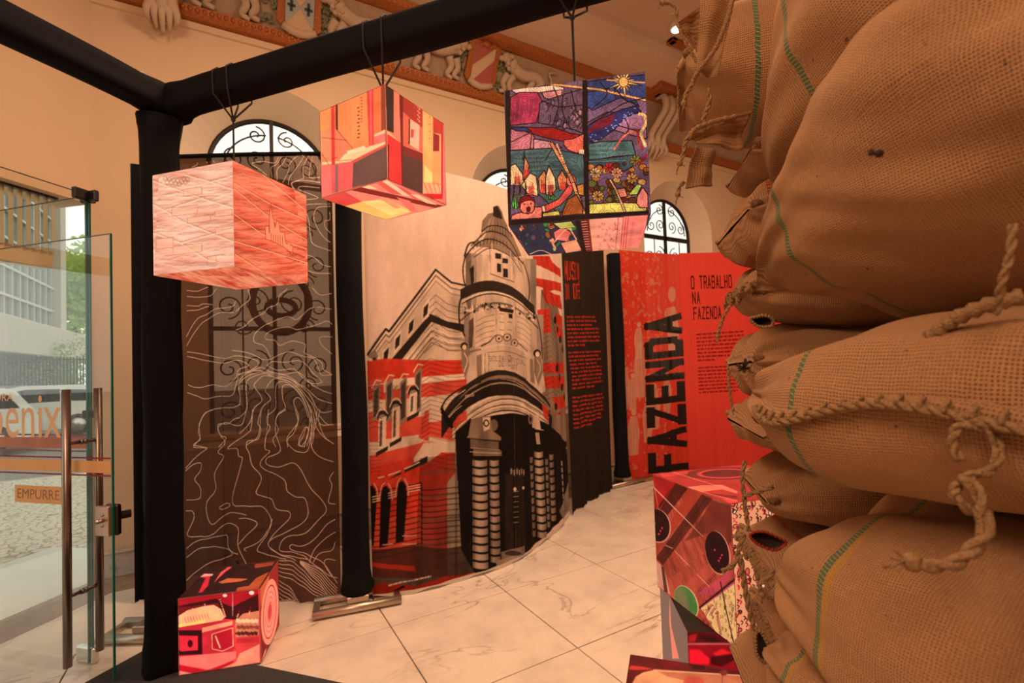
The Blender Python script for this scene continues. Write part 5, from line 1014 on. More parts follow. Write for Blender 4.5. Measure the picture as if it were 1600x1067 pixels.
a.ell(P(495, 325)[0], 3.4, 2.4, c8(255, 200, 180)); a.ell(P(722, 302)[0], 4, 3, c8(255, 210, 190)); a.line(P(560, 300, 562, 500), c8(255, 170, 160), 1.2)
a.soften(2, .3, 4, 50).grain(.04, 2, 2, 3); m4w = printmat('warehouse_print', a, 'lightbox', .95)
a = C4.art('u', 220, 300, c8(150, 36, 30))
a.poly(P(785, 270, 870, 150, 860, 300, 800, 420), c8(206, 90, 50)); a.poly(P(790, 910, 800, 700, 850, 760, 940, 600, 940, 640, 860, 800), c8(120, 24, 26)); a.poly(P(800, 905, 830, 800, 850, 770, 820, 890), c8(240, 110, 96))
ctr = P(875, 465)[0]
for rx, ry, c in ((13.4, 52, (250, 132, 104)), (10.2, 43, (150, 20, 26)), (9.4, 41, (250, 136, 108)), (8.2, 33, (226, 90, 74)), (7.6, 31, (250, 140, 112)), (6.0, 25, (222, 84, 72)), (5.4, 23, (248, 132, 104)), (3.6, 17, (226, 96, 78)), (2.6, 12, (206, 60, 56))): a.ell(ctr, rx, ry, c8(*c), rot=.07)
a.grain(.04, 2, 2, 3); m4u = printmat('drum_print', a, 'lightbox', .95)
a = C4.art('top', 260, 260, c8(52, 20, 18))
for q, c in (((285, 170, 320, 142, 395, 145, 370, 160, 350, 245, 300, 300, 270, 305, 330, 180), (214, 40, 52)), ((285, 170, 320, 142, 395, 145, 385, 160, 330, 165), (255, 150, 130)), ((400, 220, 460, 130, 520, 85, 560, 85, 500, 125, 440, 180), (230, 80, 76)), ((440, 215, 520, 180, 690, 185, 640, 205, 470, 225), (190, 90, 48)), ((590, 290, 600, 260, 700, 245, 760, 180, 870, 125, 780, 270, 600, 292), (176, 74, 38)), ((750, 60, 920, 40, 900, 70, 750, 95), (150, 60, 30))): a.poly(P(*q), c8(*c))
a.soften(2, .4, 9, 60).grain(.06, 2, 2, 3); m4t = printmat('stair_print', a, 'lightbox', .8)
for f, m in (('w', m4w), ('u', m4u), ('top', m4t), ('bottom', m4t), ('ub', m4w), ('wb', m4u)): C4.panel(f, m)
C4.frame(simple('dark_red_edge', (.16, .02, .015), .5))
_c = C4.c(.55, .55, 1.0); MB().tube(catmull([_c, _c+np.array([.01, .02, .03]), _c+np.array([.03, .10, .05]), _c+np.array([.05, .2, -.02]), _c+np.array([.08, .30, -.3])], 6), .005, 6).build('power_cord', CORD, C4.t)
# --- right stack: ceiling-lens cube on top of a dark red cube
C5 = Cube('light_box', (1.60, 1.17, .529), -.255, .53, 'large cube light box with wood ceiling and round dark lenses print, stacked beside the sacks', G_F); P = sub(1010, 720, 5.08)
a = C5.art('w', 420, 420, c8(178, 66, 46)); relief(a, c8(196, 80, 56), c8(150, 50, 36), 4, .9)
for q, c in (((42, 105, 230, 175, 100, 390, 60, 380), (176, 26, 24)), ((230, 172, 330, 215, 130, 480, 95, 400), (74, 18, 14)), ((215, 185, 225, 168, 100, 380, 92, 360), (60, 14, 12)), ((330, 215, 440, 262, 75, 730, 60, 640, 190, 500), (180, 58, 36)), ((440, 262, 525, 300, 130, 830, 75, 770), (84, 28, 20)), ((75, 790, 140, 850, 190, 1067, 80, 990), (220, 150, 120)), ((115, 830, 140, 850, 170, 1050, 140, 1040), (80, 24, 20)), ((300, 985, 500, 810, 560, 880, 385, 1067), (196, 76, 56)), ((385, 1060, 680, 870, 690, 900, 560, 1067), (206, 70, 84)), ((520, 310, 680, 352, 680, 640, 620, 700, 520, 560, 300, 640, 420, 480), (120, 44, 32))): a.poly(P(*q), c8(*c), .92)
for k in range(26): x = 470-k*13; y = 300+k*18; a.ell(P(x, y)[0], 1.4, 1.1, c8(44, 16, 14))
for k in range(17): a.line(P(390+k*12, 1040-k*12, 410+k*12, 1064-k*13), c8(110, 30, 30), 3)
for k in range(16): a.line(P(300+k*22, 500+(k*17) % 40, 250+k*21, 980), c8(206, 96, 66), 1.2, .4)
q = sub(970, 880, 5.704)
a.poly(q(700, 395, 900, 250, 1060, 100, 1060, 130, 1040, 770), c8(206, 70, 100)); a.poly(q(715, 405, 900, 270, 1060, 150, 1050, 790, 850, 620), c8(244, 190, 120))
r_ = random.Random(6)
for k in range(130): x, y = r_.uniform(720, 1050), r_.uniform(230, 740); a.curve(q(x, y, x+14, y+10, x+4, y+28), c8(96, 24, 24), 1.8)
for k in range(8): a.curve(q(740+k*17, 480-k*4, 810+k*9, 370+k*10, 870-k*1, 470+k*8, 900, 640), (c8(216, 50, 60), c8(120, 24, 26), c8(255, 214, 160))[k % 3], 2.6)
a.line(q(890, 170, 940, 420, 1020, 760), LD, 6); a.line(q(700, 400, 900, 240, 1060, 110), LD, 6)
for cx, cy, rx, ry in ((90, 515, 20, 27), (568, 730, 19, 35)):
    c_ = P(cx, cy)[0]; a.ell(c_, rx, ry, c8(240, 150, 120), rot=-.22); a.ell((c_[0]-.8, c_[1]-.8), rx-.9, ry-.9, c8(44, 8, 12), rot=-.22)
    for dx, dy in ((8, 4), (5, 9), (2, 14), (-6, -5)): a.ell((c_[0]+dx*.8, c_[1]+dy*.9), 1.2, 1.6, c8(240, 60, 80))
a.ell(P(90, 515)[0], 1, 1, c8(44, 8, 12)); c_ = q(585, 350)[0]; a.ell(c_, 17, 28, c8(236, 180, 120), rot=-.42); a.ell((c_[0]-.8, c_[1]), 16, 27, c8(84, 128, 62), rot=-.42); a.ell((c_[0]-6, c_[1]-4), 8, 20, c8(128, 110, 78), rot=-.42, alpha=.8)
for L_ in ((42, 190, 450, 600), (60, 215, 430, 580), (150, 670, 210, 695), (225, 715, 345, 840), (400, 900, 500, 1000), (42, 110, 95, 380)): a.line(P(*L_), c8(255, 170, 130), 2)
a.soften(2, .4, 5, 60).grain(.04, 2, 2, 3); m5w = printmat('lens_ceiling_print', a, 'lightbox', .62)
a = C5.art('top', 320, 320, c8(178, 40, 34)); 
for k, (rx, ry, c) in enumerate(((60, 10, (120, 24, 22)), (44, 7.5, (206, 60, 48)), (36, 6, (104, 18, 18)))): a.ell(P(620, 100)[0], rx, ry, c8(*c), rot=-.02)
for q_, c in (((320, 210, 430, 195, 600, 190, 720, 240, 720, 260, 600, 225, 440, 245), (244, 110, 80)), ((440, 250, 720, 280, 720, 300, 560, 280), (120, 20, 20)), ((100, 100, 330, 80, 330, 100, 130, 130), (206, 60, 50)), ((600, 300, 720, 310, 720, 330, 660, 338), (220, 60, 60))): a.poly(P(*q_), c8(*c))
for L_ in ((210, 90, 400, 150, 640, 220), (150, 150, 420, 240, 720, 320)): a.line(P(*L_), c8(255, 160, 130), 1.8)
a.soften(3, .35, 6, 60).grain(.05, 3, 3, 1); m5t = printmat('red_glow_print', a, 'lightbox', .75)
a = C5.art('u', 300, 300, c8(240, 160, 112)); r_ = random.Random(12)
for k in range(60):
    x, y = r_.uniform(1143, 1215), r_.uniform(770, 1040); a.ell((x, y), r_.uniform(1.5, 4), r_.uniform(2, 6), r_.choice([c8(230, 90, 80), c8(240, 160, 90), c8(250, 220, 180)]), edge=c8(90, 20, 24), ew=2)
for k in range(300):
    x, y = r_.uniform(1143, 1215), r_.uniform(770, 1040); a.curve([(x, y), (x+3, y+2), (x+1, y+6)], r_.choice([c8(90, 20, 24), c8(220, 40, 60), c8(60, 20, 22)]), 2.2)
m5u = printmat('pale_glass_print', a, 'lightbox', .8)
for f, m in (('w', m5w), ('u', m5u), ('top', m5t), ('bottom', m5t), ('ub', m5w), ('wb', m5u)): C5.panel(f, m)
C5.frame(simple('dark_red_edge', (.16, .02, .015), .5))
C6 = Cube('light_box', (1.545, 1.352, 0.003), -.619, .522, 'dark red cube light box with a grey side, carrying the lens print cube', G_F); q = sub(970, 880, 5.704)
a = C6.art('u', 300, 300, c8(150, 14, 26)); a.poly(q(590, 610, 1000, 615, 1000, 715, 600, 715), c8(90, 14, 16)); a.line(q(590, 715, 1000, 715), c8(255, 120, 110), 2)
for q_, c in (((600, 760, 700, 770, 790, 850, 780, 900, 610, 890), (240, 24, 40)), ((820, 800, 900, 760, 980, 790, 1040, 870, 900, 880), (236, 30, 40)), ((700, 650, 820, 640, 900, 700, 760, 700), (60, 14, 14)), ((790, 830, 1000, 800, 1040, 850, 900, 920, 800, 900), (70, 10, 14)), ((600, 640, 680, 620, 660, 690, 605, 700), (196, 30, 30))): a.poly(q(*q_), c8(*c))
a.soften(4, .4, 7, 60); m6u = printmat('dark_red_print', a, 'lightbox', .8)
a = C6.art('w', 200, 300, c8(128, 98, 84)); a.poly(q(435, 300, 450, 560, 520, 850, 460, 850, 430, 500), c8(236, 130, 104)); a.grain(.03, 3, 3, 1); m6w = printmat('grey_side_print', a, 'lightbox', .8)
for f, m in (('w', m6w), ('u', m6u), ('top', simple('black_edge', (.02, .015, .015), .5)), ('bottom', simple('black_edge', (.02, .015, .015), .5)), ('ub', m6u), ('wb', m6w)): C6.panel(f, m)
C6.frame(simple('black_edge', (.02, .015, .015), .5))
# --- low cube in the foreground
e1 = np.array([.66, -.751]); e2 = np.array([-.751, -.66]); s7 = .44; c7 = gpt(985, 1018, .44)[:2]+np.array([-.012, -.012]); p7 = c7+e2*s7
C7 = Cube('light_box', (p7[0], p7[1], .003), math.atan2(e1[1], e1[0]), s7, 'low foreground cube light box with an arm on dark red, cut by the frame bottom', G_F, hgt=.437)
a = C7.art('top', 320, 320, c8(92, 22, 20)); q = sub(970, 880, 5.704)
for q_, c in (((90, 780, 1120, 950, 1120, 1100, 0, 1100), (96, 20, 20)), ((290, 940, 1130, 1000, 1130, 1300, 200, 1300), (200, 110, 72)), ((100, 1067, 130, 1010, 200, 970, 300, 950, 420, 1010, 560, 1040, 540, 1200, 60, 1200), (236, 150, 100)), ((560, 1040, 600, 1005, 700, 1010, 745, 1045, 730, 1090, 600, 1090), (214, 80, 60)), ((90, 910, 200, 920, 290, 945, 130, 950, 60, 940), (190, 50, 40)), ((590, 890, 640, 880, 740, 900, 750, 945, 640, 945), (64, 10, 14)), ((350, 870, 420, 850, 520, 880, 530, 920, 400, 930, 350, 900), (120, 16, 20))): a.poly(q(*q_), c8(*c))
a.line(q(300, 955, 700, 975, 1110, 1000), c8(240, 170, 120), 4); a.ell(q(920, 975)[0], 6, 4.5, c8(130, 50, 40)); a.line(q(910, 930, 905, 1067), c8(110, 40, 34), 2)
a.soften(3, .4, 8, 60).grain(.04, 3, 3, 1); m7 = printmat('arm_print', a, 'lightbox', .8)
for f in ('top', 'w', 'u', 'bottom', 'ub', 'wb'): C7.panel(f, m7 if f == 'top' else m6u)
C7.frame(simple('dark_red_edge', (.16, .02, .015), .5))
# ------------------------------------------------------------------ stacked burlap sacks
def burlap(name, stripes=(), seed=0, lum=1.14):
    """woven jute: weave bump and gaps from the cloth's own metre grid; stripes are woven bands (position in metres, width, colour)"""
    m, t, b = nt(name); L = t.links.new; N = t.nodes.new
    uv = N('ShaderNodeUVMap'); uv.uv_map = 'UVMap'
    wob = N('ShaderNodeTexNoise'); wob.inputs['Scale'].default_value = 9.0; wob.inputs['Detail'].default_value = 3; L(uv.outputs[0], wob.inputs['Vector'])
    def M(op, *a):
        n = N('ShaderNodeMath'); n.operation = op
        for i, v in enumerate(a):
            if isinstance(v, (int, float)): n.inputs[i].default_value = v
            else: L(v, n.inputs[i])
        return n.outputs[0]
    wv = N('ShaderNodeVectorMath'); wv.operation = 'MULTIPLY_ADD'; L(wob.outputs['Color'], wv.inputs[0]); wv.inputs[1].default_value = (.010, .010, 0); L(uv.outputs[0], wv.inputs[2])
    sp = N('ShaderNodeSeparateXYZ'); L(wv.outputs[0], sp.inputs[0]); X, Y = sp.outputs[0], sp.outputs[1]
    jt = N('ShaderNodeTexNoise'); jt.inputs['Scale'].default_value = 110; jt.inputs['Detail'].default_value = 2; L(uv.outputs[0], jt.inputs['Vector']); js = N('ShaderNodeSeparateColor'); L(jt.outputs['Color'], js.inputs[0])
    X_ = M('MULTIPLY_ADD', js.outputs[0], .0030, X); Y_ = M('MULTIPLY_ADD', js.outputs[1], .0030, Y)
    k = 2*PI/0.0042
    wx = M('SINE', M('MULTIPLY', X_, k)); wy = M('SINE', M('MULTIPLY', Y_, k))
    th = N('ShaderNodeTexNoise'); th.inputs['Scale'].default_value = 60; th.inputs['Detail'].default_value = 3
    mp = N('ShaderNodeMapping'); mp.inputs['Scale'].default_value = (1, 7, 1); L(uv.outputs[0], mp.inputs[0]); L(mp.outputs[0], th.inputs['Vector'])
    th2 = N('ShaderNodeTexNoise'); th2.inputs['Scale'].default_value = 60; th2.inputs['Detail'].default_value = 3
    mp2 = N('ShaderNodeMapping'); mp2.inputs['Scale'].default_value = (7, 1, 1); L(uv.outputs[0], mp2.inputs[0]); L(mp2.outputs[0], th2.inputs['Vector'])
    gap = M('MULTIPLY', M('MULTIPLY_ADD', wx, .5, .5), M('MULTIPLY_ADD', wy, .5, .5))       # 0..1, the holes between threads
    hgt = M('ADD', M('MULTIPLY', gap, -1.0), M('MULTIPLY', M('ADD', th.outputs[0], th2.outputs[0]), .55))
    big = N('ShaderNodeTexNoise'); big.inputs['Scale'].default_value = 3.5; big.inputs['Detail'].default_value = 6; tc = N('ShaderNodeTexCoord'); L(tc.outputs['Object'], big.inputs['Vector'])
    cr = N('ShaderNodeValToRGB'); e = cr.color_ramp.elements
    e[0].position = .30; e[0].color = (.27*lum, .140*lum, .064*lum, 1); e[1].position = .70; e[1].color = (.50*lum, .275*lum, .135*lum, 1)
    mixn = M('ADD', M('MULTIPLY', big.outputs[0], .55), M('MULTIPLY', M('ADD', th.outputs[0], th2.outputs[0]), .225)); L(mixn, cr.inputs[0])
    pa = N('ShaderNodeTexNoise'); pa.inputs['Scale'].default_value = 7.0; pa.inputs['Detail'].default_value = 2; L(tc.outputs['Object'], pa.inputs['Vector'])
    pm = N('ShaderNodeMapRange'); pm.inputs[1].default_value = .40; pm.inputs[2].default_value = .62; pm.inputs[3].default_value = .35; pm.inputs[4].default_value = 1.0; L(pa.outputs[0], pm.inputs[0])
    dk = N('ShaderNodeMix'); dk.data_type = 'RGBA'; dk.blend_type = 'MULTIPLY'; L(M('MULTIPLY', M('MULTIPLY', M('POWER', gap, 2.0), 1.0), pm.outputs[0]), dk.inputs[0]); L(cr.outputs[0], dk.inputs[6]); dk.inputs[7].default_value = (.13, .085, .06, 1)
    col = dk.outputs[2]
    fl = N('ShaderNodeTexNoise'); fl.inputs['Scale'].default_value = 75; L(tc.outputs['Object'], fl.inputs['Vector'])
    fr_ = N('ShaderNodeMapRange'); fr_.inputs[1].default_value = .735; fr_.inputs[2].default_value = .77; L(fl.outputs[0], fr_.inputs[0])
    f1 = N('ShaderNodeMix'); f1.data_type = 'RGBA'; L(M('MULTIPLY', fr_.outputs[0], .8), f1.inputs[0]); L(col, f1.inputs[6]); f1.inputs[7].default_value = (.05, .028, .014, 1); col = f1.outputs[2]
    for p_, w_, c_ in stripes:
        d = M('ABSOLUTE', M('SUBTRACT', X, p_)); on = M('LESS_THAN', d, w_); th_ = M('GREATER_THAN', M('SINE', M('MULTIPLY_ADD', Y, 2*PI/0.0080, M('MULTIPLY', X, 400.0))), -.6)
        s_ = N('ShaderNodeMix'); s_.data_type = 'RGBA'; L(M('MULTIPLY', M('MULTIPLY', on, th_), .9), s_.inputs[0]); L(col, s_.inputs[6]); s_.inputs[7].default_value = (*c_, 1); col = s_.outputs[2]
    L(col, b.inputs['Base Color']); b.inputs['Roughness'].default_value = .95; b.inputs['Specular IOR Level'].default_value = .12
    b.inputs['Sheen Weight'].default_value = .25; b.inputs['Sheen Roughness'].default_value = .6; b.inputs['Sheen Tint'].default_value = (.8, .6, .4, 1)
    bp = N('ShaderNodeBump'); bp.inputs['Strength'].default_value = .9; bp.inputs['Distance'].default_value = .0016; L(hgt, bp.inputs['Height']); L(bp.outputs[0], b.inputs['Normal'])
    return m
GRN = (.015, .17, .085); YEL = (.50, .27, .03); REDS = (.32, .03, .02)
BP = burlap('burlap_plain'); BD = burlap('burlap_seam_fold', lum=.95)
JUTE = simple('jute_twine', (.36, .22, .11), .95, bump=.8, scale=260, var=.35, spec=.1)
DKHOLE = simple('hole_shade_brown', (.035, .02, .012), .9, scale=40, var=.4)  # shade inside holes and folds put into colour; also tuft and stain
def stripemat(p, cols): return burlap('burlap_striped', tuple((p+i*.011, .0055, c) for i, c in enumerate(cols)))
def frame3(yaw, pitch, roll):                 # local x: long axis away from the eye; y: to the left; z up, from camera-frame yaw
    h = np.array([FW[0], FW[1], 0.0]); h /= np.linalg.norm(h); q = np.array([h[1], -h[0], 0.0]); a, p, r = (math.radians(v) for v in (yaw, pitch, roll))
    ax = (h*math.cos(a)+q*math.sin(a))*math.cos(p)+ZU*math.sin(p); ay = np.cross(ZU, ax); ay /= np.linalg.norm(ay); az = np.cross(ax, ay)
    return np.array([ax, ay*math.cos(r)+az*math.sin(r), az*math.cos(r)-ay*math.sin(r)])
class Sack:
    """a filled sack: rounded body pinched to a sewn mouth at the far (+x) end, corner ears, folds"""
    def __init__(s, c, rot, L, W_, T, seed=0, wr=1.0, sq=2.7, lump=.018, pinch=.78, ex=4.6, flat=0.0):
        s.c = np.array(c, float); s.R = frame3(*rot); s.L, s.W, s.T = L/2, W_/2, T/2; s.sq = sq; s.lump = lump; s.wr = wr; s.pin = pinch; s.ex = ex; s.flat = flat
        r = np.random.default_rng(seed); s.k = r.normal(0, 1, (14, 3))*np.array([5.5, 6.5, 8]); s.ph = r.uniform(0, 6.3, 14); s.am = r.uniform(.4, 1, 14)
        s.k2 = r.normal(0, 1, (12, 3))*np.array([16, 26, 30]); s.ph2 = r.uniform(0, 6.3, 12); s.nf = r.integers(6, 10); s.fp = r.uniform(0, 6.3, 6)
    def pt(s, u, th):                          # u -1..1 along, th around; arrays allowed
        u = np.asarray(u, float); th = np.asarray(th, float); c, sn = np.cos(th), np.sin(th); q = (np.abs(c)**s.sq+np.abs(sn)**s.sq)**(-1/s.sq)
        au = np.abs(u); tt = np.sqrt(np.clip(1-au**(np.where(u > 0, s.ex, 4.6)), 0, 1)); tw = 1-(1-s.pin)*au**6
        x = s.L*np.sign(u)*(1-(1-au)**1.0)*1.0; y = s.W*q*c*tw*(1-.10*np.clip(1-tt, 0, 1)); z = s.T*q*sn*tt-s.flat*s.T*(1-tt)*(u > 0)
        z = z+.0025*np.sign(sn)*(au > .995)
        P = np.stack([x, y, z], -1); d = np.zeros(u.shape)
        for i in range(14): d = d+s.am[i]*np.sin(P @ s.k[i]+s.ph[i])
        d = d*s.lump/3.2
        w = np.zeros(u.shape)
        for i in range(12): w = w+np.sin(P @ s.k2[i]+s.ph2[i]+2*np.sin(P[..., 0]*9+s.ph2[i]))
        d = d+w*.0010*s.wr
        e = np.exp(-(1-au)*5.5)*(1-np.exp(-(1-au)*40))            # folds running into the mouth
        d = d+s.wr*.013*e*(np.sin(th*s.nf+s.fp[0]+3*u)+.5*np.sin(th*(s.nf*2+1)+s.fp[1]))
        d = d-s.wr*.010*np.exp(-((u-.25*np.sin(th*2+s.fp[2]))/.10)**2)*np.clip(np.sin(th+s.fp[3]), 0, 1)
        n = np.stack([0*u, y/(s.W**2)+1e-9, z/(s.T**2)], -1); n = n/(np.linalg.norm(n, axis=-1, keepdims=True)+1e-9)
        P = P+n*(d*np.clip(tt*1.6+.15, 0, 1))[..., None]
        return P @ s.R+s.c
    def body(s, mat, par, nu=110, nv=110):
        us = np.sin(np.linspace(-PI/2, PI/2, nu+1)); us = .35*us+.65*np.linspace(-1, 1, nu+1); ths = np.linspace(0, 2*PI, nv+1)
        U, TH = np.meshgrid(us, ths, indexing='ij'); P = s.pt(U, TH).reshape(-1, 3)
        n = nv+1; F = [(i*n+j, (i+1)*n+j, (i+1)*n+j+1, i*n+j+1) for i in range(nu) for j in range(nv)]
        tq = np.linspace(0, 2*PI, 721); cc, ss_ = np.cos(tq), np.sin(tq); qq = (np.abs(cc)**s.sq+np.abs(ss_)**s.sq)**(-1/s.sq)
        al = np.concatenate([[0], np.cumsum(np.hypot(np.diff(s.W*qq*cc), np.diff(s.T*qq*ss_)))]); uv = np.stack([(1-U)*s.L, np.interp(TH, tq, al)], -1).reshape(-1, 2)
        return MB().add(P, F, uv).build('body', mat, par, smooth=True)
    def seam(s, par, end=1, out=.035, mat=None, stitch=True, droop=.3):
        """sewn mouth: a folded flap past the end with a blanket stitch and two corner ears"""
        n = 46; f = np.linspace(-1, 1, n); y = s.W*s.pin*f*.98; ph = s.fp[4]
        base = s.pt(np.full(n, end*.985), np.where(f > 0, 0.001, PI-.001)); ed = s.R[0]*end; up = s.R[2]; lf = s.R[1]
        cen = s.c+s.R[0]*end*s.L*.985+np.outer(y, lf)
        w = .012*np.sin(f*9+ph)+.008*np.sin(f*21+ph*2)
        rows = []
        for k, (o, th) in enumerate(((-.02, .012), (.3, .010), (.7, .008), (1.0, .006), (1.0, -.006), (.7, -.008), (.3, -.010), (-.02, -.012))):
            rows.append(cen+np.outer(np.full(n, out*o), ed)+np.outer(w*max(0, o)+th-droop*out*max(0, o)**2, up))
        V = np.concatenate(rows); F = [(r*n+i, r*n+i+1, ((r+1) % 8)*n+i+1, ((r+1) % 8)*n+i) for r in range(8) for i in range(n-1)]+[tuple(r*n for r in range(8)), tuple(r*n+n-1 for r in range(7, -1, -1))]
        uv = np.concatenate([np.stack([np.full(n, k*.01), y], 1) for k in range(8)])
        fl = MB().add(V, F, uv).build('seam_flap', mat or BD, par, smooth=True)
        if stitch:
            m = MB(); st = []
            for i in range(1, 30):
                g = -1+2*i/30; yy = s.W*s.pin*g*.98; ww = .012*math.sin(g*9+ph)+.008*math.sin(g*21+ph*2); q = s.c+s.R[0]*end*s.L*.985+lf*yy
                a = q+ed*out*.45+up*(ww*.45+.011-droop*out*.2); b = q+ed*(out*1.05)+up*(ww-droop*out); c_ = q+lf*.012+ed*(out*1.05)+up*(ww-droop*out)
                m.tube([a, a*.4+b*.6+up*.004, b, c_], .0022, 5); st.append(b)
            m.build('stitching', JUTE, par, smooth=True, kind='stuff')
            m2 = MB(); twist(m2, catmull(st, 3), .0035, 260); m2.build('seam_cord', JUTE, par, smooth=True)
        return fl
    def ear(s, par, end, side, l=.07, r0=.030, tw=.4, mat=None, up_=.0):
        a = s.c+s.R[0]*end*s.L*.93+s.R[1]*side*s.W*s.pin*.93; d = s.R[0]*end*.8+s.R[1]*side*.75+ZU*up_; d /= np.linalg.norm(d); p = a-d*.03
        pts = catmull([p, a, a+d*l*.5+s.R[2]*.008, a+d*l+s.R[2]*tw*.03], 6); n = len(pts); rr = r0*(1-.55*np.linspace(0, 1, n))*(1+.18*np.sin(np.linspace(0, 9, n)))
        V = []; T = s.R[0]*end; k_ = 18; b1 = np.cross(d, s.R[2]); b1 /= np.linalg.norm(b1); b2 = np.cross(b1, d)
        for i, q in enumerate(pts):
            for k in range(k_):
                t = 2*PI*k/k_; q2 = rr[i]*(1+.22*math.sin(5*t+i*.7)); V.append(q+b1*q2*math.cos(t)+b2*q2*.6*math.sin(t))
        F = [(i*k_+k, i*k_+(k+1) % k_, (i+1)*k_+(k+1) % k_, (i+1)*k_+k) for i in range(n-1) for k in range(k_)]+[tuple((n-1)*k_+k for k in range(k_))]
        uv = np.array([(i*.006, k*.008) for i in range(n) for k in range(k_)])
        return MB().add(V, F, uv).build('corner_ear', mat or BD, par, smooth=True)
def cord(par, pts, r=.004, tail=True, tw=200, name='twine'):
    P = catmull(pts, 8); m = MB(); twist(m, P, r, tw)
    if tail:
        d = P[-1]-P[-3]; d /= np.linalg.norm(d)+1e-9
        for k in range(7):
            q = np.random.default_rng(k+3).normal(0, .4, 3); e = d+q*.7; m.tube([P[-1]-d*r, P[-1]+e*r*1.6, P[-1]+(e+q*.3)*r*2.8], r*.26, 4)
        m.ball(P[-1], r*1.7, n=8)
    return m.build(name, JUTE, par, smooth=True)
def flap(par, rim, tip_px=None, mat=None, thick=.004, fold=.02, seed=0, n=14, name='cloth_flap'):
    """loose burlap corner: a bowed patch between four rims of real points (a,b,c,d around)"""
    a, b, c, d = (np.asarray(q, float) for q in rim); r = np.random.default_rng(seed); nrm = np.cross(b-a, d-a); nrm /= np.linalg.norm(nrm); V = []; uv = []
    S1 = np.linalg.norm(b-a); S2 = np.linalg.norm(d-a); p = r.uniform(0, 6, 3)
    for i in range(n+1):
        for j in range(n+1):
            u, v = i/n, j/n; q = a*(1-u)*(1-v)+b*u*(1-v)+c*u*v+d*(1-u)*v; bow = fold*(math.sin(PI*v)*.9+.45*math.sin(u*7+p[0]+v*2)+.25*math.sin(v*12+p[1]))
            V.append(q+nrm*bow); uv.append((u*S1, v*S2))
    m0 = len(V); V2 = [q-nrm*thick for q in V]; F = []
    I = lambda i, j: i*(n+1)+j
    for i in range(n):
        for j in range(n): F.append((I(i, j), I(i+1, j), I(i+1, j+1), I(i, j+1))); F.append((m0+I(i, j+1), m0+I(i+1, j+1), m0+I(i+1, j), m0+I(i, j)))
    for k in range(n):
        for e0, e1 in ((I(k, 0), I(k+1, 0)), (I(k+1, n), I(k, n)), (I(0, k+1), I(0, k)), (I(n, k), I(n, k+1))): F.append((e1, e0, e0+m0, e1+m0))
    return MB().add(V+V2, F, np.array(uv+uv)).build(name, mat or BP, par, smooth=True)
def hem(par, pts, r=.006, name='hem_roll'):     # thick rolled and stitched edge
    P = catmull(pts, 8); m = MB(); L = np.linalg.norm(np.diff(P, axis=0), axis=1).sum(); n = max(8, int(L/.004)); t = np.linspace(0, 1, n); Q = np.stack([np.interp(t, np.linspace(0, 1, len(P)), P[:, k]) for k in range(3)], 1)
    m.tube(Q, r*(1+.22*np.sin(np.arange(n)*PI/1.5)), 8); return m.build(name, JUTE, par, smooth=True)
G1 = 'burlap sacks of the near stack'; G2 = 'burlap sacks of the far stack'
def sack(label, group, c, rot, L, W_, T, seed, mat=None, res=110, **kw):
    s = Sack(c, rot, L, W_, T, seed, **kw); s.t = empty('burlap_sack', tuple(s.c-ZU*s.T), label, 'sack', group); s.t_ = s.t
    s.body(mat or BP, s.t, res, res); return s
P3 = atd
# ---- near stack: long axes run past the eye on the right
YAWN = -19.0
near = [  # label, r, f of the centre, z centre, L, W, T, yaw, pitch, roll, stripe metres from far end
 ('highest big sack with a faint green stripe, right of the seam corners', .800, .56, 2.190, .90, .56, .46, -12, -6, 0, .170, (GRN,)),
 ('broad sack at eye level with a short green stripe near its rounded left end', .790, .52, 1.895, .92, .62, .46, -12, 0, 4, .115, (GRN,)),
 ('flatter sack with a long stitched seam across its side, below the eye level sack', .790, .53, 1.515, .94, .58, .285, -19, 0, 0, .180, (GRN,)),
 ('large bulging lower sack crossed by a long green and yellow stripe', .815, .50, 1.205, .92, .66, .37, -19, 0, -3, .135, (GRN, YEL)),
 ('lowest near sack with a green and yellow stripe, cut by the frame bottom', .790, .57, 1.055, .90, .56, .24, -21, 0, 0, .10, (GRN, YEL)),
]
NS = []
for i, (lab, r, f, z, L, W_, T, yw, pt_, rl, sp_, cols) in enumerate(near):
    s = sack(lab, G1, camf(r, f, z), (yw, pt_, rl), L, W_, T, 20+i, stripemat(sp_, cols), 170 if i < 4 else 130, wr=1.7, lump=.024, **({'ex': 2.4, 'flat': .95} if i < 1 else {'ex': 1.75, 'flat': .8} if i < 2 else ({'ex': 3.0, 'flat': -.15} if i in (2, 3) else {}))); NS.append(s)
S2, S3, S4, S5, S6 = NS
# upper right sack beyond the dark gap
s0 = sack('sack corner at the upper right edge beyond a dark gap', G1, camf(.80, .30, 2.12), (-10, 12, 10), .60, .34, .20, 31, BP, 60)
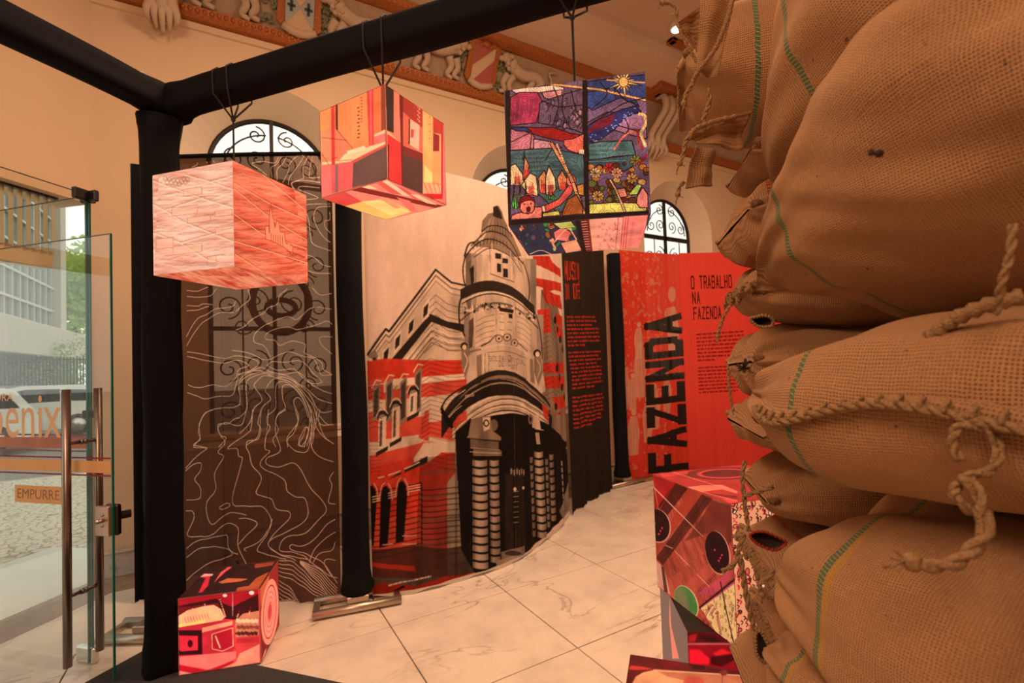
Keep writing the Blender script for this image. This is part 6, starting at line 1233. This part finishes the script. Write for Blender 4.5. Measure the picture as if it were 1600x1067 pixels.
# long stitched seam along the side of the flat sack
def side_seam(s, u0, u1, th0, n=60, out=.026):
    us = np.linspace(u0, u1, n); th = th0+.10*np.sin(us*7); a = s.pt(us, th); c = s.c; N_ = a-(c+np.outer((a-c) @ s.R[0], s.R[0])); N_ /= np.linalg.norm(N_, axis=1)[:, None]
    a = a-N_*.006; dn = np.array([0, 0, -1.0]); tip = a+N_*out+dn*out*(.5+.3*np.sin(us*11))[:, None]; mid = (a+tip)/2+N_*.006; V = np.concatenate([a+ZU*.004, mid+ZU*.005, tip, mid-ZU*.007, a-ZU*.006])
    F = [(r*n+i, r*n+i+1, ((r+1) % 5)*n+i+1, ((r+1) % 5)*n+i) for r in range(5) for i in range(n-1)]
    uv = np.concatenate([np.stack([np.full(n, k*.012), us*s.L], 1) for k in range(5)]); MB().add(V, F, uv).build('seam_flap', BD, s.t, smooth=True)
    m = MB()
    for i in range(3, n-2, 2):
        m.tube([mid[i]+ZU*.007+N_[i]*.001, mid[i]*.3+tip[i]*.7+ZU*.008+N_[i]*.004, tip[i]+ZU*.003+N_[i]*.004], .0028, 6)
    m.build('stitching', JUTE, s.t, smooth=True, kind='stuff'); m = MB(); twist(m, tip+ZU*.002, .005, 200); m.build('seam_cord', JUTE, s.t, smooth=True)
side_seam(S4, .84, -.55, .10)
hem(S4.t, [P3(1600, 462, .50), P3(1540, 478, .52), P3(1490, 500, .55), P3(1455, 526, .575)], .008)
# braided twine, hanging strings and a dark hole on the near stack
cord(S4.t, [P3(1500, 720, .50), P3(1488, 690, .505), P3(1500, 665, .50), P3(1535, 668, .49), P3(1560, 700, .485), P3(1548, 735, .48), P3(1515, 745, .48), P3(1490, 770, .48), P3(1520, 800, .475), P3(1545, 795, .47)], .0042, False, 160)
cord(S5.t, [P3(1500, 745, .475), P3(1525, 765, .468), P3(1535, 800, .462), P3(1540, 830, .458), P3(1520, 858, .458), P3(1490, 880, .46), P3(1455, 885, .463), P3(1425, 878, .468)], .0055, True, 150)
cord(S3.t, [P3(1583, 350, .455), P3(1578, 400, .455), P3(1566, 440, .46), P3(1556, 490, .475)], .0032, False, 200)
_k = MB(); _q = P3(1378, 237, .487)+FW*.004; _k.ball(_q, .006, .004, .004, 10); _k.ball(_q+RT*-.008+UP*.001, .003, .003, .004, n=8); _k.build('dark_hole', DKHOLE, S3.t, smooth=True)  # small hole shown as near-black lumps, its shade put into the colour
# ---- far stack: seen end on, mouths and corners poking out to the left
YF = -78.0
zf = [(2.20, 2.45), (2.03, 2.20), (1.86, 2.04), (1.665, 1.875), (1.485, 1.68), (1.335, 1.50), (1.165, 1.345), (.985, 1.175), (.83, .99)]
labs = ['topmost far sack with a folded corner and a thick stitched seam', 'far sack in shade with a drooping corner strip and a hanging triangular flap', 'far sack with two thin red stripes, under the hanging triangular flap',
        'far sack with a torn knotted corner and a thin hanging string beside the red banner', 'far sack with a frayed tuft on its corner below the torn one', 'far sack with a red edged open fold level with the flat near sack',
        'far sack with a thick chain stitch above the red edged dark mouth', 'narrow far sack with a red edged dark mouth beside the lens print cube', 'lowest far sack with a dark stained hole beside the lower stripe']
FSX = []
fpar = [(.50, 1.16, -70), (.64, 1.20, -76), (.61, 1.22, -80), (.62, 1.18, -74), (.605, 1.18, -76), (.595, 1.17, -80), (.625, 1.16, -74), (.615, 1.17, -78), (.63, 1.15, -76)]
for i, ((z0, z1), (r0, f0, yw)) in enumerate(zip(zf, fpar)):
    L = .78; a = math.radians(yw); cx = r0-math.sin(a)*L/2; cf = f0-math.cos(a)*L/2+.0
    st = {2: stripemat(.05, (REDS, REDS)), 7: stripemat(.08, (REDS,)), 0: stripemat(.16, (GRN,))}.get(i, BP)
    s = sack(labs[i], G2, camf(cx, f0+.03, (z0+z1)/2), (yw, 0, (-1)**i*2), L, .44, z1-z0+.012, 50+i, st, 120, wr=1.3, lump=.022, pinch=.80); FSX.append(s)
    if i in (0, 3, 7, 8): s.seam(s.t, 1, .018, droop=.5)
    s.ear(s.t, 1, 1, .030, .020, up_=-.1); s.ear(s.t, 1, -1, .030, .020, up_=.1)
D = 1.04
T1 = FSX[0].t
flap(T1, (P3(1058, 36, .99), P3(1106, 2, 1.0), P3(1104, 104, 1.01), P3(1078, 62, 1.0)), fold=.012, seed=1)
flap(T1, (P3(1096, -6, .97), P3(1150, -6, .955), P3(1120, 125, .975), P3(1088, 112, .985)), fold=.016, seed=2, mat=BD)
hem(T1, [P3(1052, 20, .985), P3(1062, 46, .985), P3(1074, 72, .99), P3(1090, 98, .995)], .0032); hem(T1, [P3(1145, -4, .93), P3(1136, 30, .935), P3(1118, 75, .95), P3(1092, 110, .97), P3(1082, 128, .985)], .0045)
cord(T1, [P3(1084, 128, .98), P3(1078, 138, .975), P3(1072, 148, .975), P3(1069, 162, .975)], .004, True, 200); cord(T1, [P3(1056, 34, .99), P3(1058, 16, .99), P3(1048, 6, .99), P3(1036, 5, .99)], .003, True, 260)
T2_ = FSX[1].t
cord(T2_, [P3(1106, 140, .985), P3(1109, 158, .985), P3(1103, 175, .985), P3(1098, 192, .985)], .0042, False, 200)
flap(T2_, (P3(1082, 200, .985), P3(1180, 170, 1.0), P3(1160, 235, 1.0), P3(1092, 224, .99)), fold=.018, seed=3, mat=BD)
hem(T2_, [P3(1150, 182, .985), P3(1115, 190, .98), P3(1086, 202, .98), P3(1076, 218, .98)], .0048); cord(T2_, [P3(1080, 208, .98), P3(1071, 222, .98), P3(1068, 240, .98), P3(1062, 255, .98)], .0038, True, 200)
T3_ = FSX[1].t
flap(T3_, (P3(1086, 228, .985), P3(1118, 236, .99), P3(1114, 290, .99), P3(1073, 294, .985)), fold=.010, seed=4, mat=burlap('burlap_smooth_inside', lum=.75)); cord(T3_, [P3(1069, 284, .98), P3(1062, 292, .98), P3(1059, 304, .98)], .0035, True, 180)
cord(FSX[3].t, [P3(1140, 480, .97), P3(1132, 492, .965), P3(1126, 508, .96), P3(1121, 526, .96)], .0028, True, 260); cord(FSX[4].t, [P3(1137, 570, .96), P3(1139, 600, .955), P3(1142, 625, .955), P3(1145, 640, .955)], .0022, True, 260)
m = MB(); r_ = np.random.default_rng(5); q0_ = P3(1163, 574, .955)
for k in range(26): e = r_.normal(0, 1, 3); e /= np.linalg.norm(e); m.tube([q0_, q0_+e*.009, q0_+e*.015+ZU*.003], .0014, 4)
m.build('frayed_tuft', DKHOLE, FSX[4].t, smooth=True)
cord(FSX[4].t, [P3(1166, 578, .95), P3(1180, 582, .945), P3(1196, 584, .94), P3(1212, 582, .935)], .003, False, 240)
def mouth(par, px, py, d, w, h, rot, rim, stripe=None):
    """gaping sack corner: dark inside, rolled rim"""
    c = P3(px, py, d); x = RT*math.cos(rot)+UP*math.sin(rot); y = UP*math.cos(rot)-RT*math.sin(rot); n = 22; ring = []
    for k in range(n): t = 2*PI*k/n; ring.append(c+x*w*math.cos(t)*(1+.12*math.sin(3*t+px))+y*h*math.sin(t)*(1+.2*math.sin(2*t+py)))
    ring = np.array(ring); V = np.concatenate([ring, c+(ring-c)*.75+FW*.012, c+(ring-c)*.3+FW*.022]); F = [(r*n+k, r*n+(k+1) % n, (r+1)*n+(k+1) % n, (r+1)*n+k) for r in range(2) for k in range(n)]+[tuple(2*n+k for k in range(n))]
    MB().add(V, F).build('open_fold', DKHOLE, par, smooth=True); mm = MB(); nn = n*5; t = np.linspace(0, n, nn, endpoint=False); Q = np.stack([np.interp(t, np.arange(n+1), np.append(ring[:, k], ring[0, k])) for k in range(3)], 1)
    mm.tube(Q, rim*(1+.3*np.sin(np.arange(nn)*1.3)), 7, closed=True); mm.build('fold_rim', JUTE if stripe is None else simple('red_jute', REDS, .95, bump=.6, scale=200, var=.3), par, smooth=True)
mouth(FSX[3].t, 1192, 502, .93, .022, .010, -.2, .0030); mouth(FSX[5].t, 1200, 655, .93, .028, .012, -.1, .0024, 1); mouth(FSX[7].t, 1200, 845, .93, .034, .015, -.2, .0026, 1); mouth(FSX[8].t, 1190, 1010, .93, .013, .026, .2, .0035)
cord(FSX[6].t, [P3(1162, 775, .95), P3(1178, 770, .945), P3(1192, 766, .94), P3(1208, 760, .93)], .0038, False, 160); cord(FSX[7].t, [P3(1164, 720, .965), P3(1160, 745, .96), P3(1164, 790, .955), P3(1170, 830, .95)], .0036, False, 160)
cord(FSX[7].t, [P3(1163, 835, .95), P3(1155, 855, .95), P3(1148, 880, .95), P3(1128, 893, .95)], .004, False, 160); cord(FSX[8].t, [P3(1156, 865, .95), P3(1164, 920, .945), P3(1176, 975, .94), P3(1184, 985, .935)], .0048, False, 150)
cord(FSX[8].t, [P3(1210, 890, .92), P3(1198, 905, .918), P3(1186, 914, .918), P3(1190, 928, .918)], .004, True, 160)
# sacks below the frame that carry both stacks, down to the floor
def filler(lab, grp, r, f, z, yw, W_=.52):
    s = Sack(camf(r, f, z), (yw, 0, 0), .84, W_, .20, int(z*100), wr=.8); t = empty('burlap_sack', tuple(s.c-ZU*s.T), lab, 'sack', grp); s.body(BP, t, 40, 40)
for k, z in enumerate((.10, .29, .48, .67, .85)):
    filler('plain burlap sack low in the near stack, below the frame', G1, .79, .55, z, -19)
for k, z in enumerate((.09, .27, .45, .62, .76)):
    filler('plain burlap sack low in the far stack, below the frame', G2, .98, 1.20, z, -78, .42)
# ------------------------------------------------------------------ glass entrance
DF = np.array([-.544, 3.33]); DD = np.array([-.7005, .7137]); DN = np.array([-.7137, -.7005])     # leaf edge, run, normal towards the room
def onleaf(px, py, off=0.0, F0=DF):
    d = ray(px, py); t = ((F0 @ DN)+off)/(d[:2] @ DN); return CAM+d*t
def leafp(l, z, off=0.0, F0=DF): q = F0+DD*l+DN*off; return np.array([q[0], q[1], z])
def pane(name, F0, run, nrm, l0, l1, z0, z1, par, th=.010):
    a, b = F0+run*l0, F0+run*l1; m = MB()
    V = [(a[0], a[1], z0), (b[0], b[1], z0), (b[0], b[1], z1), (a[0], a[1], z1)]
    m.add(V, [(0, 1, 2, 3)]); o = m.build(name, GLASS, par); e = MB()
    n = np.array([nrm[0], nrm[1], 0])*th/2; r = np.array([run[0], run[1], 0])
    for q0, q1, w in (((a[0], a[1], z0), (a[0], a[1], z1), r*.0035),):
        c = (np.array(q0)+np.array(q1))/2; e.obox(c, n, w, ZU*(z1-z0)/2)
    e.build('glass_edge', GREENEDGE, par)
    e = MB(); c = np.array([(a[0]+b[0])/2, (a[1]+b[1])/2, z1]); e.obox(c, n, r*(l1-l0)/2, ZU*.0015); e.build('glass_edge', simple('dark_glass_edge', (.05, .05, .035), .2), par)
    return o
door = empty('glass_door', (DF[0], DF[1], .012), 'open frameless glass door leaf with two long steel pull bars and orange sticker bands', 'door')
pane('glass_leaf', DF, DD, DN, 0, 1.28, .012, 2.383, door)
def pull(off):
    h = MB(); l = .217; h.tube([leafp(l, .10, off), leafp(l, 1.55, off)], .0195, 18); o = h.build('pull_bar', HANDLE, door, smooth=True)
    for z in (.46, 1.262): MB().tube([leafp(l, z, off), leafp(l, z, math.copysign(.006, off))], .010, 12).tube([leafp(l, z, math.copysign(.014, off)), leafp(l, z, math.copysign(.005, off))], .016, 12).build('standoff', HANDLE, o, smooth=True)
pull(.078); pull(-.078)
lk = MB().obox(leafp(.052, .845, .012), DN_ := np.array([*DN, 0])*.010, np.array([*DD, 0])*.048, ZU*.078, .003).build('lock_plate', simple('coppery_steel', (.62, .42, .34), .35, .85, scale=60), door)
for dz in (-.028, .028): MB().tube([leafp(.045, .85+dz, .020), leafp(.045, .85+dz, .027)], .008, 12).build('screw', STEEL, lk, smooth=True)
MB().tube([leafp(.045, .85, .018), leafp(.045, .85, .055)], .0115, 16).build('key_cylinder', STEEL, lk, smooth=True)
MB().obox(leafp(.030, .845, -.022), DN_*1.5, np.array([*DD, 0])*.045, ZU*.082, .008).tube([leafp(.02, .86, -.03), leafp(-.01, .86, -.085)], .022, 16).build('lock_case', simple('dark_bronze', (.05, .035, .028), .35, .8), door)
STK = simple('orange_sticker', (.80, .42, .16), .7, scale=10, var=.04); REDL = simple('dark_red_sticker', (.28, .02, .03), .6, scale=10); LET = simple('pale_orange_lettering', (.86, .52, .28), .7, scale=10)
def band(par, F0, l0, l1, z0, z1, mat, nm, off=.0045):
    q = [np.array([*(F0+DD*l+DN*off), z]) for l, z in ((l0, z0), (l1, z0), (l1, z1), (l0, z1))]; return MB().prism(q, np.array([*DN, 0])*.0006).build(nm, mat, par)
def sticker_set(par, F0, l0, l1, zc, mat=None):
    band(par, F0, l0, l1, zc-.032, zc+.032, mat or STK, 'sticker_band'); band(par, F0, l0, l1, zc+.042, zc+.051, REDL, 'sticker_line'); band(par, F0, l0, l1, zc-.051, zc-.042, REDL, 'sticker_line')
sticker_set(door, DF, .006, 1.27, 1.128)
a_, b_ = onleaf(97, 790), onleaf(25, 790); la, lb = (a_[:2]-DF) @ DD, (b_[:2]-DF) @ DD
band(door, DF, la-.06, lb, .915, 1.012, STK, 'push_sign', .0045)
def words(txt, par, F0, l_right, l_left, z0, z1, mat, off, nm='lettering', shear=0.0, bold=0.0):
    cu = bpy.data.curves.new('t', 'FONT'); cu.body = txt; cu.extrude = 0.0; cu.offset = bold; cu.resolution_u = 3; o = bpy.data.objects.new('t', cu); COL.objects.link(o)
    bpy.context.view_layer.update(); me = o.evaluated_get(bpy.context.evaluated_depsgraph_get()).to_mesh()
    V = np.array([v.co[:] for v in me.vertices]); F = [tuple(p.vertices) for p in me.polygons]; o.to_mesh_clear(); bpy.data.objects.remove(o)
    x0, x1, y0, y1 = V[:, 0].min(), V[:, 0].max(), V[:, 1].min(), V[:, 1].max(); u = (V[:, 0]-x0)/(x1-x0); v = (V[:, 1]-y0)/(y1-y0)
    P = [np.array([*(F0+DD*(l_left+(l_right-l_left)*a)+DN*off), z0+(z1-z0)*b]) for a, b in zip(u, v)]
    return MB().add(P, F).build(nm, mat, par)
words('EMPURRE', door, DF, la+.012, lb-.022, .938, .992, simple('brown_lettering', (.36, .15, .06), .7), .0056)
r1 = (onleaf(97, 684)[:2]-DF) @ DD; zz1, zz0 = onleaf(97, 640)[2], onleaf(60, 684)[2]
words('Phoenix', door, DF, r1, r1+.86, zz0, zz0+.255, LET, .0045)
r2 = (onleaf(22, 625)[:2]-DF) @ DD; words('ORA', door, DF, r2, r2+.16, 1.49, 1.535, LET, .0045)
# fixed side screen parallel to the leaf, and the front screen towards the room
PF = np.array([-.672, 3.545])*1.025; scr = empty('glass_screen', (PF[0], PF[1], .01), 'fixed glass screen running back from the steel floor clamp to the street doorway', 'glass panel', 'fixed glass screens')
pane('glass_pane', PF, DD, DN, 0, 1.16, .01, 2.668, scr); sticker_set(scr, PF, .02, 1.15, 1.235, simple('orange_red_sticker', (.62, .13, .03), .7))
PE = np.array([*PF, 0]); DD3 = np.array([*DD, 0]); DN3 = np.array([*DN, 0]); CD3 = np.array([*CD, 0]); CN3 = np.array([*CN, 0])
MB().obox(PE+ZU*2.66+DD3*.0, DN3*.015, DD3*.06, ZU*.032, .006).obox(PE+ZU*2.66+CD3*.03, CN3*.015, CD3*.06, ZU*.032, .006).build('corner_clamp', DARKP, scr)
MB().obox(PE+ZU*.045+DD3*.04, DN3*.018, DD3*.07, ZU*.045, .008).build('floor_clamp', simple('pale_steel', (.72, .70, .64), .25, .9), scr)
MB().obox(PE+DD3*.01+ZU*1.335, DN3*.006, DD3*.006, ZU*1.32).build('edge_seal', DARKP, scr)
MB().obox(PE+ZU*1.40+DD3*.02, DN3*.014, DD3*.035, ZU*.022, .006).build('door_stop', DARKP, scr)
scr2 = empty('glass_screen', (PF[0], PF[1], .01), 'fixed glass screen coming forward from the corner clamp past the left frame edge', 'glass panel', 'fixed glass screens')
pane('glass_pane', PF, CD, CN, 0.02, 2.2, .01, 2.668, scr2)
# strips added to imitate curtains reflected in the glass above the doorway
vb = empty('curtain_reflection', cham(.6, -.3, 2.6), 'pale green strips imitating curtains reflected in the entrance glass', 'reflection'); VBM = simple('pale_green_reflection', (.50, .50, .36), .8, scale=4)
for k in range(24):
    t = T0+.20+k*.055; q = np.array(cham(t, -.10, 2.80)); MB().obox(q, CD3*.022+CN3*.012, CN3*.002-CD3*.001, ZU*.215).build('reflection_strip', VBM, vb)
MB().obox(np.array(cham(T0+.2+.66, -.10, 3.02)), CD3*.68, CN3*.02, ZU*.015).build('reflection_top_bar', DARKP, vb)
# ------------------------------------------------------------------ street outside
def opt(px, py, t): return atd(px, py, t)
MOS = simple('mosaic_pavement', (.55, .50, .41), .85, bump=.6, scale=7, var=.25)
m_, t_, b_2 = nt('stone_mosaic'); vo = t_.nodes.new('ShaderNodeTexVoronoi'); vo.feature = 'DISTANCE_TO_EDGE'; vo.inputs['Scale'].default_value = 11; gm2 = t_.nodes.new('ShaderNodeNewGeometry'); t_.links.new(gm2.outputs['Position'], vo.inputs['Vector'])
cr_ = t_.nodes.new('ShaderNodeValToRGB'); cr_.color_ramp.elements[0].color = (.22, .17, .11, 1); cr_.color_ramp.elements[1].color = (.62, .56, .45, 1); cr_.color_ramp.elements[1].position = .10; t_.links.new(vo.outputs[0], cr_.inputs[0]); t_.links.new(cr_.outputs[0], b_2.inputs['Base Color']); b_2.inputs['Roughness'].default_value = .8
bp_ = t_.nodes.new('ShaderNodeBump'); bp_.inputs['Distance'].default_value = .01; t_.links.new(vo.outputs[0], bp_.inputs['Height']); t_.links.new(bp_.outputs[0], b_2.inputs['Normal'])
MB().box(-60, -.0, 5.46, 11.2, -.3, -.03).box(-60, -3.8, -8, 5.46, -.3, -.03).build('ground_1', m_, kind='structure')
MB().prism([cham(-.6, -.02, -.2), cham(CLEN+.5, -.02, -.2), cham(CLEN+.5, -1.25, -.2), cham(-.6, -1.25, -.2)], (0, 0, .195)).build('trim_14', simple('pale_stone_step', (.66, .64, .56), .5, bump=.1, scale=3, var=.08), kind='structure')
MB().box(-80, 40, 11.2, 60, -.4, -.10).box(0, 40, 5.46, 11.2, -.3, -.05).build('ground_2', simple('street_asphalt', (.20, .19, .17), .9, bump=.3, scale=30, var=.2), kind='structure')
CONC = simple('pale_concrete', (.52, .47, .36), .8, scale=2, var=.08); FG = simple('facade_glass', (.15, .19, .16), .25, scale=.4, var=.5); FM = simple('facade_mullion', (.50, .50, .44), .5)
bl = empty('office_building', (-9, 32, 0), 'modern office block with gridded glass facade above a pale concrete band across the street', 'building')
MB().box(-24, -9.05, 14, 38.8, 4.6, 16).build('glass_facade', FG, bl); MB().box(-24, -8.4, 14, 52, 2.9, 4.6, .05).build('concrete_band', CONC, bl); MB().box(-9.4, -8.6, 38.3, 39.4, 4.6, 16).build('corner_pier', CONC, bl)
MB().box(-24, -11, 14, 52, 0, 2.9).build('ground_storey', simple('dark_storey', (.05, .06, .035), .8), bl)
for k in range(21): MB().box(-9.05, -8.92, 18+k*1.0-.04, 18+k*1.0+.04, 4.6, 16).build('mullion', FM, bl)
for k in range(8): MB().box(-9.05, -8.90, 14, 38.3, 5.6+k*1.35, 5.72+k*1.35).build('spandrel_rail', FM, bl)
LEAF1 = simple('green_leaves', (.26, .40, .10), .6, scale=1.5, var=.5)  # one mottled leaf green for all the trees
for m0 in (LEAF1,):
    tl = m0.node_tree; pb = tl.nodes['Principled BSDF']; trn = tl.nodes.new('ShaderNodeBsdfTranslucent'); trn.inputs[0].default_value = (.42, .58, .14, 1); mx_ = tl.nodes.new('ShaderNodeMixShader'); mx_.inputs[0].default_value = .45; tl.links.new(pb.outputs[0], mx_.inputs[1]); tl.links.new(trn.outputs[0], mx_.inputs[2]); tl.links.new(mx_.outputs[0], tl.nodes['Material Output'].inputs[0])
BARK = simple('tree_bark', (.12, .08, .05), .9, bump=.5, scale=6)
def tree(px, py, t, R_, lab, seed, n=2600):
    c = opt(px, py, t); e = empty('street_tree', (c[0], c[1], 0), lab, 'tree', 'trees across the street'); MB().tube([(c[0], c[1], 0), (c[0]+.1, c[1], c[2]*.5), (c[0], c[1], c[2])], [.22, .16, .08], 8).build('trunk', BARK, e)
    r = np.random.default_rng(seed); cl = r.normal(0, .48, (22, 3))*R_+c; P = cl[r.integers(0, 22, n)]+r.normal(0, .17, (n, 3))*R_; a = r.normal(0, 1, (n, 3)); a /= np.linalg.norm(a, axis=1)[:, None]; b = np.cross(a, r.normal(0, 1, (n, 3))); b /= np.linalg.norm(b, axis=1)[:, None]; s = r.uniform(.10, .20, (n, 1))*R_/3
    V = np.stack([P-a*s, P+b*s*.6, P+a*s, P-b*s*.6], 1).reshape(-1, 3); MB().add(V, [(4*i, 4*i+1, 4*i+2, 4*i+3) for i in range(n)]).build('foliage', LEAF1, e, kind='stuff')
tree(116, 452, 46, 6.0, 'bright green street tree beyond the right end of the office block', 1, 6000); tree(112, 585, 27, 1.5, 'low street tree under the concrete band, above the parked cars', 2, 1500); tree(20, 588, 24, 1.3, 'shaded street tree behind the iron fence, left of the low street tree', 3, 1500)
fe = empty('iron_fence', tuple(opt(70, 640, 19)*np.array([1, 1, 0])), 'dark iron railing across the street behind the parked cars', 'fence')
fa, fb_ = opt(-120, 610, 17)*np.array([1, 1, 0]), opt(150, 600, 22)*np.array([1, 1, 0])
for z in (.5, 2.5): MB().tube([fa+ZU*z, fb_+ZU*z], .03, 6).build('rail', IRON, fe)
for k in range(45): q = fa+(fb_-fa)*k/44; MB().box(q[0]-.02, q[0]+.02, q[1]-.02, q[1]+.02, 0, 2.6).build('bar', IRON, fe)
CG = simple('car_window', (.03, .035, .035), .08, scale=2); TY = simple('tyre_rubber', (.015, .015, .015), .8, scale=30)
def car(p_right, run, lab, paint):
    R = np.array([run[0], run[1], 0.]); R /= np.linalg.norm(R); Wd = np.array([-R[1], R[0], 0]); o = np.array([p_right[0], p_right[1], 0]); t = empty('parked_car', tuple(o-R*2), lab, 'car', 'parked cars across the street')
    X = lambda l, z, w=0: o-R*l+ZU*z+Wd*w      # l metres from the right end
    body = [(0, .35), (.02, .75), (.10, .95), (.95, 1.0), (1.0, 1.0), (3.0, .98), (3.9, .82), (4.0, .55), (3.98, .3), (3.6, .22), (.4, .22)]
    MB().prism([X(l, z) for l, z in body], Wd*1.62).build('body', paint, t); cab = [(.12, .93), (.42, 1.38), (.62, 1.45), (1.9, 1.46), (2.3, 1.38), (3.05, .97)]
    MB().prism([X(l, z, .10) for l, z in cab], Wd*1.42).build('cabin', paint, t)
    for w in ([(.35, .98), (.55, 1.30), (1.05, 1.34), (1.05, .99)], [(1.15, .99), (1.15, 1.35), (1.85, 1.37), (2.15, 1.30), (2.75, 1.0)]): MB().prism([X(l, z, .093) for l, z in w], Wd*.01).build('side_window', CG, t)
    for l in (.78, 3.15):
        for s_ in (0, 1.45): MB().tube([X(l, .31, s_-.01), X(l, .31, s_+.19)], .31, 20).build('wheel', TY, t, smooth=True); MB().tube([X(l, .31, s_-.02+(s_ > 1)*.22), X(l, .31, s_-.005+(s_ > 1)*.2)], .19, 16).build('wheel_hub', STEEL, t, smooth=True)
    for l in (.0, 3.93): MB().obox(X(l+.04, .78, .15), R*.04, Wd*.12, ZU*.07).build('lamp', simple('lamp_red', (.4, .03, .02), .3) if l == 0 else STEEL, t)
    return t
WP = simple('white_car_paint', (.80, .78, .72), .25, scale=2, var=.02); SP = simple('grey_car_paint', (.30, .31, .30), .25, .3, scale=2)
g0 = opt(64, 705, 11.6); car(g0, (.962, .27), 'white hatchback parked nearest the glass door, its right end behind the letters', WP)
g0 = opt(100, 662, 18.5); car(g0, (.962, .27), 'dark grey car parked behind the white hatchback', SP)
g0 = opt(176, 682, 14.6); car(g0, (.962, .27), 'white car parked right of the hatchback, seen between the two pull bars', WP)
